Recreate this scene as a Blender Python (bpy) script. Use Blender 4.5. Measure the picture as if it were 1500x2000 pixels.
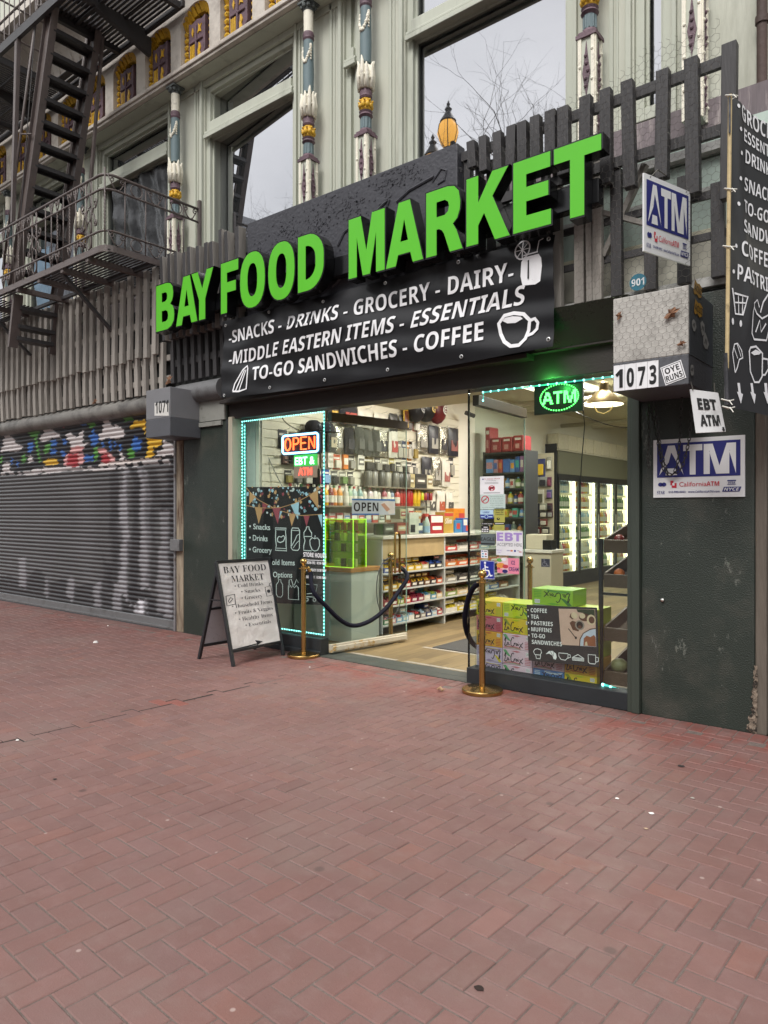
import bpy, bmesh, math, random
from mathutils import Vector, Matrix
R = math.radians
sc = bpy.context.scene
for o in list(bpy.data.objects): bpy.data.objects.remove(o)
COL = sc.collection

# ------------------------------------------------------------------ camera
F, CH, CY = 1390.0, 1.45, -5.15
YAW = math.atan2(1390, 1725)
cd = bpy.data.cameras.new('camera'); cam = bpy.data.objects.new('camera', cd); COL.objects.link(cam)
cam.location = (0, CY, CH); cam.rotation_euler = (R(90), 0, YAW)
cd.sensor_fit = 'HORIZONTAL'; cd.sensor_width = 36; cd.lens = 36*F/1500
cd.clip_start = .05; cd.clip_end = 600
sc.camera = cam
sc.render.resolution_x, sc.render.resolution_y = 768, 1024

# ------------------------------------------------------------------ sky, sun, exposure
SUN_EL, SUN_AZ = 50, 170
w = bpy.data.worlds.new('World'); sc.world = w; w.use_nodes = True
nt = w.node_tree; nt.nodes.clear()
def N(nt, t, **k):
    n = nt.nodes.new(t)
    for a, v in k.items():
        if a.startswith('i_'):
            n.inputs[a[2:].replace('_', ' ')].default_value = v
        else: setattr(n, a, v)
    return n
out = N(nt, 'ShaderNodeOutputWorld'); bg = N(nt, 'ShaderNodeBackground'); bg.inputs[1].default_value = .1
sky = N(nt, 'ShaderNodeTexSky'); sky.sky_type = 'NISHITA'; sky.sun_disc = False
sky.sun_elevation = R(SUN_EL); sky.sun_rotation = R(SUN_AZ); sky.dust_density = 4; sky.air_density = 1.0
tc = N(nt, 'ShaderNodeTexCoord'); mp = N(nt, 'ShaderNodeMapping'); mp.inputs['Scale'].default_value = (1, 1, 2.2)
nz = N(nt, 'ShaderNodeTexNoise'); nz.inputs['Scale'].default_value = 2.2; nz.inputs['Detail'].default_value = 7
cr = N(nt, 'ShaderNodeValToRGB')
cr.color_ramp.elements[0].position = .3; cr.color_ramp.elements[0].color = (4.9, 5.0, 5.15, 1)
cr.color_ramp.elements[1].position = .72; cr.color_ramp.elements[1].color = (7.8, 7.85, 7.95, 1)
mx = N(nt, 'ShaderNodeMix', data_type='RGBA'); mx.inputs['Factor'].default_value = .92
nt.links.new(tc.outputs['Generated'], mp.inputs[0]); nt.links.new(mp.outputs[0], nz.inputs['Vector'])
nt.links.new(nz.outputs[0], cr.inputs[0]); nt.links.new(sky.outputs[0], mx.inputs['A']); nt.links.new(cr.outputs[0], mx.inputs['B'])
nt.links.new(mx.outputs['Result'], bg.inputs[0]); nt.links.new(bg.outputs[0], out.inputs[0])
sl = bpy.data.lights.new('sun', 'SUN'); sl.energy = 1.35; sl.angle = R(25); sl.color = (1, .98, .95)
so = bpy.data.objects.new('sun', sl); COL.objects.link(so); so.location = (0, -20, 30)
# sun shines from azimuth of the sky (towards the facade, from the street side)
_d = Vector((math.sin(R(SUN_AZ))*math.cos(R(SUN_EL)), math.cos(R(SUN_AZ))*math.cos(R(SUN_EL)), math.sin(R(SUN_EL))))
so.rotation_euler = _d.to_track_quat('Z', 'Y').to_euler()
sc.view_settings.view_transform = 'Standard'; sc.view_settings.look = 'None'
sc.view_settings.exposure = 1.08; sc.view_settings.gamma = 1
cy = sc.cycles
cy.use_denoising = True
cy.max_bounces = 7; cy.diffuse_bounces = 3; cy.glossy_bounces = 4; cy.transparent_max_bounces = 16
cy.caustics_reflective = False; cy.caustics_refractive = False; cy.sample_clamp_indirect = 6

# ------------------------------------------------------------------ helpers: photograph measurements on known planes
SN, CS = math.sin(YAW), math.cos(YAW)
def fp(px, py, Y):                       # on a plane parallel to the facade
    t = (px-750)/F; d = (Y-CY)/(CS+SN*t)
    return Vector((d*(-SN+CS*t), Y, CH+d*(1000-py)/F))
def xp(px, py, X):                       # on a plane square to the facade
    t = (px-750)/F; d = X/(-SN+CS*t)
    return Vector((X, CY+d*(CS+SN*t), CH+d*(1000-py)/F))
def gp(px, py, z=0.):                    # on a level plane
    d = F*(CH-z)/(py-1000); t = (px-750)/F
    return Vector((d*(-SN+CS*t), CY+d*(CS+SN*t), z))
def V(*a): return Vector(a)

# ------------------------------------------------------------------ materials
def lin(c):
    if isinstance(c, str):
        c = c.lstrip('#'); c = [int(c[i:i+2], 16)/255 for i in (0, 2, 4)]
        c = [x/12.92 if x <= .04045 else ((x+.055)/1.055)**2.4 for x in c]
    return tuple(c[:3])
MATS = {}
def mat(name, col, rough=.6, metal=0., var=.12, vs=4., bump=.0, bs=60., spec=.5, dirt=None, streak=False, coat=0., attr=None, specks=None):
    if name in MATS: return MATS[name]
    m = bpy.data.materials.new(name); m.use_nodes = True; nt = m.node_tree
    p = nt.nodes['Principled BSDF']; L = nt.links.new
    c = lin(col)
    p.inputs['Roughness'].default_value = rough; p.inputs['Metallic'].default_value = metal
    p.inputs['Specular IOR Level'].default_value = spec; p.inputs['Coat Weight'].default_value = coat
    g = N(nt, 'ShaderNodeNewGeometry')
    mp = N(nt, 'ShaderNodeMapping'); L(g.outputs['Position'], mp.inputs[0])
    if streak: mp.inputs['Scale'].default_value = (1, 1, .12)
    n1 = N(nt, 'ShaderNodeTexNoise'); n1.inputs['Scale'].default_value = vs; n1.inputs['Detail'].default_value = 6; n1.inputs['Roughness'].default_value = .65
    L(mp.outputs[0], n1.inputs['Vector'])
    base = N(nt, 'ShaderNodeMix', data_type='RGBA')
    mr = N(nt, 'ShaderNodeMapRange'); mr.inputs[1].default_value = .3; mr.inputs[2].default_value = .7
    L(n1.outputs[0], mr.inputs[0]); L(mr.outputs[0], base.inputs['Factor'])
    base.inputs['A'].default_value = (*[x*(1-var) for x in c], 1); base.inputs['B'].default_value = (*[min(x*(1+var), 1) for x in c], 1)
    res = base.outputs['Result']
    if attr:
        at = N(nt, 'ShaderNodeVertexColor'); at.layer_name = attr
        mu = N(nt, 'ShaderNodeMix', data_type='RGBA', blend_type='MULTIPLY'); mu.inputs['Factor'].default_value = 1
        L(res, mu.inputs['A']); L(at.outputs[0], mu.inputs['B']); res = mu.outputs['Result']
    if dirt:                              # (colour, scale, threshold low, high)
        n2 = N(nt, 'ShaderNodeTexNoise'); n2.inputs['Scale'].default_value = dirt[1]; n2.inputs['Detail'].default_value = 8; n2.inputs['Roughness'].default_value = .7
        L(mp.outputs[0], n2.inputs['Vector'])
        m2 = N(nt, 'ShaderNodeMapRange'); m2.inputs[1].default_value = dirt[2]; m2.inputs[2].default_value = dirt[3]; L(n2.outputs[0], m2.inputs[0])
        mu = N(nt, 'ShaderNodeMix', data_type='RGBA'); L(m2.outputs[0], mu.inputs['Factor']); L(res, mu.inputs['A'])
        mu.inputs['B'].default_value = (*lin(dirt[0]), 1); res = mu.outputs['Result']
    if specks:                            # (colour, scale, threshold, strength): small chips and scratches
        m3 = N(nt, 'ShaderNodeMapping'); m3.inputs['Rotation'].default_value = (.3, .5, .2); m3.inputs['Scale'].default_value = (1, 1, .45); L(g.outputs['Position'], m3.inputs[0])
        n4 = N(nt, 'ShaderNodeTexNoise'); n4.inputs['Scale'].default_value = specks[1]; n4.inputs['Detail'].default_value = 9; n4.inputs['Roughness'].default_value = .78; L(m3.outputs[0], n4.inputs['Vector'])
        m4 = N(nt, 'ShaderNodeMapRange'); m4.inputs[1].default_value = specks[2]; m4.inputs[2].default_value = specks[2]+.03; m4.inputs[4].default_value = specks[3]; L(n4.outputs[0], m4.inputs[0])
        mu = N(nt, 'ShaderNodeMix', data_type='RGBA'); L(m4.outputs[0], mu.inputs['Factor']); L(res, mu.inputs['A']); mu.inputs['B'].default_value = (*lin(specks[0]), 1); res = mu.outputs['Result']
    L(res, p.inputs['Base Color'])
    rr = N(nt, 'ShaderNodeMapRange'); rr.inputs[3].default_value = max(rough-.08, .02); rr.inputs[4].default_value = min(rough+.1, 1); L(n1.outputs[0], rr.inputs[0]); L(rr.outputs[0], p.inputs['Roughness'])
    if bump:
        n3 = N(nt, 'ShaderNodeTexNoise'); n3.inputs['Scale'].default_value = bs; n3.inputs['Detail'].default_value = 5
        L(mp.outputs[0], n3.inputs['Vector'])
        b = N(nt, 'ShaderNodeBump'); b.inputs['Strength'].default_value = min(bump, 1); b.inputs['Distance'].default_value = .01*max(bump, 1)
        L(n3.outputs[0], b.inputs['Height']); L(b.outputs[0], p.inputs['Normal'])
    MATS[name] = m; return m
def emit(name, col, s):
    if name in MATS: return MATS[name]
    m = bpy.data.materials.new(name); m.use_nodes = True; p = m.node_tree.nodes['Principled BSDF']
    p.inputs['Base Color'].default_value = (*lin(col), 1); p.inputs['Emission Color'].default_value = (*lin(col), 1); p.inputs['Emission Strength'].default_value = s
    MATS[name] = m; return m
def glass(name, tint=(1, 1, 1), ior=1.5, base=.0, rough=.0):
    if name in MATS: return MATS[name]
    m = bpy.data.materials.new(name); m.use_nodes = True; nt = m.node_tree; nt.nodes.clear(); L = nt.links.new
    o = N(nt, 'ShaderNodeOutputMaterial'); t = N(nt, 'ShaderNodeBsdfTransparent'); t.inputs[0].default_value = (*tint, 1)
    g = N(nt, 'ShaderNodeBsdfGlossy'); g.inputs['Roughness'].default_value = rough
    # Schlick reflectance, the same from both sides of the thin sheet
    geo = N(nt, 'ShaderNodeNewGeometry'); dt = N(nt, 'ShaderNodeVectorMath', operation='DOT_PRODUCT'); L(geo.outputs['Normal'], dt.inputs[0]); L(geo.outputs['Incoming'], dt.inputs[1])
    ab = N(nt, 'ShaderNodeMath', operation='ABSOLUTE'); L(dt.outputs['Value'], ab.inputs[0]); sb_ = N(nt, 'ShaderNodeMath', operation='SUBTRACT'); sb_.inputs[0].default_value = 1; L(ab.outputs[0], sb_.inputs[1])
    pw = N(nt, 'ShaderNodeMath', operation='POWER'); L(sb_.outputs[0], pw.inputs[0]); pw.inputs[1].default_value = 5
    ad = N(nt, 'ShaderNodeMath', operation='MULTIPLY_ADD', use_clamp=True); r0 = ((ior-1)/(ior+1))**2; ad.inputs[1].default_value = (1-r0)*.6; ad.inputs[2].default_value = r0*.7+base; L(pw.outputs[0], ad.inputs[0])
    mx = N(nt, 'ShaderNodeMixShader'); L(ad.outputs[0], mx.inputs[0]); L(t.outputs[0], mx.inputs[1]); L(g.outputs[0], mx.inputs[2]); L(mx.outputs[0], o.inputs[0])
    MATS[name] = m; return m

# ------------------------------------------------------------------ object helpers
def tag(o, label=None, cat=None, group=None, kind=None):
    if label: o['label'] = label
    if cat: o['category'] = cat
    if group: o['group'] = group
    if kind: o['kind'] = kind
    return o
def thing(name, label, cat, loc, group=None):
    o = bpy.data.objects.new(name, None); COL.objects.link(o); o.location = Vector(loc); o.empty_display_size = .1
    return tag(o, label, cat, group)
def copy_tree(o, parent=None):
    c = o.copy(); COL.objects.link(c)
    if parent: c.parent = parent
    for ch in list(o.children): copy_tree(ch, c)
    return c
def wloc(o):
    v = Vector(o.location)
    while o.parent:
        o = o.parent; v = v + Vector(o.location)
    return v

TXT = {}
TSC = bpy.data.scenes.new('lettering workbench')
def uni(s, style):
    b = {'sb': (0x1D5D4, 0x1D5EE, 0x1D7EC), 'sbi': (0x1D63C, 0x1D656, 0x1D7EC), 'ser': (0x1D400, 0x1D41A, 0x1D7CE), 'seri': (0x1D434, 0x1D44E, None), 'mono': (0x1D670, 0x1D68A, 0x1D7F6)}.get(style)
    if not b: return s
    r = ''
    for ch in s:
        if 'A' <= ch <= 'Z': r += chr(b[0]+ord(ch)-65)
        elif style == 'seri' and ch == 'h': r += '\u210e'
        elif 'a' <= ch <= 'z': r += chr(b[1]+ord(ch)-97)
        elif ch.isdigit() and b[2]: r += chr(b[2]+int(ch))
        else: r += ch
    return r
def text2d(s, style, off=0., extrude=0., res=3):
    k = (s, style, off, extrude, res)
    if k in TXT: return TXT[k]
    cu = bpy.data.curves.new('t', 'FONT'); cu.body = uni(s, style); cu.offset = off; cu.extrude = extrude; cu.resolution_u = res
    ob = bpy.data.objects.new('t', cu); TSC.collection.objects.link(ob)
    TSC.view_layers[0].update(); dg = TSC.view_layers[0].depsgraph; me = bpy.data.meshes.new_from_object(ob.evaluated_get(dg))
    vs = [tuple(v.co) for v in me.vertices]; fs = [tuple(p.vertices) for p in me.polygons]
    bpy.data.objects.remove(ob); bpy.data.curves.remove(cu); bpy.data.meshes.remove(me)
    TXT[k] = (vs, fs); return TXT[k]
CAP = {}
def cap(style):
    if style not in CAP: CAP[style] = max(v[1] for v in text2d('H', style)[0])
    return CAP[style]

class MB:
    def __init__(s): s.v = []; s.f = []; s.m = []; s.col = None
    def add(s, vs, fs, mi=0):
        b = len(s.v); s.v += [tuple(p) for p in vs]; s.f += [tuple(b+i for i in f) for f in fs]; s.m += [mi]*len(fs); return s
    def box(s, x0, x1, y0, y1, z0, z1, mi=0):
        vs = [(x, y, z) for x in (x0, x1) for y in (y0, y1) for z in (z0, z1)]
        return s.add(vs, [(0, 1, 3, 2), (4, 6, 7, 5), (0, 4, 5, 1), (2, 3, 7, 6), (0, 2, 6, 4), (1, 5, 7, 3)], mi)
    def hexa(s, a, mi=0):                # eight corners: bottom four (ccw), top four
        return s.add(a, [(3, 2, 1, 0), (4, 5, 6, 7), (0, 1, 5, 4), (1, 2, 6, 5), (2, 3, 7, 6), (3, 0, 4, 7)], mi)
    def bar(s, p, q, w, h=None, up=(0, 0, 1), mi=0):
        p, q = Vector(p), Vector(q); h = h or w; d = (q-p).normalized(); u = Vector(up)
        if abs(d.dot(u)) > .98: u = Vector((0, 1, 0))
        r = d.cross(u).normalized()*w/2; u = r.cross(d).normalized()*h/2
        return s.hexa([p-r-u, p+r-u, q+r-u, q-r-u, p-r+u, p+r+u, q+r+u, q-r+u], mi)
    def tube(s, pts, r, n=6, mi=0, closed=False, cap=True):
        pts = [Vector(p) for p in pts]; k = len(pts); rs = r if isinstance(r, (list, tuple)) else [r]*k
        b = len(s.v); prev = None
        for i, p in enumerate(pts):
            if closed: d = pts[(i+1) % k]-pts[i-1]
            else: d = pts[min(i+1, k-1)]-pts[max(i-1, 0)]
            d = d.normalized() if d.length > 1e-9 else Vector((0, 0, 1))
            if prev is None:
                u = Vector((0, 0, 1)) if abs(d.z) < .9 else Vector((0, 1, 0))
                a = d.cross(u).normalized()
            else:
                a = prev-d*prev.dot(d); a = a.normalized() if a.length > 1e-6 else prev
            prev = a; c = d.cross(a)
            for j in range(n):
                t = 2*math.pi*j/n; s.v.append(tuple(p+(a*math.cos(t)+c*math.sin(t))*rs[i]))
        for i in range(k if closed else k-1):
            for j in range(n):
                i2 = (i+1) % k
                s.f.append((b+i*n+j, b+i*n+(j+1) % n, b+i2*n+(j+1) % n, b+i2*n+j)); s.m.append(mi)
        if cap and not closed:
            s.f.append(tuple(b+j for j in range(n))[::-1]); s.f.append(tuple(b+(k-1)*n+j for j in range(n))); s.m += [mi, mi]
        return s
    def lathe(s, prof, c=(0, 0, 0), n=16, mi=0, axis='Z'):
        b = len(s.v); c = Vector(c)
        for r, z in prof:
            for j in range(n):
                t = 2*math.pi*j/n; x, y = r*math.cos(t), r*math.sin(t)
                p = (x, y, z) if axis == 'Z' else ((z, x, y) if axis == 'X' else (x, z, y))
                s.v.append(tuple(c+Vector(p)))
        for i in range(len(prof)-1):
            for j in range(n):
                s.f.append((b+i*n+j, b+i*n+(j+1) % n, b+(i+1)*n+(j+1) % n, b+(i+1)*n+j)); s.m.append(mi)
        s.f.append(tuple(b+j for j in range(n))[::-1]); s.f.append(tuple(b+(len(prof)-1)*n+j for j in range(n))); s.m += [mi, mi]
        return s
    def ball(s, c, r, n=12, mi=0, sz=1.):
        k = max(n//2, 4)
        return s.lathe([(max(r*math.sin(math.pi*i/k), 1e-4), -r*sz*math.cos(math.pi*i/k)) for i in range(k+1)], c, n, mi)
    def prism(s, pts, f, d, mi=0):       # 2D outline through frame f, thickness d along f.n (backwards)
        n = len(pts); a = [f(u, v, 0) for u, v in pts]; bb = [f(u, v, -d) for u, v in pts]
        return s.add(a+bb, [tuple(range(n)), tuple(range(2*n-1, n-1, -1))]+[(i, n+i, n+(i+1) % n, (i+1) % n) for i in range(n)], mi)
    # flat art through a frame function f(u, v, layer offset)
    def poly(s, f, pts, off=.001, mi=0): return s.add([f(u, v, off) for u, v in pts], [tuple(range(len(pts)))], mi)
    def rect(s, f, u0, u1, v0, v1, off=.001, mi=0, n=1):
        vs = []; fs = []
        for i in range(n+1): vs += [f(u0+(u1-u0)*i/n, v0, off), f(u0+(u1-u0)*i/n, v1, off)]
        return s.add(vs, [(2*i, 2*i+2, 2*i+3, 2*i+1) for i in range(n)], mi)
    def disc(s, f, u, v, ru, rv=None, off=.001, mi=0, n=16, a0=0, a1=2*math.pi):
        rv = rv or ru
        full = abs(a1-a0-2*math.pi) < 1e-6
        return s.poly(f, [(u+ru*math.cos(a0+(a1-a0)*i/(n if full else n-1)), v+rv*math.sin(a0+(a1-a0)*i/(n if full else n-1))) for i in range(n)], off, mi)
    def line(s, f, pts, w, off=.001, mi=0, closed=False, asp=1.):     # stroke; asp = width of one u unit over one v unit
        k = len(pts); L = []; Rr = []
        for i in range(k):
            a = pts[(i-1) % k] if (closed or i > 0) else pts[i]; c = pts[(i+1) % k] if (closed or i < k-1) else pts[i]
            dx, dy = (c[0]-a[0])*asp, c[1]-a[1]; l = math.hypot(dx, dy) or 1
            nx, ny = -dy/l*w/2/asp, dx/l*w/2
            L.append(f(pts[i][0]+nx, pts[i][1]+ny, off)); Rr.append(f(pts[i][0]-nx, pts[i][1]-ny, off))
        fs = [(i, k+i, k+(i+1) % k, (i+1) % k) for i in range(k if closed else k-1)]
        return s.add(L+Rr, fs, mi)
    def text(s, f, t, u0, u1, vb, h, style='sb', off=.001, mi=0, bold=0., slant=0., fit=True, center=False, res=3):
        vs, fs = text2d(t, style, bold, 0., res)
        if not vs: return s
        xa, xb = min(v[0] for v in vs), max(v[0] for v in vs); k = h/cap(style)
        if fit: sx = (u1-u0)/(xb-xa)
        else: sx = k
        x0 = u0
        if center: x0 = (u0+u1)/2-(xb-xa)*sx/2
        return s.add([f(x0+(v[0]-xa)*sx+slant*v[1]*k, vb+v[1]*k, off) for v in vs], fs, mi)
    def hline(s, *a, **k): return s.line(*a, **k)
    def build(s, name, mats, parent=None, smooth=False, bevel=0., base=None, seg=2, subsurf=0):
        me = bpy.data.meshes.new(name); o = bpy.data.objects.new(name, me); COL.objects.link(o)
        if parent is not None:
            loc = wloc(parent); o.parent = parent
        else:
            if base is None:
                xs = [p[0] for p in s.v]; ys = [p[1] for p in s.v]; zs = [p[2] for p in s.v]
                base = ((min(xs)+max(xs))/2, (min(ys)+max(ys))/2, min(zs))
            loc = Vector(base); o.location = loc
        me.from_pydata([(p[0]-loc.x, p[1]-loc.y, p[2]-loc.z) for p in s.v], [], s.f)
        if not isinstance(mats, (list, tuple)): mats = [mats]
        for m in mats: me.materials.append(m)
        if len(mats) > 1: me.polygons.foreach_set('material_index', s.m)
        if smooth:
            me.polygons.foreach_set('use_smooth', [True]*len(me.polygons))
            if smooth != 'all':
                me.set_sharp_from_angle(angle=R(40))
        me.update()
        if bevel:
            b = o.modifiers.new('bevel', 'BEVEL'); b.width = bevel; b.segments = seg; b.limit_method = 'ANGLE'; b.angle_limit = R(40)
        if subsurf:
            b = o.modifiers.new('sub', 'SUBSURF'); b.levels = b.render_levels = subsurf
        return o
def frame(o, r, u):                      # flat frame: origin, vector for u=1, vector for v=1
    o, r, u = Vector(o), Vector(r), Vector(u); n = r.cross(u).normalized()
    return lambda a, b, c=0.: o+r*a+u*b+n*c
def metric(o, rdir, up=(0, 0, 1)):
    return frame(o, Vector(rdir).normalized(), Vector(up).normalized())
def arc(cx, cy, r, a0, a1, n=12, ry=None):
    ry = ry or r
    return [(cx+r*math.cos(R(a0+(a1-a0)*i/n)), cy+ry*math.sin(R(a0+(a1-a0)*i/n))) for i in range(n+1)]
def ordinal(i): return ['first', 'second', 'third', 'fourth', 'fifth', 'sixth', 'seventh', 'eighth', 'ninth', 'tenth', 'eleventh', 'twelfth', 'thirteenth', 'fourteenth', 'fifteenth', 'sixteenth', 'seventeenth', 'eighteenth', 'nineteenth', 'twentieth'][i] if i < 20 else '%dth' % (i+1)
WHITE = mat('white print', '#e4e4e6', .5, var=.03); BLACK = mat('black print', '#121214', .5, var=.1)
# ================================================================== GROUND
random.seed(7)
def paving_mat():
    m = bpy.data.materials.new('paving brick'); m.use_nodes = True; nt = m.node_tree; L = nt.links.new; p = nt.nodes['Principled BSDF']
    g = N(nt, 'ShaderNodeNewGeometry'); at = N(nt, 'ShaderNodeVertexColor'); at.layer_name = 'tint'
    def noise(s, d=6, r=.6):
        n = N(nt, 'ShaderNodeTexNoise'); n.inputs['Scale'].default_value = s; n.inputs['Detail'].default_value = d; n.inputs['Roughness'].default_value = r; L(g.outputs['Position'], n.inputs['Vector']); return n.outputs[0]
    def rng(x, a, b, c=0., d=1.):
        n = N(nt, 'ShaderNodeMapRange'); n.inputs[1].default_value = a; n.inputs[2].default_value = b; n.inputs[3].default_value = c; n.inputs[4].default_value = d; L(x, n.inputs[0]); return n.outputs[0]
    def mix(f, a, b, bt='MIX'):
        n = N(nt, 'ShaderNodeMix', data_type='RGBA', blend_type=bt)
        for s, v in (('Factor', f), ('A', a), ('B', b)):
            if isinstance(v, float): n.inputs[s].default_value = v
            elif isinstance(v, str): n.inputs[s].default_value = (*lin(v), 1)
            else: L(v, n.inputs[s])
        return n.outputs['Result']
    c = mix(rng(noise(2.2, 8, .7), .35, .65), '#7c5d58', '#71544f')
    c = mix(1., c, at.outputs[0], 'MULTIPLY')
    c = mix(rng(noise(9, 8, .75), .5, .72, 0, .5), c, '#826a66')         # dusty film
    c = mix(rng(noise(.55, 5, .6), .52, .72, 0, .35), c, '#6f5a53')      # grimy areas
    fine = noise(330, 3, .8)
    c = mix(rng(fine, .6, .75, 0, .4), c, '#94807a')
    c = mix(rng(noise(240, 2, .7), .62, .75, 0, .45), c, '#4d3832')
    # cleaner, redder brick close to the building
    sx = N(nt, 'ShaderNodeSeparateXYZ'); L(g.outputs['Position'], sx.inputs[0])
    near = rng(sx.outputs['Y'], -1.1, -.15)
    mm = N(nt, 'ShaderNodeMath', operation='MULTIPLY'); L(near, mm.inputs[0]); L(rng(noise(2.6, 6, .6), .42, .6), mm.inputs[1])
    rx = N(nt, 'ShaderNodeMath', operation='MULTIPLY'); L(mm.outputs[0], rx.inputs[0]); L(rng(sx.outputs['X'], -6.5, -2.6, .35, .9), rx.inputs[1])
    c = mix(rx.outputs[0], c, '#7c4138')
    # white scuffs by the doorway
    w2 = N(nt, 'ShaderNodeMath', operation='MULTIPLY'); L(rng(noise(14, 9, .8), .6, .66), w2.inputs[0]); L(rng(sx.outputs['Y'], -.9, -.2), w2.inputs[1])
    w3 = N(nt, 'ShaderNodeMath', operation='MULTIPLY'); L(w2.outputs[0], w3.inputs[0]); L(rng(sx.outputs['X'], -3.6, -2.2, 0., .7), w3.inputs[1])
    c = mix(w3.outputs[0], c, '#b9aaa4')
    # gum spots
    vo = N(nt, 'ShaderNodeTexVoronoi', feature='F1'); vo.inputs['Scale'].default_value = 2.3; L(g.outputs['Position'], vo.inputs['Vector'])
    c = mix(rng(vo.outputs['Distance'], .035, .06, .55, 0.), c, '#3a302d')
    vo = N(nt, 'ShaderNodeTexVoronoi', feature='F1'); vo.inputs['Scale'].default_value = 5.1; L(g.outputs['Position'], vo.inputs['Vector'])
    c = mix(rng(vo.outputs['Distance'], .03, .055, .6, 0.), c, '#b5a39c')
    # grime along the foot of the building, also painting in contact shade
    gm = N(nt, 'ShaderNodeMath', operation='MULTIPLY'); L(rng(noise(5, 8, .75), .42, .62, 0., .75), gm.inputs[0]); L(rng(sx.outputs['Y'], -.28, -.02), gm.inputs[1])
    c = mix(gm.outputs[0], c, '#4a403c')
    c = mix(rng(noise(1.1, 7, .7), .5, .66, 0, .3), c, '#8c7973')
    c = mix(rng(noise(26, 5, .8), .68, .74, 0, .5), c, '#a39590')
    L(c, p.inputs['Base Color'])
    L(rng(noise(6, 6), .3, .7, .5, .8), p.inputs['Roughness']); p.inputs['Specular IOR Level'].default_value = .35
    b = N(nt, 'ShaderNodeBump'); b.inputs['Strength'].default_value = .35; b.inputs['Distance'].default_value = .004
    L(noise(120, 6, .7), b.inputs['Height']); L(b.outputs[0], p.inputs['Normal'])
    return m
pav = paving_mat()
# ground sheet to the horizon and the mortar bed
b = MB(); b.box(-200, 200, -200, 60, -.4, -.05)
tag(b.build('ground', mat('asphalt', '#4b4a4a', .9, bump=.4)), kind='structure')
mort = mat('mortar sand', '#6b5e58', .95, var=.25, vs=30, bump=.6, bs=220)
b = MB(); b.box(-24, 6, -6.6, .0, -.05, -.0035); b.build('paving_bed', mort); tag(bpy.data.objects['paving_bed'], kind='structure')
b = MB(); b.box(-60, 40, -6.9, -6.6, -.05, 0); tag(b.build('kerb', mat('granite kerb', '#7c7a78', .8, bump=.3)), kind='structure')

BW = .0925
rot = R(-2.6); cr_, sr_ = math.cos(rot), math.sin(rot)
def bw(u, v): return (-4.6+u*cr_-v*sr_, -1.5+u*sr_+v*cr_)
mb = MB(); tints = []
def brick(c, t, tilt=True):
    """one paver from its four corners (x, y) ccw; chamfered top"""
    cx = sum(p[0] for p in c)/4; cyy = sum(p[1] for p in c)/4
    ax, ay = random.gauss(0, .004), random.gauss(0, .004); h0 = random.gauss(0, .0006)
    def z(x, y): return h0+(x-cx)*ax+(y-cyy)*ay
    b0 = len(mb.v); k = .955
    for x, y in c: mb.v.append((x, y, -.02))
    for x, y in c: mb.v.append((x, y, z(x, y)-.0035))
    ins = []
    L = max(math.dist(c[0], c[1]), math.dist(c[1], c[2]))
    for i in range(4):
        p, a, d = c[i], c[(i+1) % 4], c[i-1]
        va = ((a[0]-p[0]), (a[1]-p[1])); la = math.hypot(*va); vd = ((d[0]-p[0]), (d[1]-p[1])); ld = math.hypot(*vd)
        ins.append((p[0]+va[0]/la*.0035+vd[0]/ld*.0035, p[1]+va[1]/la*.0035+vd[1]/ld*.0035))
    for x, y in ins: mb.v.append((x, y, z(x, y)))
    for i in range(4):
        j = (i+1) % 4
        mb.f.append((b0+i, b0+j, b0+4+j, b0+4+i)); mb.f.append((b0+4+i, b0+4+j, b0+8+j, b0+8+i)); mb.m += [0, 0]
    mb.f.append((b0+8, b0+9, b0+10, b0+11)); mb.m.append(0)
    tints.append((9, t))
def tint():
    k = random.gauss(1, .028); r = random.gauss(0, .018)
    if random.random() < .03: k *= .93
    if random.random() < .03: r += .09
    return (k*(1+r), k, k*(1-r*.7), 1)
tf = math.tan(R(36))
crack = lambda x, y: x-(-4.66)-(.022*(y+3.2))     # the open joint across the pavement
for i in range(-240, 130):
    for j in range(-80, 40):
        kk = (i-j) % 4
        if kk == 0: cells = (i, j, 2, 1)
        elif kk == 3: cells = (i, j, 1, 2)
        else: continue
        u0, v0, du, dv = cells[0]*BW, cells[1]*BW, cells[2]*BW, cells[3]*BW
        x, y = bw(u0+du/2, v0+dv/2)
        if not (-20 < x < 2.2 and -6.5 < y < -.2): continue
        # keep what the street photograph and a step to either side can show
        fx, fy = x*CS+(y-CY)*SN, -x*SN+(y-CY)*CS
        if fy < .3 or abs(fx) > fy*.62+2.2: continue
        g = .0016+abs(random.gauss(0, .001))
        sh = 0
        cv = crack(x, y)
        if -1.5 < cv < 0: sh = -.02*(1+.3*math.sin(y*3))*(1+cv/1.5)
        c = [(u0+g, v0+g), (u0+du-g, v0+g), (u0+du-g, v0+dv-g), (u0+g, v0+dv-g)]
        pts = [bw(*q) for q in c]; a = random.gauss(0, .006)
        pts = [(sh+x+(q[0]-x)*math.cos(a)-(q[1]-y)*math.sin(a), y-sh*.3+(q[0]-x)*math.sin(a)+(q[1]-y)*math.cos(a)) for q in pts]
        if max(q[1] for q in pts) > -.192:
            pts = [(q[0], min(q[1], -.194)) for q in pts]
            if max(q[1] for q in pts)-min(q[1] for q in pts) < .03: continue
        t = tint()
        if -.12 < cv < .05 and abs(y+1.9) < .12: t = (1.25, .85, .78, 1)
        brick(pts, t)
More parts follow.
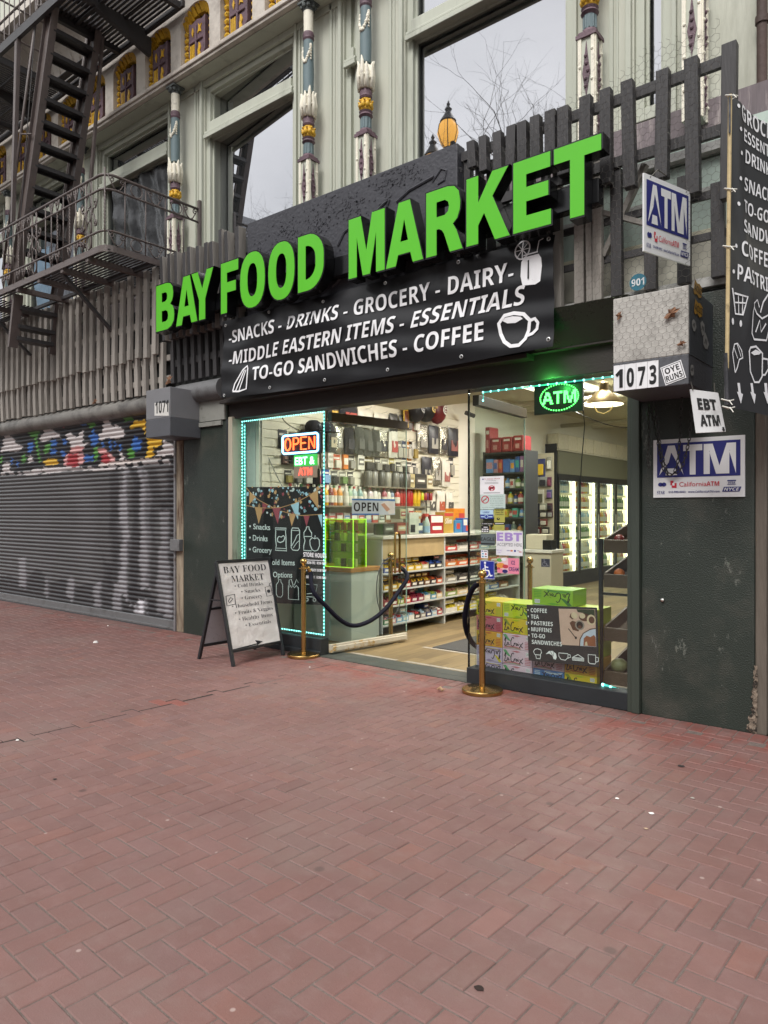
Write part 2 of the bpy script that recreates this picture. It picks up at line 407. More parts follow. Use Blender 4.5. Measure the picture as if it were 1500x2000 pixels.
# soldier course along the building
x = -20
while x < 2.2:
    for y0, y1 in ((-.19, -.003),):
        brick([(x+.003, y0+.003), (x+BW-.003, y0+.003), (x+BW-.003, y1), (x+.003, y1)], tint())
    x += BW
me_t = []
for n, t in tints: me_t += [t]*n
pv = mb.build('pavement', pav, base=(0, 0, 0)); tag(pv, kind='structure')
ca = pv.data.color_attributes.new('tint', 'FLOAT_COLOR', 'CORNER')
flat = []
for pi, p in enumerate(pv.data.polygons):
    flat += list(me_t[pi])*p.loop_total
ca.data.foreach_set('color', flat)
# dark open joint under the crack
b = MB(); b.box(-4.74, -4.6, -4.4, -.2, -.0034, -.003); tag(b.build('open_joint', mat('open joint', '#1b1714', 1)), kind='structure')
# ================================================================== UPPER FACADE
SAGE = mat('sage paint', '#c3c4b6', .7, var=.08, vs=3, bump=.3, bs=90, dirt=('#8a8a7c', 2.2, .52, .78), streak=True, specks=('#84847a', 9, .66, .5))
SAGED = mat('sage trim', '#babdaf', .65, var=.06, vs=5, bump=.2, dirt=('#7f8076', 2.2, .56, .8), streak=True)
CREAM = mat('cream paint', '#e9e3d2', .65, var=.06, vs=9, bump=.4, bs=120, dirt=('#9b9384', 12, .56, .75))
STONE = mat('frieze paint', '#cdc5bb', .75, var=.06, vs=4, bump=.3, bs=70, dirt=('#857a72', 1.8, .5, .78))
TEAL = mat('slate blue paint', '#66777b', .6, var=.1, bump=.2)
PURP = mat('plum paint', '#6a535c', .6, var=.15, bump=.5, bs=90, dirt=('#3b3035', 9, .5, .75))
GOLD = mat('gold paint', '#e0b030', .45, var=.2, vs=30, bump=.5, bs=90, dirt=('#7a5c20', 30, .5, .7))
DKGRN = mat('niche dark', '#2e332f', .7)
LEAD = mat('capital grey', '#5b605f', .7, var=.15, bump=.8, bs=60)
PANE = bpy.data.materials.new('reflective window glass'); PANE.use_nodes = True
def _pane():
    nt = PANE.node_tree; nt.nodes.clear(); L = nt.links.new
    o = N(nt, 'ShaderNodeOutputMaterial'); d = N(nt, 'ShaderNodeBsdfDiffuse'); d.inputs[0].default_value = (.03, .032, .034, 1)
    g = N(nt, 'ShaderNodeBsdfGlossy'); g.inputs['Roughness'].default_value = .012; g.inputs[0].default_value = (.97, .97, 1, 1)
    geo = N(nt, 'ShaderNodeNewGeometry'); n = N(nt, 'ShaderNodeTexNoise'); n.inputs['Scale'].default_value = .9; n.inputs['Detail'].default_value = 1; L(geo.outputs['Position'], n.inputs['Vector'])
    b = N(nt, 'ShaderNodeBump'); b.inputs['Strength'].default_value = .12; b.inputs['Distance'].default_value = .012; L(n.outputs[0], b.inputs['Height']); L(b.outputs[0], g.inputs['Normal'])
    mx = N(nt, 'ShaderNodeMixShader'); mx.inputs[0].default_value = .5; L(d.outputs[0], mx.inputs[1]); L(g.outputs[0], mx.inputs[2]); L(mx.outputs[0], o.inputs[0])
_pane()
YW, YC = .5, .34
bld = thing('building', 'pale sage green upper storey with ornate painted columns and carved frieze above the shop', 'building', (-7, .5, 4.2))
piers = [(-15.8, -15.05), (-13.25, -12.52), (-10.77, -10.04), (-8.27, -7.5), (-5.85, -5.1), (-4.9, -4.28), (-2.52, -2.0), (-1.72, 4)]
b = MB()
for i, (a, c) in enumerate(piers):
    b.box(a, c, YW, .95, 4.1, 9.6)
b.box(-26, 4, .95, 1.1, 4.0, 10)
b.box(-26, 3.99, YW+.015, .95, 3.2, 4.22)
b.box(-26, -15.8, YW, .949, 4.2, 9.6)
b.build('wall', SAGE, bld)
# mouldings on the piers
for a, c in piers[1:]:
    wd = c-a; b = MB()
    for u0, u1, pr in ((.015, .05, .035), (.075, .1, .018), (wd*.5-.03, wd*.5+.03, .012) if wd > .9 else (.12, .135, .012), (wd-.2, wd-.165, .02), (wd-.145, wd-.125, .012), (wd-.06, wd-.015, .04)):
        b.box(a+u0, a+u1, YW-pr, YW-.0005, 4.2, 6.96)
    b.build('pilaster_moulding', SAGED, bld, bevel=.006)
# windows: frame > panes
def window(x0, x1, z0, z1, ztr, name='window'):
    f = MB(); t = .07
    for a, c in ((x0, x0+t), (x1-t, x1)): f.box(a, c, .53, .82, z0, z1)
    f.box(x0+t, x1-t, .53, .82, z1-.09, z1); f.box(x0+t, x1-t, .53, .82, z0, z0+.1)
    if ztr:
        f.box(x0+t, x1-t, .5, .82, ztr-.09, ztr+.09); f.box(x0+.02, x1-.02, .46, .5, ztr-.12, ztr-.07); f.box(x0+.02, x1-.02, .475, .5, ztr-.06, ztr-.03)
    fo = f.build(name, SAGED, bld, bevel=.006)
    cuts = [(z0+.1, ztr-.09), (ztr+.09, z1-.09)] if ztr else [(z0+.1, z1-.09)]
    for a, c in cuts:
        p = MB(); dl = .062 if abs(x0+7.5) < .01 else 0; p.hexa([(x0+t, .632+dl, a), (x1-t, .632-dl, a), (x1-t, .64-dl, a), (x0+t, .64+dl, a), (x0+t, .632+dl, c), (x1-t, .632-dl, c), (x1-t, .64-dl, c), (x0+t, .64+dl, c)]); p.build('pane', PANE, fo)
        s = MB()
        for q in ((x0+t, x0+t+.025, a, c), (x1-t-.025, x1-t, a, c), (x0+t+.025, x1-t-.025, a, a+.025), (x0+t+.025, x1-t-.025, c-.025, c)):
            s.box(q[0], q[1], .575, .595, q[2], q[3])
        s.build('sash', SAGED, fo)
    return fo
window(-7.5, -5.85, 4.3, 6.9, 6.32)
window(-10.04, -8.27, 4.3, 6.9, 6.38)
window(-12.52, -10.77, 4.3, 6.9, 6.38)
window(-15.05, -13.25, 4.3, 6.9, 6.38)
window(-5.1, -4.9, 4.3, 8.2, 6.28)
window(-4.28, -2.52, 4.3, 8.2, 6.23)
window(-2.0, -1.72, 4.55, 8.2, None)
# heads and soffit under the cornice
b = MB(); b.box(-16, -5.12, .3, .95, 6.955, 6.97); b.box(-16, -5.12, .48, .52, 6.88, 6.9545); b.build('soffit', SAGED, bld, bevel=.004)
b = MB()
b.box(-16, -4.2, .24, .95, 6.971, 7.01); b.box(-16, -4.2, .215, .95, 7.01, 7.06); b.box(-16, -4.2, .26, .95, 7.06, 7.08)
b.build('cornice', STONE, bld, bevel=.008)
# frieze with arched niches
NW, NS = .585, .797
centres = [-9.03-NS*k for k in range(-4, 9)]
def arch_pts(cx, wd, z0, z1, n=10):
    r = wd/2; pts = [(cx-r, z0)]
    sp = z1-r*.75
    for i in range(n+1):
        a = math.pi-math.pi*i/n; pts.append((cx+r*math.cos(a), sp+r*.75*math.sin(a)))
    pts.append((cx+r, z0)); return pts
FY, FZ0, FZ1 = .3, 7.08, 8.02
b = MB()
for cx in centres:
    P = arch_pts(cx, NW, FZ0, 7.83); k = len(P)
    hw = NS/2; out_ = []
    for (x, z) in P:
        if z <= FZ0+.001: out_.append((cx-hw if x < cx else cx+hw, FZ0))
        else:
            dx, dz = x-cx, z-7.5; s_ = min(hw/abs(dx) if abs(dx) > 1e-6 else 99, ((FZ1-7.5)/dz) if dz > 1e-6 else 99)
            out_.append((cx+dx*s_, 7.5+dz*s_))
    o0 = len(b.v)
    b.v += [(x, FY, z) for x, z in P]+[(x, FY, z) for x, z in out_]+[(x, FY+.13, z) for x, z in P]
    for i in range(k-1):
        b.f.append((o0+i, o0+i+1, o0+k+i+1, o0+k+i)); b.f.append((o0+i+1, o0+i, o0+2*k+i, o0+2*k+i+1)); b.m += [0, 0]
    for s_ in (-1, 1):                      # fill the upper corners
        c0 = (cx+s_*hw, FZ1)
        best = sorted(out_, key=lambda q: (q[0]-c0[0])**2+(q[1]-c0[1])**2)[:2]
        b.add([(c0[0], FY, c0[1])]+[(q[0], FY, q[1]) for q in best], [(0, 1, 2)])
b.box(-16, min(centres)-NS/2, FY, .9, FZ0, FZ1); b.box(max(centres)+NS/2, -4.2, FY, .9, FZ0, FZ1)
b.build('frieze', STONE, bld)
for cx in centres:
    n_ = MB(); fN = metric((cx, FY+.129, 0), (1, 0, 0))
    P = [(x-cx, z) for x, z in arch_pts(cx, NW-.004, FZ0+.002, 7.828)]
    n_.poly(fN, P, 0, 0)
    for i in range(9):                       # gold leaf rim
        a = math.pi*(.06+.88*i/8); r = NW/2-.045
        x, z = r*math.cos(a), 7.61+r*.75*math.sin(a)
        n_.hexa([fN(x-.036, z-.055, 0), fN(x+.036, z-.055, 0), fN(x+.036, z-.055, .05), fN(x-.036, z-.055, .05), fN(x-.03, z+.04, 0), fN(x+.03, z+.04, 0), fN(x+.026, z+.04, .115), fN(x-.026, z+.04, .115)], 1)
    for s_ in (-1, 1):
        for i in range(6):
            z = FZ0+.03+i*.085; x = s_*(NW/2-.045)
            n_.ball(fN(x, z+.02, .05), .045, 6, 1, .9)
    no = n_.build('niche', [DKGRN, GOLD], bld)
    s = MB()
    sh = [(-.165, .53), (-.165, .1), (-.11, .03), (0, 0), (.11, .03), (.165, .1), (.165, .53), (.1, .5), (0, .53), (-.1, .5)]
    s.prism([(u, v+FZ0+.03) for u, v in sh], lambda a, c, d: fN(a, c, .1+d), .095)
    s.box(cx-.014, cx+.014, FY+.008, FY+.03, FZ0+.06, FZ0+.48); s.box(cx-.13, cx+.13, FY+.008, FY+.029, FZ0+.27, FZ0+.295)
    so_ = s.build('shield', PURP, no, bevel=.008)
    g_ = MB(); fg = lambda a, c, d=0: fN(a, c+FZ0+.03, .1+d)
    for k in range(3): g_.prism([(-.12+k*.035, .05), (-.1+k*.035, .05), (-.1+k*.035, .22), (-.12+k*.035, .22)], lambda a, c, d: fg(a, c, .012+d), .013)
    g_.prism([(.04, .05), (.09, .05), (.075, .1), (.095, .14), (.075, .2), (.055, .21), (.05, .15), (.035, .12)], lambda a, c, d: fg(a, c, .012+d), .013)
    g_.prism([(-.07, .32), (-.05, .38), (-.07, .44), (-.09, .38)], lambda a, c, d: fg(a, c, .012+d), .013)
    g_.prism([(.03, .33), (.06, .35), (.1, .33), (.085, .38), (.11, .43), (.07, .41), (.045, .45), (.05, .39)], lambda a, c, d: fg(a, c, .012+d), .013)
    g_.build('emblem', GOLD, so_)
# cove above the frieze, with scroll ribs
b = MB(); prof = [(FY, FZ1)]+[(FY-.62*(1-math.cos(R(90*i/8))), FZ1+.03+.62*math.sin(R(90*i/8))) for i in range(9)]+[(-.4, 8.72), (-.4, 8.9)]
prof = [(y, z) for y, z in prof]
for xa, xb in ((-16, -4.2),):
    o0 = len(b.v)
    for y, z in prof: b.v += [(xa, y, z), (xb, y, z)]
    for i in range(len(prof)-1): b.f.append((o0+2*i, o0+2*i+1, o0+2*i+3, o0+2*i+2)); b.m.append(0)
b.build('cove', STONE, bld, smooth=True)
b = MB()
for k in range(-14, 30):
    x = -9.03-NS/2+k*NS/2*.5
    if x < -15.8 or x > -4.4: continue
    b.tube([(x+.05*math.sin(i*.8), FY-.62*(1-math.cos(R(90*i/8)))-.006, FZ1+.03+.62*math.sin(R(90*i/8))) for i in range(1, 9)], .012, 5)
b.build('cove_rib', STONE, bld, smooth='all')
# upper storey wall above the cove, seen through the fire escape
b = MB(); b.box(-16, -4.2, .32, .94, 8.9, 12); b.build('upper_wall', SAGE, bld)
# ornate columns
random.seed(4)
def column(x):
    sh = MB(); y = YC
    sh.lathe([(.056, 5.98), (.06, 6.2), (.054, 6.55)], (x, y, 0), 14, 0)
    so_ = sh.build('column', TEAL, bld, smooth=True)
    m = MB()
    m.lathe([(.052, 6.63), (.054, 6.86)], (x, y, 0), 14)
    m.build('column_neck', CREAM, so_, smooth=True)
    m = MB()
    for a, z in ((5.62, .066), (6.545, .064)): m.lathe([(z*.85, a), (z, a+.02), (z*.9, a+.04), (z, a+.06), (z*.85, a+.09)], (x, y, 0), 14)
    m.lathe([(.05, 5.43), (.072, 5.45), (.06, 5.47), (.07, 5.49), (.05, 5.5)], (x, y, 0), 14)
    m.box(x-.085, x+.085, y-.085, y+.085, 5.23, 5.26); m.box(x-.07, x+.07, y-.07, y+.07, 5.26, 5.285); m.lathe([(.07, 5.285), (.06, 5.31)], (x, y, 0), 14)
    m.build('column_ring', PURP, so_, smooth=True)
    m = MB(); m.lathe([(.052, 5.31), (.05, 5.43)], (x, y, 0), 14)
    for k in range(10):
        a = k*math.pi/5; m.tube([(x+.05*math.cos(a), y+.05*math.sin(a), 5.32), (x+.05*math.cos(a), y+.05*math.sin(a), 5.42)], .008, 5)
    m.build('column_drum', TEAL, so_, smooth=True)
    m = MB(); m.lathe([(.05, 5.5), (.056, 5.52), (.056, 5.6), (.05, 5.62)], (x, y, 0), 12)
    for k in range(8):
        a = k*math.pi/4+.2; m.ball((x+.056*math.cos(a), y+.056*math.sin(a), 5.55), .026, 7, 0, 1.3); m.ball((x+.07*math.cos(a+.3), y+.07*math.sin(a+.3), 5.59), .013, 6)
    m.build('gold_leaf_band', GOLD, so_, smooth='all')
    m = MB(); m.lathe([(.05, 5.71), (.07, 5.74), (.072, 5.85), (.06, 5.95)], (x, y, 0), 12)
    for k in range(9):                      # acanthus leaves
        a = k*2*math.pi/9; h = random.uniform(.24, .33); t = random.uniform(-.15, .15)
        m.tube([(x+.068*math.cos(a), y+.068*math.sin(a), 5.71), (x+.078*math.cos(a+t*.3), y+.078*math.sin(a+t*.3), 5.71+h*.5), (x+.07*math.cos(a+t), y+.07*math.sin(a+t), 5.71+h*.85), (x+.085*math.cos(a+t), y+.085*math.sin(a+t), 5.71+h)], [.02, .024, .018, .006], 6)
        m.ball((x+.076*math.cos(a+.35), y+.076*math.sin(a+.35), 5.71+h*.4), .016, 6)
    for k in range(26):                     # garland
        t = k/25; a = -math.pi/2-1.2+2.4*t; z = 6.46-.16*math.sin(math.pi*t)+random.uniform(-.01, .01)
        m.ball((x+.06*math.cos(a), y+.06*math.sin(a), z), random.uniform(.012, .02), 6)
    for s_ in (-1.2, 1.2):
        for k in range(6): m.ball((x+.06*math.cos(-math.pi/2+s_), y+.06*math.sin(-math.pi/2+s_), 6.48-k*.03), .016-.001*k, 6)
    m.build('acanthus_leaf', CREAM, so_, smooth='all')
    m = MB(); m.lathe([(.05, 6.86), (.06, 6.88), (.055, 6.89), (.075, 6.93)], (x, y, 0), 12); m.box(x-.085, x+.085, y-.085, y+.085, 6.93, 6.952)
    for k in range(8):
        a = k*math.pi/4; m.ball((x+.07*math.cos(a), y+.07*math.sin(a), 6.91), .024, 6, 0, 1.2)
    m.build('capital', LEAD, so_, smooth=True)
    # square pedestal with painted diamonds
    m = MB(); h = .066; z0, z1 = 4.3, 5.23
    m.box(x-h, x+h, y-h, y+h, z0, z1, 0)
    for fr in (metric((x, y-h, 0), (1, 0, 0)), metric((x+h, y, 0), (0, 1, 0))):
        for s_ in (-1, 1):
            m.hexa([fr(s_*.055-.014, z0, 0), fr(s_*.055+.014, z0, 0), fr(s_*.055+.014, z0, .012), fr(s_*.055-.014, z0, .012), fr(s_*.055-.014, z1, 0), fr(s_*.055+.014, z1, 0), fr(s_*.055+.014, z1, .012), fr(s_*.055-.014, z1, .012)], 1)
        for zc, hh in ((4.55, .22), (4.98, .22)):
            m.prism([(0, zc-hh), (.033, zc-.03), (.02, zc+.04), (0, zc+hh), (-.02, zc+.04), (-.033, zc-.03)], lambda a, c, d: fr(a, c, .008+d), .009, 2)
            for k in range(5): m.ball(fr(random.uniform(-.015, .015), zc-.14+k*.06, .008), .016, 6, 2)
        for k in range(7): m.ball(fr((-1)**k*.05, 4.4+k*.12, .01), .014, 6, 1)
    m.build('pedestal', [SAGED, CREAM, PURP], so_)
for x in (-5.474, -7.9, -10.30, -12.72, -4.66, -2.30, -1.5): column(x)
# sill band under the windows
b = MB(); b.box(-26, 4, .4, .512, 4.223, 4.47); b.build('sill_band', mat('weathered plum paint', '#72686b', .8, var=.25, vs=9, streak=True, bump=.4, dirt=('#a59a98', 14, .55, .7)), bld)
# black plastic sheet inside the balcony window, blue tarp beside it
b = MB(); fS = lambda u, v: (-9.75+1.38*u, .56+.02*math.sin(u*23+v*5)+.012*math.sin(v*31+u*9), 4.4+1.84*v)
n_ = 30; b.add([fS(i/n_, j/n_) for j in range(n_+1) for i in range(n_+1)], [(j*(n_+1)+i, j*(n_+1)+i+1, (j+1)*(n_+1)+i+1, (j+1)*(n_+1)+i) for j in range(n_) for i in range(n_)])
o = b.build('plastic_sheet', mat('black plastic film', '#3a3b3d', .25, var=.3, vs=4, bump=.9, bs=9), smooth='all'); tag(o, 'black plastic sheet hung over the window behind the balcony railing', 'plastic sheet')
b = MB(); fS = lambda u, v: (-11.4+.52*u+.1*v, .2-.1*v+.02*math.sin(u*17+v*8), 4.5+1.0*v)
b.add([fS(i/12, j/12) for j in range(13) for i in range(13)], [(j*13+i, j*13+i+1, (j+1)*13+i+1, (j+1)*13+i) for j in range(12) for i in range(12)])
o = b.build('tarp', mat('blue tarp', '#6f8597', .5, var=.15, bump=.6, bs=12), smooth='all'); tag(o, 'faded blue tarp leaning behind the fire escape stairs', 'tarp')
b = MB(); b.tube([(-1.075, .44, 2.97), (-1.075, .44, 9.5)], .035, 10)
for z in (4.9, 6.6): b.tube([(-1.075, .44, z), (-1.075, .44, z+.05)], .045, 10)
o = b.build('drainpipe', mat('rusty drainpipe', '#4a3a35', .7, var=.3, bump=.5), smooth=True); tag(o, 'dark rusty drainpipe on the sage wall at the right edge', 'drainpipe')
# ================================================================== FIRE ESCAPE
random.seed(11)
FE = mat('fire escape paint', '#5f5552', .45, var=.14, vs=6, bump=.35, bs=120, dirt=('#5e4234', 5, .6, .78))
FED = mat('fire escape dark', '#383637', .5, var=.15, bump=.3)
fe = thing('fire_escape', 'dark brown iron fire escape with scrollwork balcony and steep stair on the upper storey', 'fire escape', (-10, -.2, 4.45))
YF, XR, DZ = -.85, -7.53, 4.43
XL = -17.
def rbox(y0): return None
# --- lower balcony deck
def deck_path(z, inset=0., rad=.14, yend=.45):
    pts = [(XL, YF+inset, z), (XR-inset-rad, YF+inset, z)]
    for i in range(1, 7):
        a = R(-90+90*i/6); pts.append((XR-inset-rad+rad*math.cos(a), YF+inset+rad+rad*math.sin(a), z))
    pts.append((XR-inset, yend, z)); return pts
b = MB()
P0 = deck_path(0); o0 = len(b.v)
for x, y, _ in P0: b.v += [(x, y, DZ), (x, y, DZ+.075)]
for x, y, _ in deck_path(0, .012, .13): b.v += [(x, y, DZ), (x, y, DZ+.075)]
n = len(P0)
for i in range(n-1):
    b.f += [(o0+2*i, o0+2*i+2, o0+2*i+3, o0+2*i+1), (o0+2*n+2*i, o0+2*n+2*i+1, o0+2*n+2*i+3, o0+2*n+2*i+2), (o0+2*i+1, o0+2*i+3, o0+2*n+2*i+3, o0+2*n+2*i+1), (o0+2*i, o0+2*n+2*i, o0+2*n+2*i+2, o0+2*i+2)]; b.m += [0]*4
for x in (-7.95, -8.55, -9.15, -9.75, -10.9, -11.8, -12.7, -13.6, -14.5): b.box(x-.03, x+.03, YF+.0125, .42, DZ-.045, DZ+.02)
b.build('balcony_frame', FE, fe)
b = MB()
y = YF+.05
while y < .4:
    for xa, xb in ((XL, -10.55), (-9.35, XR-.015)) if -.72 < y < -.1 else ((XL, XR-.015),): b.box(xa, xb, y, y+.03, DZ+.021, DZ+.028)
    y += .052
b.box(XL, XR-.02, -.25, -.21, DZ-.02, DZ+.0205)
b.build('balcony_grating', FED, fe)
b = MB()
for x, xe in ((-8.62, -7.72), (-10.9, -10.2), (-13, -12.3)):
    b.bar((x, YF+.04, DZ-.01), (x+.02, -.14, DZ-.62), .05, .035)
b.build('bracket', FED, fe)
# --- scrollwork railing
def spiral(cx, cz, r, a0, turns, n=16, sgn=1, shrink=.35):
    return [(cx+r*(1-(1-shrink)*i/n)*math.cos(R(a0)+sgn*turns*2*math.pi*i/n), cz+r*(1-(1-shrink)*i/n)*math.sin(R(a0)+sgn*turns*2*math.pi*i/n)) for i in range(n+1)]
rl = MB()
for z, r in ((5.305, .016), (5.14, .013), (4.665, .013)):
    rl.tube([(x, y, z) for x, y, _ in deck_path(z)], r, 6)
rl.build('rail', FE, fe, smooth='all')
sw = MB()
def front(u, z): return (u, YF, z)
def side(u, z): return (XR, u, z)
def s2(fn, pts, r=.008, n=5, closed=False): sw.tube([fn(*p) for p in pts], r, n, closed=closed)
def ring(fn, cx, cz, rx, rz, r=.008): s2(fn, [(cx+rx*math.cos(i*math.pi/8), cz+rz*math.sin(i*math.pi/8)) for i in range(16)], r, 5, True)
def twist(fn, u):
    for ph in (0, math.pi): s2(fn, [(u+.011*math.cos(ph+i*.9), 4.665+.475*i/40) for i in range(41)], .0075, 4)
def panel(fn, u0, rings=True, k=1):
    if rings:                                # ring chain flanked by scrolls
        for z in (5.222, 5.06, 4.9, 4.75, 4.585): ring(fn, u0, z, .052, .075)
        for s_ in (-1, 1):
            s2(fn, [(u0+s_*.065, 4.51), (u0+s_*.065, 5.3)], .007)
            for za, zb in ((5.02, 5.1), (4.78, 4.72)):
                s2(fn, [(u0+s_*(.07+.1*t), 4.9+(za-4.9)*t*1.0+.03*math.sin(t*6)) for t in [i/8 for i in range(9)]], .009)
                s2(fn, spiral(u0+s_*.14, za, .04, 90, 1.1, sgn=-s_), .009)
def vlink(fn, u):                            # upper and lower friezes: V scrolls
    for zb, zt in ((5.145, 5.3), (4.51, 4.66)):
        for s_ in (-1, 1):
            s2(fn, [(u, zb), (u+s_*.035, (zb+zt)/2), (u+s_*.05, zt-.01)], .007)
            s2(fn, spiral(u+s_*.03, zt-.05, .028, 90, 1.1, sgn=s_), .007)
u = XR-.2
k = 0
while u > -14.6:
    m = k % 9
    if m == 1: panel(front, u)
    elif m in (4, 6): twist(front, u); vlink(front, u)
    elif m in (0, 2): vlink(front, u) if m == 2 else None
    else:
        s2(front, [(u, 4.5), (u, 5.3)], .008); vlink(front, u) if m in (3, 7) else None
    u -= .15; k += 1
twist(front, XR-.005); s2(front, [(XR-.002, 4.5), (XR-.002, 5.36)], .009)
for k, v in enumerate((-.6, -.33, -.06, .2)):
    s2(side, [(v, 4.5), (v, 5.305)], .008)
for v in (-.45, .1):
    ring(side, v, 5.222, .075, .075); ring(side, v, 4.585, .075, .07)
for v in (-.7, -.2, .3):
    for zb, zt in ((5.145, 5.3), (4.51, 4.66)):
        for s_ in (-1, 1):
            s2(side, [(v+s_*.12, zt), (v+s_*.04, zb+.02), (v, zb)], .007); s2(side, spiral(v+s_*.07, zt-.045, .03, 90, 1.1, sgn=s_), .007)
sw.build('scrollwork', FE, fe, smooth='all')
b = MB(); b.box(XR-.02, XR+.025, .42, .46, DZ-.1, 5.42); b.build('end_post', FE, fe, bevel=.004)
# --- steep stair down to the balcony: two channel stringers and treads
XA, ZA, XB, ZB = -8.83, 8.35, -10.06, 4.46
def stair_x(z): return XB+(XA-XB)*(z-ZB)/(ZA-ZB)
for ys in (-.74, -.16):
    b = MB(); w2 = .1
    b.hexa([(stair_x(ZB)-w2, ys-.008, ZB), (stair_x(ZB)+w2, ys-.008, ZB), (stair_x(ZB)+w2, ys+.008, ZB), (stair_x(ZB)-w2, ys+.008, ZB), (XA-w2, ys-.008, ZA), (XA+w2, ys-.008, ZA), (XA+w2, ys+.008, ZA), (XA-w2, ys+.008, ZA)])
    for s_ in (-1, 1):
        e = s_*w2
        b.hexa([(XB+e-.006, ys-.045, ZB), (XB+e+.006, ys-.045, ZB), (XB+e+.006, ys+.045, ZB), (XB+e-.006, ys+.045, ZB), (XA+e-.006, ys-.045, ZA), (XA+e+.006, ys-.045, ZA), (XA+e+.006, ys+.045, ZA), (XA+e-.006, ys+.045, ZA)])
    b.build('stringer', FE, fe, bevel=.003)
z = 4.74
while z < 8.3:
    b = MB(); x = stair_x(z); b.box(x-.1, x+.1, -.735, -.165, z, z+.012); b.box(x+.085, x+.1, -.73, -.17, z-.04, z-.0005); b.box(x-.1, x-.085, -.73, -.17, z-.035, z-.0005)
    b.build('tread', FED, fe); z += .262
for ys in (-.79, -.11):
    b = MB(); b.tube([(stair_x(z)-.3, ys, z+.1) for z in (4.7, 6.5, 8.4)], .018, 6)
    for z in (4.9, 6.4, 7.9): b.tube([(stair_x(z)-.3, ys, z+.1), (stair_x(z), ys, z)], .012, 5)
    b.build('handrail', FE, fe, smooth='all')
# strut and counterweight cable
b = MB(); b.bar((-9.78, YF+.02, 7.95), (-9.92, YF+.02, 5.35), .05, .02); b.bar((-9.72, YF+.03, 7.95), (-9.9, YF+.03, 5.35), .012, .05); b.bar((-8.9, -.1, 7.8), (-9.2, -.1, 6.0), .05, .03); b.build('strut', FE, fe)
b = MB(); b.tube([(-9.2, -.8, 8.4), (-9.75, -.8, 5.3)], .006, 4); b.build('cable', FED, fe)
# --- upper platform
ZU = 7.85
b = MB()
y = -.8
while y < .18:
    b.box(-9.02, -7.6, y, y+.034, ZU, ZU+.01); y += .055
x = -16.
while x < -10.5:
    b.box(x, x+.034, -.8, .18, ZU, ZU+.01); x += .055
b.box(-10.5, -9.02, .0, .1, ZU, ZU+.01); b.box(-10.5, -9.02, .12, .18, ZU, ZU+.01)
b.build('platform_grating', FED, fe)
b = MB()
b.box(-16, -7.55, YF, YF+.05, ZU-.1, ZU+.02); b.box(-16, -7.55, .2, .24, ZU-.06, ZU+.02)
for x in (-7.62, -8.4, -9.02, -10.5, -11.3, -12.2, -13.1): b.box(x-.03, x+.03, YF+.05, .2, ZU-.08, ZU-.0005)
for y in (-.45, -.1): b.box(-9, -7.6, y, y+.03, ZU-.03, ZU-.0005); b.box(-16, -10.5, y, y+.03, ZU-.03, ZU-.0005)
for x in (-8.4, -11.3):
    b.hexa([(x-.035, -.5, ZU-.1), (x+.035, -.5, ZU-.1), (x+.035, .29, ZU-.32), (x-.035, .29, ZU-.32), (x-.035, -.5, ZU-.081), (x+.035, -.5, ZU-.081), (x+.035, .29, ZU-.081), (x-.035, .29, ZU-.081)])
b.build('platform_frame', FED, fe)
b = MB()
for z in (8.15, 8.6): b.tube([(-16, YF, z), (-7.55, YF, z)], .015, 5)
for z in (8.15, 8.6): b.tube([(-10.4, YF, z), (-10.4, .15, z)], .015, 5)
x = -15.5
while x < -7.5:
    b.tube([(x, YF, 7.87), (x, YF, 8.6)], .008, 4); x += .15
b.build('platform_rail', FE, fe)
# --- drop ladder hanging under the balcony
for y in (-.72, -.16):
    b = MB(); b.bar((-9.98, y, 4.42), (-10.15, y, 3.72), .12, .05, up=(1, 0, 0)); b.build('drop_ladder_rail', FE, fe)
for z in (4.22, 3.98, 3.82):
    b = MB(); x = -10.0-(4.42-z)*.24; b.box(x-.09, x+.09, -.69, -.19, z, z+.05); b.build('drop_ladder_rung', FED, fe)
# ================================================================== GROUND FLOOR FRONT: fence, canopy, shutter, pilasters
random.seed(5)
OLDW = mat('weathered wood', '#938d86', .85, var=.22, vs=5, streak=True, bump=.7, bs=40, dirt=('#4f4842', 6, .55, .75))
BLKW = mat('black painted wood', '#363435', .6, var=.25, vs=5, streak=True, bump=.5, bs=50, dirt=('#5d564e', 7, .62, .8))
GREYM = mat('grey metal', '#6b6b6c', .5, var=.12, vs=3, bump=.3, dirt=('#4c4a49', 3, .5, .7))
def slat(m, x, wd, y, dp, z0, z1, lean=0., mi=0, sx=0., side=None):
    """one slat: side leans outwards by lean at its top"""
    m.hexa([(x-wd/2, y, z0), (x+wd/2, y, z0), (x+wd/2, y+dp, z0), (x-wd/2, y+dp, z0), (x-wd/2+sx, y-lean, z1), (x+wd/2+sx, y-lean, z1), (x+wd/2+sx, y-lean+dp, z1), (x-wd/2+sx, y-lean+dp, z1)], mi)
    if side is not None: m.m[-3] = side
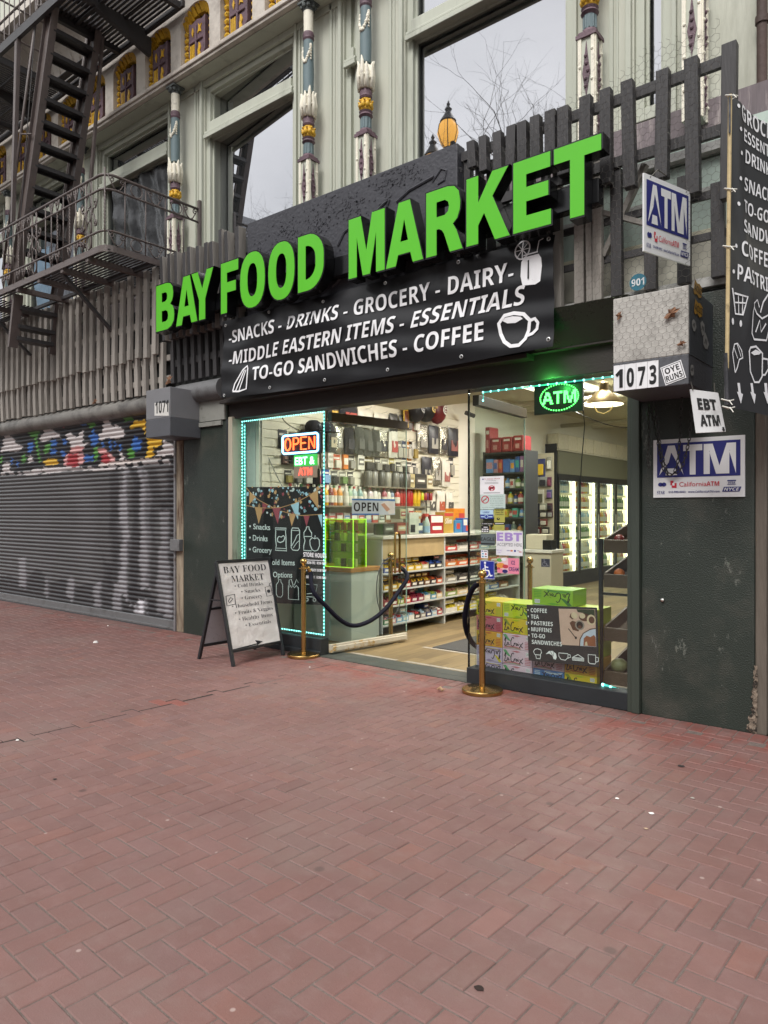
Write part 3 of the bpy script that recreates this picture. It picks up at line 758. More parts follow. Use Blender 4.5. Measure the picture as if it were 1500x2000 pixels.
# --- left, weathered grey fence: two overlapping tiers
f1 = thing('slat_fence', 'weathered grey wooden slat screen in two tiers above the roller shutter', 'fence', (-10.5, 0, 2.9))
up, lo = MB(), MB()
x = -16.4
while x < -7.45:
    up_top = 4.43+random.uniform(-.02, .02)
    slat(up, x+random.uniform(-.004, .004), .08, -.17, .05, 3.36+random.uniform(-.015, .015), up_top, random.uniform(-.015, .0), sx=random.uniform(-.008, .008))
    slat(lo, x+.04+random.uniform(-.004, .004), .08, -.09, .05, 2.915+random.uniform(-.01, .01), 3.52, random.uniform(.0, .03), sx=random.uniform(-.012, .012))
    x += .183
up.build('upper_slat', OLDW, f1, bevel=.004); lo.build('lower_slat', OLDW, f1, bevel=.004)
b = MB()
for z in (4.2, 3.75): b.box(-16.4, -7.45, -.119, -.08, z, z+.08)
for z in (3.3, 3.05): b.box(-16.4, -7.45, -.039, .0, z, z+.07)
b.build('rail', OLDW, f1)
# --- black fence: behind and right of the sign
f2 = thing('slat_fence', 'narrow black painted wooden slat screen at the left end of the shop sign', 'fence', (-6.7, 0, 3))
up, lo = MB(), MB()
x = -7.4
while x < -6.0:
    slat(up, x, .06, -.17, .1, 3.5, 4.5+random.uniform(-.05, .06), random.uniform(.0, .04), sx=random.uniform(-.015, .03), side=1); slat(lo, x+.03, .062, -.07, .05, 3.0, 3.62, .02); x += .135
up.build('upper_slat', [BLKW, OLDW], f2, bevel=.004); lo.build('lower_slat', BLKW, f2, bevel=.004)
b = MB()
for z in (4.2, 3.75, 3.2): b.box(-7.4, -6.0, -.05, -.02, z, z+.08)
b.build('rail', BLKW, f2)
f2 = thing('slat_fence', 'black painted wooden slat screen with wide gaps right of the shop sign', 'fence', (-2.2, 0, 3))
up, lo = MB(), MB()
for px, pt, pb, wd in ((921, 275, 326, .075), (943, 263, 333, .07), (971, 255, 330, .075), (995, 245, 330, .08), (1019, 236, 330, .08), (1045, 225, 330, .08), (1073, 216, 330, .085), (1099, 206, 340, .09), (1140, 188, 350, .085), (1182, 173, 357, .08), (1228, 157, 364, .085), (1290, 134, 347, .085), (1352, 110, 377, .088), (1420, 84, 386, .09)):
    p = fp(px, pt, -.16); slat(up, p.x, wd, -.16, .07, fp(px, pb, -.16).z, p.z, random.uniform(-.01, .02), sx=random.uniform(-.012, .012))
for px, pt, wd, sd in ((912, 310, .06, 0), (935, 320, .06, 0), (958, 312, .06, 0), (985, 305, .06, 0), (1010, 312, .06, 0), (1035, 310, .06, 0), (1062, 330, .06, 0), (1089, 330, .065, 1), (1131, 340, .075, 1), (1151, 410, .045, 1), (1166, 315, .07, 1), (1204, 330, .08, 0), (1270, 380, .085, 0), (1335, 343, .085, 0), (1402, 355, .085, 0)):
    p = fp(px, pt, -.055); slat(lo, p.x, wd, -.06, .055, 3.02, p.z, mi=sd, side=sd, sx=random.uniform(-.01, .01))
up.build('upper_slat', [BLKW, OLDW], f2, bevel=.004); lo.build('lower_slat', [BLKW, OLDW], f2, bevel=.004)
b = MB()
for z in (4.4, 3.95): b.box(-3.3, -1.16, -.078, -.04, z, z+.075)
for z in (3.58, 3.3): b.box(-3.3, -1.16, -.004, .02, z, z+.05)
b.build('rail', BLKW, f2)
b = MB(); b.bar((-2.05, .0, 3.35), (-1.75, .02, 3.95), .04, .05, up=(0, 1, 0)); b.bar((-2.1, .0, 3.7), (-1.6, .02, 3.45), .035, .05, up=(0, 1, 0)); b.build('brace', mat('worn wood', '#8c8781', .8, var=.2), f2)
# chicken wire over the right half
def hexwire(m, f, wd, ht, cell, r=.0011, jit=.0016, skip=None):
    h = cell/math.sqrt(3); j = 0; seen = {}
    pts = {}
    def P(u, v):
        k = (round(u, 3), round(v, 3))
        if k not in pts: pts[k] = f(u+random.gauss(0, jit), v+random.gauss(0, jit), random.gauss(0, .003))
        return pts[k]
    rows = int(ht/(1.5*h))+1; cols = int(wd/cell)+1
    for j in range(rows):
        for i in range(cols):
            cx = i*cell+(cell/2 if j % 2 else 0); cz = j*1.5*h
            if cx > wd or cz > ht or (skip and skip(cx, cz)): continue
            a, bb, c, d = (cx, cz+h), (cx+cell/2, cz+h/2), (cx+cell/2, cz-h/2), (cx, cz-h)
            m.tube([P(*a), P(*bb), P(*c), P(*d)], r, 3, cap=False)
WIRE = mat('galvanised wire', '#77736d', .5, metal=.5)
b = MB(); hexwire(b, metric((-3.2, -.2, 3.0), (1, 0, 0)), 2.0, 1.68, .052, skip=lambda u, v: (u < 1.0 and v < 1.2) or v > 1.3+.19*u+.05*math.sin(u*9))
o = b.build('chicken_wire', WIRE); tag(o, 'sagging chicken wire stretched over the black slats right of the sign', 'wire mesh')
# --- boards behind the black fence
b = MB()
GRB = mat('pale green board', '#b3c2b8', .6, var=.08, bump=.2, streak=True, dirt=('#6b7a72', 3, .55, .8))
for i, (z0, z1) in enumerate(((3.02, 3.2), (3.215, 3.46), (3.475, 3.74), (3.755, 3.98), (3.995, 4.19))): b.box(-6.4, -.9, .27+.004*(i % 2), .33, z0, z1)
o = b.build('transom_board', GRB); tag(o, 'pale green horizontal boards behind the black slat screen', 'boarding')
b = MB()
for z in (3.2, 3.735): b.box(-3.3, -.9, .235, .268, z, z+.03)
b.box(-3.3, -.9, .2, .268, 4.0, 4.06); b.box(-3.3, -.9, .08, .3, 2.98, 3.015); b.box(-2.46, -1.16, .002, .0795, 2.985, 3.05)
o = b.build('ledge', mat('pale worn metal', '#a9a8a4', .5, var=.2, vs=9, dirt=('#5e5b57', 6, .5, .7))); tag(o, 'worn pale metal ledges in front of the green boards', 'ledge')
# posters and round sticker seen between the slats
b = MB(); f = metric((-1.9, .26, 3.03), (1, 0, 0)); b.box(-1.9, -1.28, .255, .2675, 3.02, 3.2, 0); b.line(f, [(.05, .02), (.2, .15), (.26, .05), (.34, .16), (.45, .03), (.58, .14)], .03, .012, 1); o = b.build('old_poster', [mat('poster grey', '#8c8d90', .6), BLACK]); tag(o, 'torn black and white poster behind the slats under the hanging cash sign', 'poster')
b = MB(); f = metric((-1.775, -.062, 3.09), (1, 0, 0)); b.prism([(.06*math.cos(i*math.pi/12), .06*math.sin(i*math.pi/12)) for i in range(24)], f, .003, 0); b.text(f, '901', -.045, .045, -.025, .05, off=.001, mi=1)
o = b.build('round_sticker', [mat('sticker blue', '#2b6c80', .6), WHITE]); tag(o, 'round blue sticker on a slat beside the white post box', 'sticker')
# --- dark core between screen and shop (canopy roof and back)
CAN = mat('canopy dark', '#2a2b2a', .6, var=.2, bump=.4)
b = MB(); b.box(-16.4, -6.45, .05, .26, 2.95, 4.0); b.box(-6.45, -3.3, .05, .2, 3.05, 4.5); o = b.build('boarding', CAN); tag(o, 'dark boarding standing behind the slat screens', 'boarding')
b = MB(); b.box(-26, 4, .05, .6, 2.951, 2.972); b.box(-26, 4, .331, .51, 2.972, 4.2); o = b.build('canopy', CAN); tag(o, 'dark canopy base running above the shop front', 'canopy')
# --- roller housing: grey tube under the fence
b = MB(); b.tube([(-16.4, .02, 2.81), (-7.55, .02, 2.81)], .115, 20); o = b.build('roller_housing', mat('grey tube', '#77746f', .5, var=.18, vs=3, bump=.3, dirt=('#4a4745', 4, .5, .7)), smooth=True); tag(o, 'grey round roller housing between slat screen and graffiti', 'roller housing')
# --- roller shutter with graffiti (paint held per vertex)
SX0, SX1, SZ0, SZ1 = -16.2, -7.42, .03, 2.72
def inpoly(x, z, P):
    r = False; j = len(P)-1
    for i in range(len(P)):
        if (P[i][1] > z) != (P[j][1] > z) and x < (P[j][0]-P[i][0])*(z-P[i][1])/(P[j][1]-P[i][1])+P[i][0]: r = not r
        j = i
    return r
def sh(px, py): p = fp(px, py, .03); return (p.x, p.z)
shapes = []
def S(col, pts, off=(0, 760), sc_=3.75): shapes.append((lin(col), [sh(off[0]+a/sc_, off[1]+c/sc_) for a, c in pts]))
W_, BL, GR, YE, RD, PK, DB = '#c2bbba', '#2f62a8', '#4d8a34', '#cfa52b', '#a32d35', '#cf9a98', '#1f3f66'
for pts in ([(35, 290), (60, 292), (75, 345), (100, 365), (110, 395), (160, 415), (160, 440), (110, 455), (60, 450), (10, 462), (5, 440), (25, 420), (20, 380), (35, 350)],
            [(335, 240), (355, 242), (375, 290), (400, 310), (440, 340), (440, 360), (385, 355), (330, 385), (295, 380), (290, 350), (315, 330), (325, 280)],
            [(770, 195), (785, 200), (800, 235), (830, 280), (845, 260), (870, 285), (880, 275), (910, 315), (910, 345), (860, 365), (800, 352), (740, 372), (720, 360), (725, 325), (755, 315), (752, 270)],
            [(480, 330), (510, 320), (560, 355), (600, 300), (612, 310), (605, 400), (650, 390), (600, 440), (570, 425), (515, 420), (510, 385), (490, 370)],
            [(860, 445), (885, 460), (910, 500), (905, 525), (870, 525), (880, 490)], [(1195, 375), (1285, 420), (1285, 485), (1140, 485), (1150, 450), (1190, 440)],
            [(205, 490), (225, 485), (245, 530), (205, 540)], [(20, 545), (70, 540), (70, 610), (20, 610)], [(310, 575), (470, 570), (620, 585), (830, 575), (830, 590), (500, 620), (300, 610)], [(230, 590), (300, 580), (300, 610), (230, 620)]): S(W_, pts)
for pts in ([(670, 295), (685, 295), (695, 335), (720, 335), (720, 385), (690, 425), (665, 425), (665, 380), (645, 360), (645, 340), (668, 335)], [(980, 335), (1000, 345), (1015, 375), (1035, 375), (1025, 410), (1035, 445), (985, 460), (955, 440), (965, 400)],
            [(205, 395), (235, 390), (245, 425), (225, 470), (205, 455)], [(610, 490), (640, 475), (650, 500), (685, 480), (680, 530), (620, 535)], [(360, 235), (450, 220), (450, 250), (370, 260)], [(570, 215), (640, 195), (635, 260), (600, 270), (580, 245)],
            [(370, 380), (410, 370), (415, 420), (375, 425)], [(455, 365), (480, 365), (490, 410), (465, 410)], [(740, 385), (760, 385), (765, 425), (745, 430)], [(790, 360), (805, 370), (820, 440), (805, 455)], [(835, 380), (850, 385), (850, 425), (835, 425)], [(80, 500), (95, 505), (90, 550), (78, 545)], [(120, 525), (135, 530), (130, 575), (118, 570)], [(870, 400), (890, 405), (890, 445), (875, 450)], [(905, 140), (950, 150), (950, 200), (910, 200)], [(370, 440), (410, 440), (410, 480), (370, 485)], [(440, 450), (480, 455), (480, 490), (445, 490)]): S(BL, pts)
for pts in ([(195, 260), (300, 240), (295, 310), (270, 350), (250, 350), (225, 350), (195, 300)], [(250, 350), (270, 350), (300, 530), (285, 540)], [(640, 250), (690, 195), (695, 270), (660, 290)], [(890, 140), (970, 130), (970, 225), (910, 240)], [(105, 280), (135, 285), (140, 325), (115, 330)], [(330, 410), (370, 395), (365, 440), (330, 475), (315, 460)], [(690, 430), (715, 420), (715, 500), (690, 535)], [(930, 450), (960, 425), (985, 470), (980, 500), (940, 505)], [(155, 500), (175, 470), (195, 530), (160, 545)], [(0, 490), (15, 485), (15, 545), (0, 545)]): S(GR, pts)
S(BL, [(912, 150), (945, 150), (945, 205), (915, 205)])
for pts in ([(945, 290), (975, 240), (1065, 220), (1065, 330), (1040, 285), (1000, 280)], [(1072, 350), (1170, 355), (1190, 395), (1150, 425), (1120, 430), (1130, 490), (1070, 505), (1085, 430)], [(310, 540), (345, 510), (420, 510), (425, 550), (330, 562)]): S(YE, pts)
for pts in ([(500, 480), (575, 470), (570, 570), (490, 575)], [(740, 490), (770, 465), (820, 540), (800, 555), (745, 555)], [(500, 215), (555, 200), (545, 240), (525, 260)], [(450, 250), (480, 250), (475, 285), (455, 285)]): S(RD, pts)
for pts in ([(515, 425), (610, 415), (600, 465), (515, 470)], [(470, 500), (500, 465), (490, 570), (465, 560)], [(570, 480), (610, 470), (610, 545), (575, 555)], [(700, 450), (760, 435), (830, 490), (850, 540), (820, 545), (790, 480), (740, 475)]): S(PK, pts)
S('#c8bdb8', [(720, 545), (1170, 500), (1170, 515), (900, 550), (720, 565)])
b = MB(); nc, ns = 460, 43; prof = []
for i in range(ns):
    z = SZ0+.09+(SZ1-SZ0-.09)*i/ns; h = (SZ1-SZ0-.09)/ns
    prof += [(z+.0*h, .0), (z+.1*h, -.003), (z+.3*h, -.02), (z+.55*h, -.027), (z+.8*h, -.02), (z+.94*h, -.002)]
xs = [SX0+(SX1-SX0)*(i/nc)**.85 for i in range(nc+1)]
YS = .05
for x in xs:
    for z, y in prof: b.v.append((x, YS+y, z))
npz = len(prof)
for i in range(nc):
    for j in range(npz-1):
        b.f.append((i*npz+j, (i+1)*npz+j, (i+1)*npz+j+1, i*npz+j+1)); b.m.append(0)
from mathutils import noise as mn
cols = []
bbs = [(min(p[0] for p in P), max(p[0] for p in P), min(p[1] for p in P), max(p[1] for p in P), c, P) for c, P in shapes]
GZ = fp(0, 930, .03).z
base = lin('#535253'); blackp = lin('#17171b'); pale = lin('#98969a'); dark = lin('#29282b')
def lerp(a, c, t): return tuple(a[i]+(c[i]-a[i])*t for i in range(3))
for x in xs:
    for z, y in prof:
        n1 = mn.noise((x*1.3, z*1.3, 3.)); n2 = mn.noise((x*7, z*3, 9.))
        zt = 2.035+.015*math.sin(x*3)+.02*n2
        if z > zt:
            c = blackp; xx, zz = x+.02*n2, z+.02*mn.noise((x*8, z*8, 1.))
            for x0, x1, z0, z1, cc, P in bbs:
                if x0 <= xx <= x1 and z0 <= zz <= z1 and inpoly(xx, zz, P): c = cc
            if z < zt+.06 and n2 > -.15: c = lerp(c, lin('#bdb7b6'), .8)
        else:
            c = lerp(base, pale, max(0, n1)*.25)
            if z < .42+.25*mn.noise((x*1.5, 0, 5)): c = lerp(c, dark, .75)
            # vertical roller strokes of black, white and grey paint
            for cx, wd, z0, z1, cc, k in ((-8.62, .1, .3, 2.02, pale, .75), (-8.85, .12, .4, 2.02, dark, .7), (-8.35, .12, .3, 2.02, dark, .75), (-8.12, .1, .45, 2.02, pale, .65), (-7.95, .12, .5, 2.0, dark, .5), (-7.55, .16, .2, 2.0, dark, .8), (-7.72, .1, .2, 1.5, pale, .5), (-8.75, .1, .05, .5, pale, .6), (-9.25, .12, .05, .45, pale, .55), (-10.0, .07, .2, .5, pale, .6), (-10.8, .06, .15, .45, pale, .5), (-11.6, .08, .25, .75, pale, .55), (-8.25, .12, .05, .3, lin('#cfcdd2'), .9), (-7.6, .07, .1, .6, pale, .5), (-9.05, .1, .3, .8, dark, .6)):
                d = abs(x-cx+.12*mn.noise((z*1.6, cx, 0)))/(wd*1.35)+.75*mn.noise((x*4, z*2.2, cx))+.45*mn.noise((x*11, z*7, cx))
                if d < 1 and z0 < z+.1*n2 < z1: c = lerp(c, cc, k*min(1, (1-d)*2.4))
        cols += [c[0], c[1], c[2], 1]
shutter = thing('roller_shutter', 'closed grey corrugated roller shutter with a colourful graffiti band across its top', 'shutter', (-11, .05, 0))
SM = mat('shutter metal', '#ffffff', .42, metal=.0, var=.05, vs=6, bump=.15, attr='paint', spec=.6)
o = b.build('curtain', SM, shutter, smooth='all')
ca = o.data.color_attributes.new('paint', 'FLOAT_COLOR', 'POINT'); ca.data.foreach_set('color', cols)
b = MB(); b.box(SX0, SX1+.02, YS-.03, YS+.02, .012, .115); b.box(SX0, SX1+.02, YS-.05, YS-.0305, .012, .04); b.build('bottom_bar', GREYM, shutter, bevel=.004)
b = MB(); b.box(SX1, SX1+.03, -.02, .1, 0, 2.75); b.build('guide_rail', mat('guide rail', '#8e8d90', .45, metal=.4, dirt=('#5b4a3e', 6, .55, .7)), shutter, bevel=.003)
b = MB(); b.box(SX1-.02, SX1+.17, -.06, -.005, .98, 1.12); o = b.build('lock_box', GREYM, shutter, bevel=.005)
# rusty timber post beside the shutter
b = MB(); b.box(-7.385, -7.25, -.004, .12, 0, 2.5); o = b.build('timber_post', mat('peeling post', '#8f8270', .8, var=.3, vs=8, streak=True, bump=.8, bs=50, dirt=('#4a3222', 7, .48, .6)), bevel=.006); tag(o, 'peeling rust-streaked post between roller shutter and green pilaster', 'post')
# --- pilasters
DG = mat('dark green stucco', '#262e28', .5, var=.1, vs=3, bump=.55, bs=110, dirt=('#43413a', 1.5, .5, .72), specks=('#6d7068', 7, .6, .6))
def grid_wall(m, x0, x1, z0, z1, y, y1):
    m.box(x0, x1, y, y1, z0, z1)
b = MB(); grid_wall(b, -7.245, -6.44, -.01, 2.95, .0, .5); o = b.build('pilaster', DG, bevel=.01); tag(o, 'dark green stucco pilaster left of the shop window', 'pilaster')
pr = thing('pilaster', 'dark green stucco pilaster right of the shop window with a broken lower corner', 'pilaster', (-1.4, .2, 0))
b = MB(); grid_wall(b, -1.775, -1.035, -.01, 2.95, .0, .6); b.build('wall_face', DG, pr, bevel=.012)
# chipped corner: rough plaster edge
rnd = random.Random(3); b = MB(); nz, nx = 34, 9
for j in range(nz+1):
    z = .005+.44*j/nz; wv = (.004+.036*(1-j/nz)**1.2)*(.6+.8*rnd.random())
    for i in range(nx+1):
        u = i/nx; b.v.append((-1.03-wv+(wv+.012)*u+rnd.gauss(0, .003), -.003-(.005*math.sin(math.pi*u)+rnd.uniform(0, .005))*(1 if 0 < i < nx else 0), z+rnd.gauss(0, .003)))
b.f = [(j*(nx+1)+i, j*(nx+1)+i+1, (j+1)*(nx+1)+i+1, (j+1)*(nx+1)+i) for j in range(nz) for i in range(nx)]; b.m = [0]*len(b.f)
b.build('broken_plaster', mat('broken plaster', '#7f7264', .95, var=.4, vs=30, bump=1.5, bs=60, dirt=('#2c2621', 26, .48, .56)), pr)
b = MB(); b.box(-1.034, -.965, .012, .5, -.01, 2.9); b.build('corner_post', mat('corner post', '#5f574e', .8, var=.3, vs=7, streak=True, bump=.7, dirt=('#b9b3aa', 5, .62, .7)), pr, bevel=.01)
b = MB(); b.box(-.964, 4, .06, .5, -.01, 2.95); o = b.build('wall', mat('neighbour dark wall', '#3b3436', .7, var=.1)); tag(o, 'dark wall of the neighbouring shop at the right edge', 'wall')
b = MB(); b.ball((-1.62, -.008, .83), .015, 8); o = b.build('bolt', mat('shiny bolt', '#c9c6c0', .2, metal=1)); tag(o, 'small shiny bolt in the green pilaster', 'bolt')
# --- boxes on top of the pilasters (house numbers)
def postbox(name, label, x0, x1, y0, y1, z0, zsplit, z1, mu, ml, sm):
    t = thing(name, label, 'post cap', ((x0+x1)/2, (y0+y1)/2, z0))
    m = MB(); m.box(x0, x1, y0, y1, z0, zsplit); m.build('lower_band', ml, t, bevel=.006)
    m = MB(); m.box(x0+.001, x1-.001, y0+.001, y1, zsplit, z1); m.build('upper_band', mu, t, bevel=.006); return t
GRB2 = mat('grey box paint', '#757578', .55, var=.06, bump=.2); GRB3 = mat('dark grey box paint', '#515257', .55, var=.08, bump=.2)
Y1, Y2 = -.42, -.55
B1 = (fp(285, 800, Y1).x, fp(332, 800, Y1).x); B2 = (fp(1197, 800, Y2).x, fp(1345, 800, Y2).x)
t1 = postbox('number_box', 'grey box on top of the left pilaster carrying the number 1071', B1[0], B1[1], Y1, -.001, fp(320, 852, Y1).z, fp(320, 816, Y1).z, fp(320, 757, Y1).z, GRB2, GRB3, None)
m = MB(); f = lambda u, v, c=0: V(u, Y1-c, v)
Pn = [fp(302, 787, Y1), fp(330, 787, Y1), fp(330, 812, Y1), fp(302, 812, Y1)]
m.poly(f, [(p.x, p.z) for p in Pn][::-1], .002, 0); m.text(f, '1071', Pn[3].x+.02, Pn[2].x-.01, Pn[3].z+.022, .135, off=.004, mi=1)
m.build('number_plate', [mat('number paper', '#cfcdc8', .6, var=.05), BLACK], t1)
m = MB(); m.box(-7.085, -6.45, -.02, -.001, 2.5, 2.86); m.box(-7.05, -6.5, -.03, -.001, 2.44, 2.49); o = m.build('conduit_box', mat('pale grey panel', '#85857f', .6, var=.1, dirt=('#55524c', 6, .55, .7))); tag(o, 'pale grey panel above the left green pilaster', 'panel')
m = MB(); m.tube([(-7.3, -.02, 2.85), (-6.45, -.02, 2.85)], .12, 16); o = m.build('roller_housing', GREYM, smooth=True); tag(o, 'short grey roller housing left of the black banner', 'roller housing')
zA, zB, zC = fp(1198, 766, Y2).z, fp(1198, 716, Y2).z, fp(1345, 556, Y2).z
t2 = postbox('number_box', 'white and grey box on top of the right pilaster carrying the number 1073', B2[0], B2[1], Y2, -.001, zA, zB+.02, zC, mat('chalky white', '#b5b2ac', .8, var=.08, vs=5, bump=.3, dirt=('#6f6b66', 3, .48, .72)), GRB3, None)
m = MB(); m.box(B2[1]+.0005, B2[1]+.002, Y2+.01, -.002, zB+.02, zC); m.build('side_panel', mat('slate side', '#464a4f', .55, var=.15, bump=.2), t2)
# number tiles
m = MB(); f = lambda u, v, c=0: V(u, Y2-c, v)
for i, ch in enumerate('1073'):
    a, c2 = fp(1199+i*22, 760, Y2), fp(1220.5+i*22, 757, Y2); z0 = zA+.004; z1 = zB+.004
    m.rect(f, a.x, c2.x, z0, z1, .003+.0004*i, 0); m.text(f, ch, a.x+.012, c2.x-.012, z0+.022, .115, off=.006, mi=1, bold=.015)
m.build('number_tile', [WHITE, BLACK], t2)
m = MB(); q = fp(1315, 728, Y2); f = metric(q+V(0, -.002, 0), (1, 0, .28), (-.28, 0, 1))
m.rect(f, -.065, .065, -.06, .06, .001, 0); m.rect(f, -.059, .059, -.054, .054, .002, 1)
m.rect(f, -.055, .055, -.05, .05, .0025, 0)
m.text(f, 'OYE', -.045, .045, .006, .036, off=.004, mi=1); m.text(f, 'RUNS', -.05, .05, -.042, .036, off=.004, mi=1)
o = m.build('sticker', [WHITE, BLACK]); tag(o, 'tilted white sticker reading OYE RUNS on the number box', 'sticker')
YEL = mat('sticker yellow', '#b98a1e', .5)
SX_ = B2[1]+.0035
fs = lambda u, v, c=0: V(SX_+c, u, v)
def sd(px, py): p = xp(px, py, SX_); return p.y, p.z
for i, (px, py, lab) in enumerate(((1362, 565, 'upper yellow graffiti sticker on the dark side of the number box'), (1363, 603, 'lower yellow graffiti sticker on the dark side of the number box'))):
    yy, zz = sd(px, py); m = MB(); m.poly(fs, [(yy-.09, zz-.03), (yy-.07, zz-.05), (yy-.02, zz-.035), (yy+.03, zz-.05), (yy+.09, zz-.03), (yy+.1, zz+.03), (yy+.04, zz+.045), (yy, zz+.035), (yy-.06, zz+.05)], .002, 0); m.text(fs, 'ACUZ', yy-.075, yy+.085, zz-.022, .04, off=.003, mi=1, slant=.15)
    o = m.build('sticker', [YEL, BLACK]); tag(o, lab, 'sticker')
for i, (px, py, r, lab) in enumerate(((1355, 635, .035, 'torn white sticker scrap high on the dark side of the number box'), (1372, 642, .045, 'tilted black and white sticker on the dark side of the number box'), (1378, 668, .05, 'torn grey stickers at the middle of the dark side of the number box'), (1351, 722, .035, 'small pale sticker low on the dark side of the number box'))):
    yy, zz = sd(px, py); m = MB(); rr = random.Random(i); P = [(yy+r*1.3*math.cos(a*.9)*(.7+.5*rr.random()), zz+r*1.2*math.sin(a*.9)*(.7+.5*rr.random())) for a in range(7)]
    m.poly(fs, P, .002, 0); m.line(fs, [(yy-r*.6, zz-r*.3), (yy-r*.1, zz+r*.4), (yy+r*.2, zz-r*.3), (yy+r*.5, zz+r*.4)], .012, .003, 1); o = m.build('sticker', [mat('sticker pale', '#9d9d9b', .6), BLACK]); tag(o, lab, 'sticker')
b = MB(); hexwire(b, lambda u, v, c=0: V(B2[0]+u, Y2-.008-abs(c), zB+.03+v), B2[1]-B2[0], zC-zB-.03, .046)
o = b.build('chicken_wire', WIRE); tag(o, 'chicken wire hanging over the white face of the number box', 'wire mesh')
LEAF = mat('dry leaf', '#7d5a43', .8, var=.3, vs=40)
def leaf(p, s, ang, lab):
    m = MB(); f = metric(Vector(p), (math.cos(ang), 0, math.sin(ang)), (-math.sin(ang), 0, math.cos(ang)))
    P = [(-1, 0), (-.6, .35), (-.3, .3), (-.1, .6), (.15, .35), (.6, .5), (.6, .1), (1, -.05), (.5, -.3), (.2, -.25), (0, -.55), (-.3, -.3), (-.7, -.3)]
    m.add([f(u*s, v*s, .006+.012*math.sin(u*4+v*3)) for u, v in P]+[f(0, 0, .015)], [(i, (i+1) % 13, 13) for i in range(13)]); o = m.build('dry_leaf', LEAF); tag(o, lab, 'leaf')
leaf(fp(1210, 617, Y2-.012), .033, 1.2, 'small curled brown leaf caught at the left of the number box wire'); leaf(fp(1313, 612, Y2-.014), .055, .5, 'large brown leaf caught in the wire at the right of the number box'); leaf(fp(1332, 671, Y2-.012), .03, .2, 'small brown leaf low in the wire on the number box')
leaf((-9.0, -.15, 2.93), .06, .3, 'pale dry leaf caught under the grey slats'); leaf((-7.3, -.16, 3.02), .08, .6, 'brown leaf caught at the right end of the grey slats')
# ================================================================== SIGNS
random.seed(9)
LIME = mat('lime acrylic', '#57b922', .28, var=.05, vs=1.5, spec=.5, dirt=('#55a62a', 4, .58, .8), streak=True)
LIMEM = LIME
GLOSSB = mat('gloss black', '#0c0c0e', .22, var=.1)
SLAB = mat('black sign board', '#37373d', .5, var=.12, vs=3, bump=.6, bs=30, dirt=('#3b3b41', 2, .5, .62))
sign = thing('shop_sign', 'large lime green raised letters reading BAY FOOD MARKET on a black board', 'shop sign', (-5, -.3, 3.5))
# textured board behind (old relief under black paint)
X0, X1, ZT, ZB_ = fp(483, 437, -.14).x, fp(893, 280, -.14).x, fp(483, 437, -.14).z, 3.25
b = MB(); b.box(X0, X1, -.14, -.02, ZB_, ZT); bo = b.build('backing_board', SLAB, sign, bevel=.006)
m = MB(); f = metric((0, -.141, 0), (1, 0, 0)); rnd = random.Random(5)
def px2(px, py): p = fp(px, py, -.141); return (p.x, p.z)
for pts, wd in (([(730, 420), (748, 400), (760, 392), (752, 415), (740, 432)], .03), ([(775, 395), (800, 372), (830, 355), (848, 345)], .03), ([(845, 355), (862, 330), (872, 333), (868, 352), (855, 360)], .02), ([(660, 480), (672, 455), (690, 440), (700, 470), (690, 500), (670, 520)], .03), ([(650, 560), (670, 540), (700, 535), (720, 540)], .03)):
    m.tube([V(px2(*p)[0], -.141, px2(*p)[1]) for p in pts], wd*.5, 6)
for k in range(420):                          # flaking paint
    cx, cz = rnd.choice(((690, 400), (560, 450), (620, 440), (530, 490), (650, 410), (770, 345), (800, 335), (745, 360)))
    q = px2(cx+rnd.gauss(0, 18), cz+rnd.gauss(0, 14)); r = rnd.uniform(.004, .013)
    if not (X0+.03 < q[0] < X1-.03 and q[1] < ZT-.02): continue
    P = [(q[0]+r*math.cos(a)*rnd.uniform(.5, 1.6), q[1]+r*math.sin(a)*rnd.uniform(.5, 1.3)) for a in (0, 1.2, 2.4, 3.6, 4.9)]
    m.prism(P, lambda u, v, c=0: V(u, -.1415-.003-c, v), .004)
m.build('old_relief', SLAB, bo)
# raised letters: px left, px right, baseline px, cap top px measured along each letter
YL = -.38
ZL0, ZL1 = fp(318, 648, YL).z, fp(305, 573, YL).z
ZL0 = (ZL0+fp(584, 570, YL).z+fp(1003, 455, YL).z)/3; ZL1 = (fp(431, 513, YL).z+fp(1003, 322, YL).z+fp(582, 466, YL).z)/3
LETT = [('B', 305, 340), ('A', 344, 385), ('Y', 374, 416), ('F', 431.5, 465), ('O', 469, 517), ('O', 524, 575), ('D', 582, 632), ('M', 681, 751), ('A', 754, 826), ('R', 832.5, 903), ('K', 911, 995), ('E', 1002.5, 1076), ('T', 1082, 1174)]
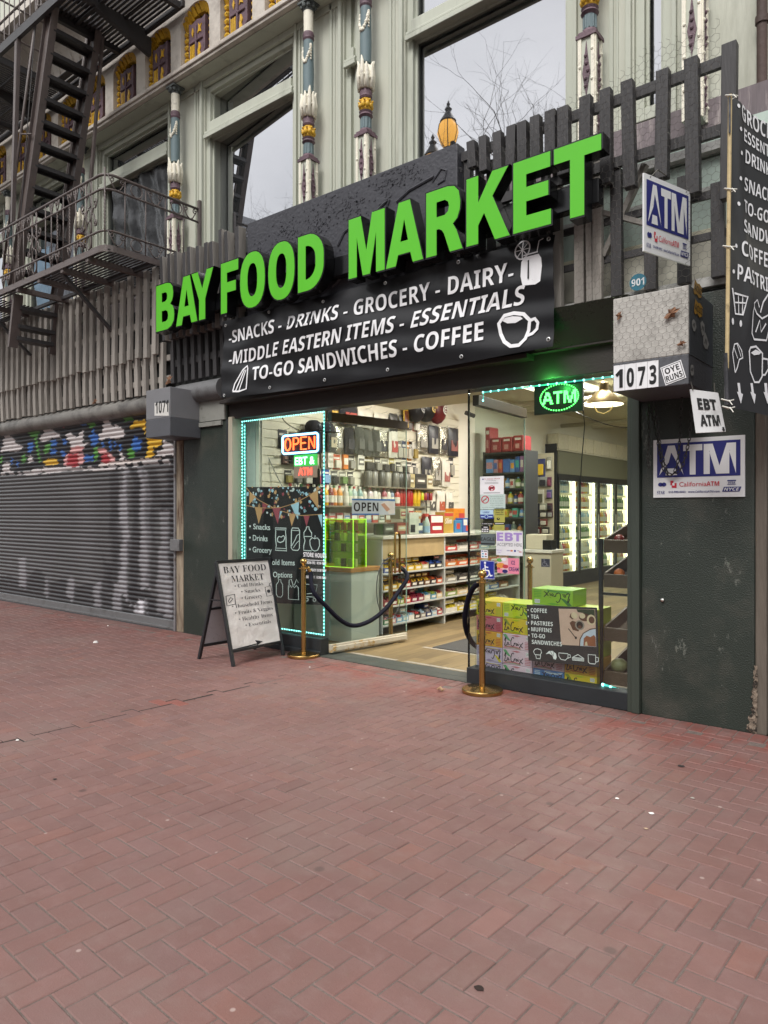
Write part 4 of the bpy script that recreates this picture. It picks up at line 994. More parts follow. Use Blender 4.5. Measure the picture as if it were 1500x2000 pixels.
# heavy grotesque outlines on a unit box
def roundD(x0, x1, z0, z1, ry, n=8):
    rx = min(x1-x0-.02, .62)
    return [(x0, z0), (x1-rx, z0)]+[(x1-rx+rx*math.sin(R(90*i/n)), z0+ry-ry*math.cos(R(90*i/n))) for i in range(1, n+1)]+[(x1-rx+rx*math.cos(R(90*i/n)), z1-ry+ry*math.sin(R(90*i/n))) for i in range(0, n+1)]+[(x0, z1)]
def ell(cx, cz, rx, rz, n=28): return [(cx+rx*math.copysign(abs(math.cos(2*math.pi*i/n))**.85, math.cos(2*math.pi*i/n)), cz+rz*math.copysign(abs(math.sin(2*math.pi*i/n))**.85, math.sin(2*math.pi*i/n))) for i in range(n)]
SHP = {
 'B': ([(0, 0), (.62, 0), (.85, .05), (.97, .15), (1, .28), (.97, .4), (.9, .48), (.78, .53), (.88, .59), (.93, .67), (.94, .76), (.9, .89), (.78, .97), (.6, 1), (0, 1)], [[(.32, .18), (.55, .18), (.65, .22), (.67, .3), (.64, .38), (.54, .42), (.32, .42)], [(.32, .61), (.5, .61), (.6, .65), (.62, .72), (.6, .78), (.52, .81), (.32, .81)]]),
 'A': ([(0, 0), (.27, 0), (.335, .17), (.665, .17), (.73, 0), (1, 0), (.65, 1), (.35, 1)], [[(.395, .37), (.605, .37), (.5, .72)]]),
 'Y': ([(.36, 0), (.64, 0), (.64, .41), (1, 1), (.71, 1), (.5, .63), (.29, 1), (0, 1), (.36, .41)], []),
 'F': ([(0, 0), (.35, 0), (.35, .4), (.86, .4), (.86, .6), (.35, .6), (.35, .79), (1, .79), (1, 1), (0, 1)], []),
 'O': (ell(.5, .5, .5, .52), [ell(.5, .5, .2, .31)]),
 'D': (roundD(0, 1, 0, 1, .42), [roundD(.3, .69, .2, .8, .24)]),
 'M': ([(0, 0), (.23, 0), (.23, .66), (.4, 0), (.6, 0), (.77, .66), (.77, 0), (1, 0), (1, 1), (.66, 1), (.5, .4), (.34, 1), (0, 1)], []),
 'R': ([(0, 0), (.29, 0), (.29, .39), (.36, .39), (.44, .36), (.5, .3), (.66, 0), (1, 0), (.84, .3), (.74, .41), (.86, .48), (.93, .6), (.94, .72), (.9, .88), (.78, .97), (.6, 1), (0, 1)], [[(.29, .58), (.52, .58), (.61, .62), (.64, .7), (.61, .77), (.52, .81), (.29, .81)]]),
 'K': ([(0, 0), (.28, 0), (.28, .27), (.42, .43), (.67, 0), (1, 0), (.61, .64), (.97, 1), (.61, 1), (.28, .6), (.28, 1), (0, 1)], []),
 'E': ([(0, 0), (1, 0), (1, .21), (.35, .21), (.35, .41), (.93, .41), (.93, .61), (.35, .61), (.35, .79), (.98, .79), (.98, 1), (0, 1)], []),
 'T': ([(.35, 0), (.65, 0), (.65, .79), (1, .79), (1, 1), (0, 1), (0, .79), (.35, .79)], [])}
def letter_mesh(ch, x0, x1, z0, z1, y0, y1, inset=0.):
    outer, holes = SHP[ch]
    bm = bmesh.new(); loops = []
    for L_ in [outer]+holes:
        vs = [bm.verts.new((x0+(x1-x0)*u, y0, z0+(z1-z0)*v)) for u, v in L_]; es = [bm.edges.new((vs[i], vs[(i+1) % len(vs)])) for i in range(len(vs))]; loops.append((vs, es))
    g = bmesh.ops.triangle_fill(bm, use_beauty=True, use_dissolve=False, edges=[e for l in loops for e in l[1]], normal=(0, -1, 0))
    ext = bmesh.ops.extrude_face_region(bm, geom=list(bm.faces))
    bmesh.ops.translate(bm, verts=[v for v in ext['geom'] if isinstance(v, bmesh.types.BMVert)], vec=(0, y1-y0, 0))
    bmesh.ops.recalc_face_normals(bm, faces=bm.faces)
    m = MB(); idx = {v: i for i, v in enumerate(bm.verts)}
    m.add([tuple(v.co) for v in bm.verts], [tuple(idx[v] for v in f.verts) for f in bm.faces]); bm.free(); return m
for ch, a, c in LETT:
    xa, xb = fp(a, 500, YL).x, fp(c, 500, YL).x
    z0, z1 = (ZL0-.006, ZL1+.006) if ch == 'O' else (ZL0, ZL1)
    # black can, lime face with a thin black rim showing
    lo = letter_mesh(ch, xa-.012, xb+.012, z0-.012, z1+.012, YL+.004, YL+.13).build('letter', GLOSSB, sign)
    letter_mesh(ch, xa, xb, z0, z1, YL, YL+.0035).build('letter_face', LIME, lo)
b = MB()
for a, c, zz in ((640, 1174, .25), (330, 640, .25)):
    xa, xb = fp(a, 500, -.2).x, fp(c, 500, -.2).x; b.box(xa, xb, -.245, -.15, ZL0+.12, ZL0+.3)
b.build('raceway', GLOSSB, sign, bevel=.006)
# ---- banner under the letters
bn = thing('banner', 'long black vinyl banner with white lettering about snacks, drinks and coffee under the green letters', 'banner', (-4.4, -.2, 2.7))
YB = -.2
TL, TR, BL_, BR_ = fp(437, 628, YB), fp(1083, 457, YB), fp(433, 778, YB), fp(1081, 677, YB)
def bsag(u, v):
    p = (TL*(1-u)+TR*u)*v+(BL_*(1-u)+BR_*u)*(1-v)
    dz = -.035*math.sin(math.pi*u)*(1-v)-.01*abs(math.sin(4*math.pi*u))*v
    y = .012*math.sin(9*u+7*v)+.018*math.sin(math.pi*u)*math.sin(math.pi*v)
    for ui in (0, .22, .47, .72, 1):           # puckers from the eyelets
        d = abs(u-ui); y += .009*math.exp(-(d/.05)**2)*(v**2+.7*(1-v)**3)*math.sin(40*(u-ui)+3*v)
    y += .005*math.sin(26*u-11*v)*math.sin(3*u+1)+.006*math.sin(14*u+22*v)
    y += .018*math.exp(-((v-.72-.25*(u-.3))/.09)**2)*math.exp(-((u-.3)/.25)**2)
    return p+V(0, -y, dz)
def bn_f(u, v, c=0): return bsag(u, v)+V(0, -c, 0)
b = MB(); nu, nv = 240, 72
b.v = [tuple(bsag(i/nu, j/nv)) for j in range(nv+1) for i in range(nu+1)]
b.f = [(j*(nu+1)+i, j*(nu+1)+i+1, (j+1)*(nu+1)+i+1, (j+1)*(nu+1)+i) for j in range(nv) for i in range(nu)]; b.m = [0]*len(b.f)
vb = b.build('vinyl', mat('black vinyl', '#17171a', .36, var=.12, vs=2), bn, smooth='all')
def uvB(px, py):
    """banner coordinates of a pixel"""
    p = fp(px, py, YB); u = (p.x-BL_.x)/(BR_.x-BL_.x); zt = TL.z*(1-u)+TR.z*u; zb = BL_.z*(1-u)+BR_.z*u-.035*math.sin(math.pi*u)
    return (u, (p.z-zb)/(zt-zb))
BW_ = (BR_.x-BL_.x); BH_ = TL.z-BL_.z
def bline(m, t, pl, pr_, capL, capR, style='sb', slant=0., segs=None):
    (u0, v0), (u1, v1) = uvB(*pl), uvB(*pr_)
    (_, vt0), (_, vt1) = uvB(pl[0], pl[1]-capL), uvB(pr_[0], pr_[1]-capR)
    # pixel-to-u is perspective already; text runs along u with baseline and cap blended
    vs, fs = text2d(t, style, 0., 0., 4); xa, xb = min(q[0] for q in vs), max(q[0] for q in vs); hc = cap(style)
    out_ = []
    for q in vs:
        s_ = (q[0]-xa)/(xb-xa); vb_ = v0+(v1-v0)*s_; vt_ = vt0+(vt1-vt0)*s_
        uu = u0+(u1-u0)*s_+slant*(q[1]/hc)*.012
        out_.append(bn_f(uu, vb_+(vt_-vb_)*q[1]/hc, .009))
    m.add(out_, fs)
m = MB()
bline(m, '-SNACKS - DRINKS - GROCERY - DAIRY-', (443, 671), (1003, 547), 23, 37)
bline(m, '-MIDDLE EASTERN ITEMS - ESSENTIALS', (445, 713), (1021, 593), 24, 35, slant=.6)
bline(m, 'TO-GO SANDWICHES - COFFEE', (494, 743), (945, 664), 26, 36)
asp = BW_/BH_
def bpx(pts): return [uvB(*p) for p in pts]
def bl(pts, w, closed=False): m.line(bn_f, bpx(pts), w, .008, 0, closed, asp)
bl([(974, 632), (978, 652), (987, 668), (1000, 677), (1016, 675), (1027, 662), (1032, 645), (1034, 625), (1022, 613), (1003, 611), (985, 616)], .035, True)
bl([(1034, 626), (1044, 622), (1050, 630), (1048, 642), (1040, 651), (1031, 655)], .03)
m.poly(bn_f, bpx([(980, 626), (990, 631), (1006, 630), (1020, 622), (1016, 618), (1000, 617), (986, 620)]), .004)
bl([(458, 765), (460, 750), (475, 722), (482, 714), (484, 720), (484, 760), (470, 765), (458, 765)], .022)
bl([(470, 765), (481, 722)], .018); bl([(463, 766), (478, 722)], .022)
m.poly(bn_f, bpx([(1021, 558), (1046, 556), (1056, 550), (1059, 520), (1058, 505), (1053, 497), (1024, 503), (1018, 512), (1017, 540)]), .004)
bl([(1023, 500), (1052, 493)], .012); bl([(1050, 494), (1052, 470), (1060, 466)], .01)
pc = uvB(1020, 488)
m.line(bn_f, [(pc[0]+.016*math.cos(a*math.pi/8), pc[1]+.085*math.sin(a*math.pi/8)) for a in range(16)], .014, .004, 0, True, asp)
for a in range(8): m.line(bn_f, [pc, (pc[0]+.016*math.cos(a*math.pi/4), pc[1]+.085*math.sin(a*math.pi/4))], .009, .004, 0, False, asp)
m.build('lettering', WHITE, vb)
m = MB(); m.poly(bn_f, bpx([(1031, 545), (1034, 545), (1034, 508), (1031, 509)]), .006); m.build('jar_slot', BLACK, vb)
m = MB()
for px, py in ((439, 637), (524, 603), (628, 588), (748, 546), (895, 504), (1070, 466), (440, 773), (527, 757), (634, 742), (757, 722), (903, 697), (1072, 663)):
    u, v = uvB(px, py); p = bn_f(min(max(u, .01), .99), min(max(v, .03), .97), .004); m.tube([p+V(.013*math.cos(a*math.pi/5), 0, .013*math.sin(a*math.pi/5)) for a in range(10)], .005, 5, closed=True)
m.build('eyelet', mat('eyelet metal', '#c8c8c6', .3, metal=.8), vb)
# ---- bank-machine signs (blade sign and wall sign share one artwork)
NAVY = mat('navy print', '#22276f', .45, var=.04); SIGNW = mat('sign white', '#dadbdc', .4, var=.03, dirt=('#a9a9a8', 5, .62, .8)); REDP = mat('red print', '#c02a3c', .5); GREYP = mat('grey print', '#6a6a72', .5)
def atm_art(m, f):                           # unit square art
    m.rect(f, .045, .955, .345, .93, .002, 1)
    m.text(f, 'A', .07, .35, .39, .49, off=.004, mi=0, bold=.012); m.text(f, 'T', .345, .555, .39, .49, off=.004, mi=0, bold=.012); m.text(f, 'M', .57, .91, .39, .49, off=.004, mi=0, bold=.008)
    m.disc(f, .085, .225, .028, .035, .003, 1); m.disc(f, .125, .225, .028, .035, .003, 1); m.text(f, 'STAR', .045, .135, .06, .055, style='ser', off=.003, mi=1)
    m.rect(f, .2, .235, .21, .29, .003, 2); m.rect(f, .215, .27, .165, .245, .0032, 2); m.rect(f, .222, .248, .205, .25, .0036, 0)
    m.text(f, 'California', .3, .6, .185, .075, style='def', off=.003, mi=2); m.text(f, 'ATM', .6, .735, .185, .075, off=.003, mi=2, style='sb')
    m.text(f, '510-999-9993', .18, .37, .075, .035, off=.003, mi=1, style='sb'); m.text(f, 'www.CaliforniaATM.com', .4, .74, .075, .035, off=.003, mi=1)
    m.rect(f, .82, .91, .255, .275, .003, 1); m.rect(f, .82, .91, .2, .21, .003, 1); m.text(f, 'VISA', .83, .9, .217, .03, off=.003, mi=1, style='sbi')
    m.poly(f, [(.765, .085), (.945, .085), (.965, .165), (.785, .165)], .003, 1); m.text(f, 'NYCE', .785, .945, .1, .05, off=.004, mi=0, style='sbi')
def atm_sign(name, lab, o, r, u, th):
    t = thing(name, lab, 'sign', o); f = frame(o, r, u)
    m = MB(); P = [f(0, 0, 0), f(1, 0, 0), f(1, 1, 0), f(0, 1, 0)]; n = (f(0, 0, 1)-f(0, 0, 0))*th
    m.hexa([P[0]-n, P[1]-n, P[2]-n, P[3]-n, P[0], P[1], P[2], P[3]]); p = m.build('panel', SIGNW, t)
    m = MB(); atm_art(m, f); m.build('lettering', [SIGNW, NAVY, REDP, GREYP], p)
    return t, f
A0, A1, A2 = fp(1276, 972, -.012), fp(1455, 970, -.012), fp(1276, 860, -.012)
atm_sign('cash_sign', 'wide blue and white cash machine sign fixed flat on the green pilaster behind chains', A0, A1-A0, A2-A0, .01)
# blade sign hanging from the slats: its left edge nearest, swinging away to the right
Q0 = fp(1258, 490, -.62); dirb = V(math.sin(R(45)-.0), 0, 0)
def along(px_l, pz, px_r, py_r, dv):
    """point at pixel px_r reached from p along horizontal direction dv"""
    t = (px_r-750)/F; dx, dy = (-SN+CS*t), (CS+SN*t)
    det = dv.x*(-dy)-dv.y*(-dx); bx, by = -pz.x, CY-pz.y
    s_ = (bx*(-dy)-by*(-dx))/det; return pz+dv*s_
psi = math.atan2(2830-750, F)                # image direction of the sign plane
dv = V(CS*math.sin(psi)-SN*math.cos(psi), SN*math.sin(psi)+CS*math.cos(psi), 0)
E1 = along(None, Q0, 1348, 520, dv); T0 = fp(1258, 337, -.62)
t_, f_ = atm_sign('cash_sign', 'blue and white cash machine blade sign hanging out from the black slats', Q0, E1-Q0, V(0, 0, T0.z-Q0.z), .012)
m = MB()
for u in (.12, .9): p = f_(u, .97, 0); m.tube([p, p+V(.01, .12, .09), p+V(.02, .25, .1)], .004, 5)
m.build('hanger', WIRE, t_)
# small food-benefit sign hanging askew
q0, q1, q2, q3 = fp(1359, 846, -.5), fp(1418, 843, -.44), fp(1403, 767, -.44), fp(1347, 760, -.5)
t = thing('hanging_sign', 'tilted white sign reading EBT ATM with a small arrow, under the number box', 'sign', q0)
n = (q1-q0).cross(q3-q0).normalized()*.008
m = MB(); m.hexa([q0-n, q1-n, q2-n, q3-n, q0, q1, q2, q3]); pn = m.build('panel', SIGNW, t, bevel=.002)
f = lambda u, v, c=0: (q0*(1-u)+q1*u)*(1-v)+(q3*(1-u)+q2*u)*v+n.normalized()*c
m = MB(); m.text(f, 'EBT', .2, .85, .55, .25, off=.003, bold=.03); m.text(f, 'ATM', .2, .87, .16, .25, off=.003, bold=.03)
m.poly(f, [(.9, .12), (.96, .12), (.97, .05), (.99, .05), (.93, .0), (.87, .06), (.9, .06)], .003)
m.build('lettering', BLACK, pn)
m = MB(); m.tube([q3+V(.02, 0, -.01), fp(1348, 742, -.5)], .003, 4); m.tube([q2+V(-.02, 0, -.01), fp(1395, 748, -.42)], .003, 4); m.build('hanger', WIRE, t)
# chains in front of the wall sign
CHN = mat('chain steel', '#4a4846', .35, metal=.8, var=.3)
def chain(name, pts, lab, step=.03):
    m = MB(); L_ = 0; k = 0
    segs = [Vector(p) for p in pts]; i = 0; pos = segs[0]
    total = [0]
    for a, c in zip(segs, segs[1:]): total.append(total[-1]+(c-a).length)
    s_ = 0
    while s_ < total[-1]:
        j = max(q for q in range(len(total)) if total[q] <= s_); j = min(j, len(segs)-2)
        d = (segs[j+1]-segs[j]).normalized(); c = segs[j]+d*(s_-total[j]); sd = V(1, 0, 0) if k % 2 else V(0, 1, 0)
        sd = (sd-d*sd.dot(d)).normalized()
        m.tube([c+d*.02*math.cos(a*math.pi/5)+sd*.009*math.sin(a*math.pi/5) for a in range(10)], .0032, 4, closed=True); s_ += step; k += 1
    o = m.build('chain', CHN); tag(o, lab, 'chain')
def cpx(L_, y): return [fp(a, c, y) for a, c in L_]
def catm(P, n=6):
    r = []
    for i in range(len(P)-1):
        p0, p1, p2, p3 = P[max(i-1, 0)], P[i], P[i+1], P[min(i+2, len(P)-1)]
        for j in range(n):
            t = j/n; r.append(.5*((2*p1)+(p2-p0)*t+(2*p0-5*p1+4*p2-p3)*t*t+(3*p1-p0-3*p2+p3)*t**3))
    return r+[P[-1]]
chain('chain', catm(cpx([(1270, 795), (1283, 850), (1290, 895), (1298, 920), (1310, 927), (1318, 920), (1325, 890), (1332, 770)], -.05)), 'black chain looped over the left letter of the wall sign')
chain('chain', catm(cpx([(1278, 790), (1283, 830), (1292, 885), (1304, 922), (1313, 926), (1330, 915), (1340, 885), (1347, 850), (1350, 800)], -.06)), 'black chain looped lower and wider over the wall sign')
chain('chain', catm(cpx([(1266, 800), (1267, 860), (1265, 885), (1267, 915)], -.05)), 'short end of black chain hanging beside the wall sign')
# ---- tall banner on a bamboo pole at the right edge
vb_ = thing('vertical_banner', 'tall black banner on a bamboo pole at the right edge with drawn grocery icons', 'banner', fp(1425, 790, -.75))
psi2 = math.atan2(2750-750, F); dv2 = V(CS*math.sin(psi2)-SN*math.cos(psi2), SN*math.sin(psi2)+CS*math.cos(psi2), 0)
PB, PT = fp(1421, 795, -.75), fp(1427, 185, -.75)
m = MB(); m.tube([fp(1419, 785, -.765), fp(1426, 185, -.765)], .011, 8); m.build('pole', mat('bamboo pole', '#b8a47a', .5, var=.2, vs=12, dirt=('#6b5a3d', 9, .55, .7)), vb_, smooth=True)
m = MB(); m.tube([fp(1418, 690, -.766), fp(1420, 790, -.766)], .0135, 8); m.tube([fp(1425, 190, -.782), fp(1425, 260, -.782)], .006, 6)
m.build('pole_sleeve', mat('steel sleeve', '#4d4d50', .35, metal=.6, var=.4, vs=20), vb_, smooth=True)
WID = .62; HT = PT.z-PB.z
def vbn(u, v, c=0):
    """u in metres from the pole, v 0..1"""
    fold = .014*math.exp(-((u-.16-.06*math.sin(v*5))/.05)**2)*(1 if v > .35 else max(0, (v-.2)/.15)) + .006*math.sin(v*14+u*9)
    p = PB+V(0, 0, HT*v)+dv2*u
    nn = V(dv2.y, -dv2.x, 0)
    sag = -.05*max(0, u)*(1-v)*.6-.02*math.sin(min(u, .6)*5)*v
    return p+nn*(fold+c)+V(0, 0, sag)
m = MB(); nu, nv = 60, 60
m.v = [tuple(vbn(.004+WID*i/nu, j/nv)) for j in range(nv+1) for i in range(nu+1)]; m.f = [(j*(nu+1)+i, j*(nu+1)+i+1, (j+1)*(nu+1)+i+1, (j+1)*(nu+1)+i) for j in range(nv) for i in range(nu)]; m.m = [0]*len(m.f)
vy = m.build('vinyl', mat('charcoal vinyl', '#2e2f31', .5, var=.08, vs=2), vb_, smooth='all')
# pixel -> banner coordinates
def uvV(px, py):
    q = along(None, PB, px, 0, dv2); u = (q-PB).dot(dv2); d = F and ((q.x*-SN)+(q.y-CY)*CS); z = CH+d*(1000-py)/F
    v = (z-PB.z+.03*u)/HT; return (u, v)
m = MB()
for t, px, py, h in (('GROCERY', 1442, 232, 32), ('ESSENTIALS', 1449, 274, 25), ('DRINKS', 1453, 316, 26), ('SNACKS', 1452, 369, 26), ('TO-GO', 1451, 412, 25), ('SANDWICHES', 1449, 452, 26), ('COFFEE', 1445, 498, 30), ('PASTRIES', 1438, 545, 30)):
    u, v = uvV(px, py); _, vt = uvV(px, py-h); h_ = vt-v
    fr = lambda a, c, o=0: vbn(u+a, v+c, .004+o)
    vs, fs = text2d(t, 'sb', -.005); xa = min(q[0] for q in vs); k = h_/cap('sb')
    m.add([vbn(u+(q[0]-xa)*k*HT*.86, v+q[1]*k, .004) for q in vs], fs)
for px, py in ((1436, 208), (1440, 253), (1443, 299), (1443, 348), (1441, 397), (1435, 480), (1431, 530)):
    u, v = uvV(px, py); m.add([vbn(u+.012*math.cos(a*math.pi/6), v+.012/HT*math.sin(a*math.pi/6), .004) for a in range(12)], [tuple(range(12))])
def vl(pts, w, closed=False): m.line(vbn, [uvV(*p) for p in pts], w/HT, .004, 0, closed, 1/HT)
vl([(1430, 562), (1433, 580), (1437, 612), (1450, 614), (1455, 580), (1434, 572)], .012)
for a, c in (((1436, 590), (1454, 592)), ((1441, 576), (1443, 612)), ((1448, 578), (1449, 613))): vl([a, c], .008)
for px, py in ((1432, 627), (1447, 631)):
    u, v = uvV(px, py); m.add([vbn(u+.012*math.cos(a*math.pi/6), v+.02/HT*math.sin(a*math.pi/6), .004) for a in range(12)], [tuple(range(12))])
vl([(1466, 610), (1467, 650), (1472, 662), (1494, 665), (1500, 640), (1500, 615), (1485, 622), (1475, 612), (1468, 600)], .012, True); vl([(1474, 648), (1481, 625), (1484, 648), (1493, 632)], .012)
vl([(1470, 605), (1468, 592), (1476, 585), (1480, 600)], .01); vl([(1482, 610), (1488, 590), (1500, 575)], .012)
vl([(1433, 728), (1429, 690), (1434, 672), (1441, 670), (1449, 684), (1451, 698), (1443, 702), (1438, 718), (1433, 728)], .009); vl([(1433, 680), (1440, 700)], .007); vl([(1440, 672), (1447, 696)], .007)
vl([(1464, 685), (1466, 725), (1474, 746), (1483, 746), (1489, 735), (1488, 690), (1476, 676), (1466, 678)], .013, True); vl([(1489, 700), (1498, 702), (1500, 720), (1494, 732), (1489, 732)], .012)
m.poly(vbn, [uvV(*p) for p in [(1467, 688), (1473, 693), (1482, 692), (1486, 688), (1476, 682)]], .004)
for px in (1440, 1468, 1496):
    m.poly(vbn, [uvV(px-3, 748), uvV(px+2, 748), uvV(px+4, 768), uvV(px+8, 770), uvV(px+4, 789), uvV(px-4, 765), uvV(px-1, 766)], .004)
m.build('lettering', WHITE, vy)
m = MB()
for px, py in ((1426, 190), (1424, 372), (1421, 484), (1418, 783), (1420, 797)):
    c = fp(px, py, -.76); m.tube([c+V(-.02, -.02, .01), c+V(.02, -.02, -.005), c+V(.035, .02, .005), c+V(0, .03, 0), c+V(-.02, -.02, .01)], .004, 5); m.tube([c+V(.02, -.02, 0), c+V(.04, -.03, -.03)], .003, 4)
m.build('cable_tie', mat('white tie', '#cfccc3', .5), vb_)
# ================================================================== SHOP FRONT: glass, doors, lights, stickers
random.seed(17)
GL = glass('shop glass', (.93, .97, .95), 1.45, .03)
FRD = mat('dark shop frame', '#23272a', .5, var=.15, bump=.15)
FRG = mat('dark green frame', '#353c35', .5, var=.12, bump=.3, dirt=('#6b675c', 8, .62, .75), streak=True)
HDR = mat('dark brown header', '#2e2825', .55, var=.15, bump=.2)
YG = .08
XA_, XB_ = -6.33, -4.985                    # left window
XC_, XD_ = fp(917, 1000, YG).x, -1.868       # right window
ZH = 2.5
sf = thing('storefront', 'glazed storefront with dark header and black sills under the black banner', 'shop front', (-4.1, .1, 0))
b = MB(); b.box(-6.44, -1.775, .03, .22, ZH, 2.72); b.box(-6.44, -2.63, -.1, .0295, 2.66, 2.7); b.box(-6.44, -1.775, -.02, .04, 2.703, 3.02); b.build('header', HDR, sf, bevel=.004)
b = MB(); b.hexa([(-2.6, -.022, 2.72), (-1.8, -.022, 2.72), (-1.8, -.021, 2.72), (-2.6, -.021, 2.72), (-2.6, -.19, 2.98), (-1.8, -.19, 2.98), (-1.8, -.021, 2.985), (-2.6, -.021, 2.985)]); b.build('metal_fascia', mat('green black metal', '#1e2a22', .28, var=.2, bump=.15), sf, bevel=.01)
b = MB(); b.box(XA_, XB_, .02, .14, 0, .17); b.box(XA_, XB_, -.012, .0195, .0, .05); b.build('sill', FRD, sf, bevel=.005)
b = MB(); b.box(XC_+.02, XD_, .0, .14, 0, .13); b.build('sill', FRD, sf, bevel=.005)
b = MB(); b.box(-6.44, -6.405, .0, .3, 0, ZH); b.build('jamb', FRD, sf)
b = MB(); b.box(-6.404, -6.335, -.005, .14, 0, ZH+.02); b.build('jamb', mat('peeling cream jamb', '#a59d8c', .7, var=.15, vs=5, streak=True, bump=.4, dirt=('#5a4638', 6, .56, .66)), sf, bevel=.005)
b = MB(); b.box(XD_, -1.835, -.02, .16, 0, ZH); b.box(-1.834, -1.776, -.035, .16, 0, 2.4); b.build('jamb', FRG, sf, bevel=.006)
b = MB(); b.box(XA_, XB_, YG-.005, YG+.005, .171, ZH-.001); b.build('pane', GL, sf)
b = MB(); b.box(XC_, XD_-.001, YG-.005, YG+.005, .131, ZH-.001); b.build('pane', GL, sf)
b = MB(); b.box(XC_-.012, XC_-.0005, YG-.008, YG+.008, .05, ZH-.0005); b.build('glass_edge', mat('dark glass edge', '#101413', .25), sf)
def door(name, lab, h, e, rail, railm, rad=.0):
    t = thing(name, lab, 'door', h); d = (e-h).normalized(); nrm = V(-d.y, d.x, 0)
    def slab(m, s0, s1, th, z0, z1): 
        a, c = h+d*s0, h+d*s1; o = nrm*th/2
        m.hexa([V(a.x-o.x, a.y-o.y, z0), V(c.x-o.x, c.y-o.y, z0), V(c.x+o.x, c.y+o.y, z0), V(a.x+o.x, a.y+o.y, z0), V(a.x-o.x, a.y-o.y, z1), V(c.x-o.x, c.y-o.y, z1), V(c.x+o.x, c.y+o.y, z1), V(a.x+o.x, a.y+o.y, z1)])
    L_ = (e-h).length
    m = MB(); slab(m, 0, L_, .012, rail+.002, 2.368); m.build('pane', GL, t)
    m = MB(); slab(m, L_+.0005, L_+.006, .011, rail+.01, 2.36); m.build('glass_edge', mat('pale glass edge', '#a9c4b8', .2), t)
    m = MB(); slab(m, 0, L_, .045, .02, rail); slab(m, .02, L_-.02, .07, .035, rail-.02); m.build('bottom_rail', railm, t, bevel=.006)
    m = MB(); slab(m, 0, L_, .06, 2.37, 2.46); m.build('top_rail', mat('brown top rail', '#3a3022', .5), t, bevel=.004)
    return t, d, nrm
DL0, DL1 = V(-4.96, .13, 0), V(-4.8, 1.2, 0)
RAILM = mat('peeling cream rail', '#bfb7a4', .6, var=.12, vs=8, bump=.4, dirt=('#a88546', 9, .52, .6))
dl, dd, dn = door('glass_door', 'left glass shop door standing open inwards with peeling cream bottom rail', DL0, DL1, .105, RAILM)
DR1 = fp(1024, 1000, 1.15); DR0 = V(XC_+.03, .13, 0); DR1.z = 0
dr, _, _ = door('glass_door', 'right glass shop door folded open behind the right window', DR0, DR1, .105, RAILM)
m = MB(); q = DL0+dd*.9; n2 = dn*-.05
hp = [q+n2+V(0, 0, z)+dd*x for x, z in ((-.035, .78), (-.035, 1.18), (-.02, 1.22), (.02, 1.22), (.035, 1.18), (.035, .78))]
m.tube(hp, .013, 8); m.build('handle', BRASS if 'BRASS' in globals() else mat('polished brass', '#b3935c', .22, metal=1, var=.08, vs=8), dl, smooth=True)
m = MB(); q = DL0+dd*.8+dn*-.03+V(0, 0, .62); m.tube([q+dd*.19*math.sin(a*math.pi/14)+V(0, 0, .33*math.cos(a*math.pi/14)) for a in range(28)], .005, 5, closed=True)
o = m.build('wire_loop', mat('steel cable', '#55585a', .35, metal=.7), smooth='all'); tag(o, 'large loop of steel cable lock hanging on the left glass door', 'cable lock')
# OPEN card on the left door
m = MB(); fo = lambda u, v, c=0: (DL0+dd*(.28+.62*u)+dn*(-.012-c)+V(0, 0, 1.42+.17*v))
m.rect(fo, 0, 1, 0, 1, .001, 0); m.rect(fo, 0, 1, .9, 1, .0015, 1); m.rect(fo, 0, .62, 0, .08, .0015, 1); m.text(fo, 'OPEN', .04, .6, .22, .55, off=.002, mi=2)
m.poly(fo, [(.64, .7), (.8, .9), (.98, .8), (.99, .1), (.85, .05), (.78, .4)], .0016, 3); m.poly(fo, [(.66, .65), (.74, .75), (.88, .35), (.8, .2)], .0018, 4)
o = m.build('open_card', [mat('card blue white', '#b7c3c8', .5), mat('card blue', '#2c6db0', .5), BLACK, mat('card pale', '#cfcdc6', .5), mat('card skin', '#b78f76', .5)]); tag(o, 'blue and white card reading OPEN on the left glass door', 'sign')
# ---- string lights round the windows
LEDM = emit('aqua led', '#8ff4ea', 2.2); LEDT = mat('aqua strip', '#4bb5ad', .3)
LEDT.node_tree.nodes['Principled BSDF'].inputs['Emission Color'].default_value = (.06, .5, .45, 1); LEDT.node_tree.nodes['Principled BSDF'].inputs['Emission Strength'].default_value = .5
def led(lab, pts, step, r=.0075, tr=.011):
    t = thing('led_strip', lab, 'light strip', pts[0])
    m = MB(); m.tube(pts, tr*.55, 6); m.build('strip', LEDT, t, smooth='all')
    m = MB(); acc = 0
    for a, c in zip(pts, pts[1:]):
        a, c = Vector(a), Vector(c); L_ = (c-a).length; k = 0.
        while k < L_:
            m.ball(a.lerp(c, k/L_)+V(0, -.006, 0), r, 6); k += step
    m.build('light_bead', LEDM, t, smooth='all')
Yl = .045+.06
led('aqua light strip framing the left shop window', [V(XB_-.03, Yl, .2), V(XA_+.045, Yl, .2), V(XA_+.045, Yl, ZH-.03), V(XB_-.03, Yl, ZH-.03), V(XB_-.03, Yl, .2)], .036)
led('second aqua light strip along the left edge of the left shop window', [V(XA_+.085, Yl, .25), V(XA_+.085, Yl, ZH-.06)], .04)
led('aqua light strip along the top of the right shop window', [V(fp(944, 800, Yl).x, Yl, ZH-.1), V(fp(944, 800, Yl).x, Yl, ZH-.03), V(XD_-.03, Yl, ZH-.03)], .075, .009)
led('short aqua light piece at the bottom right of the right shop window', [fp(1178, 1337, Yl), fp(1222, 1352, Yl)], .06, .013, .02)
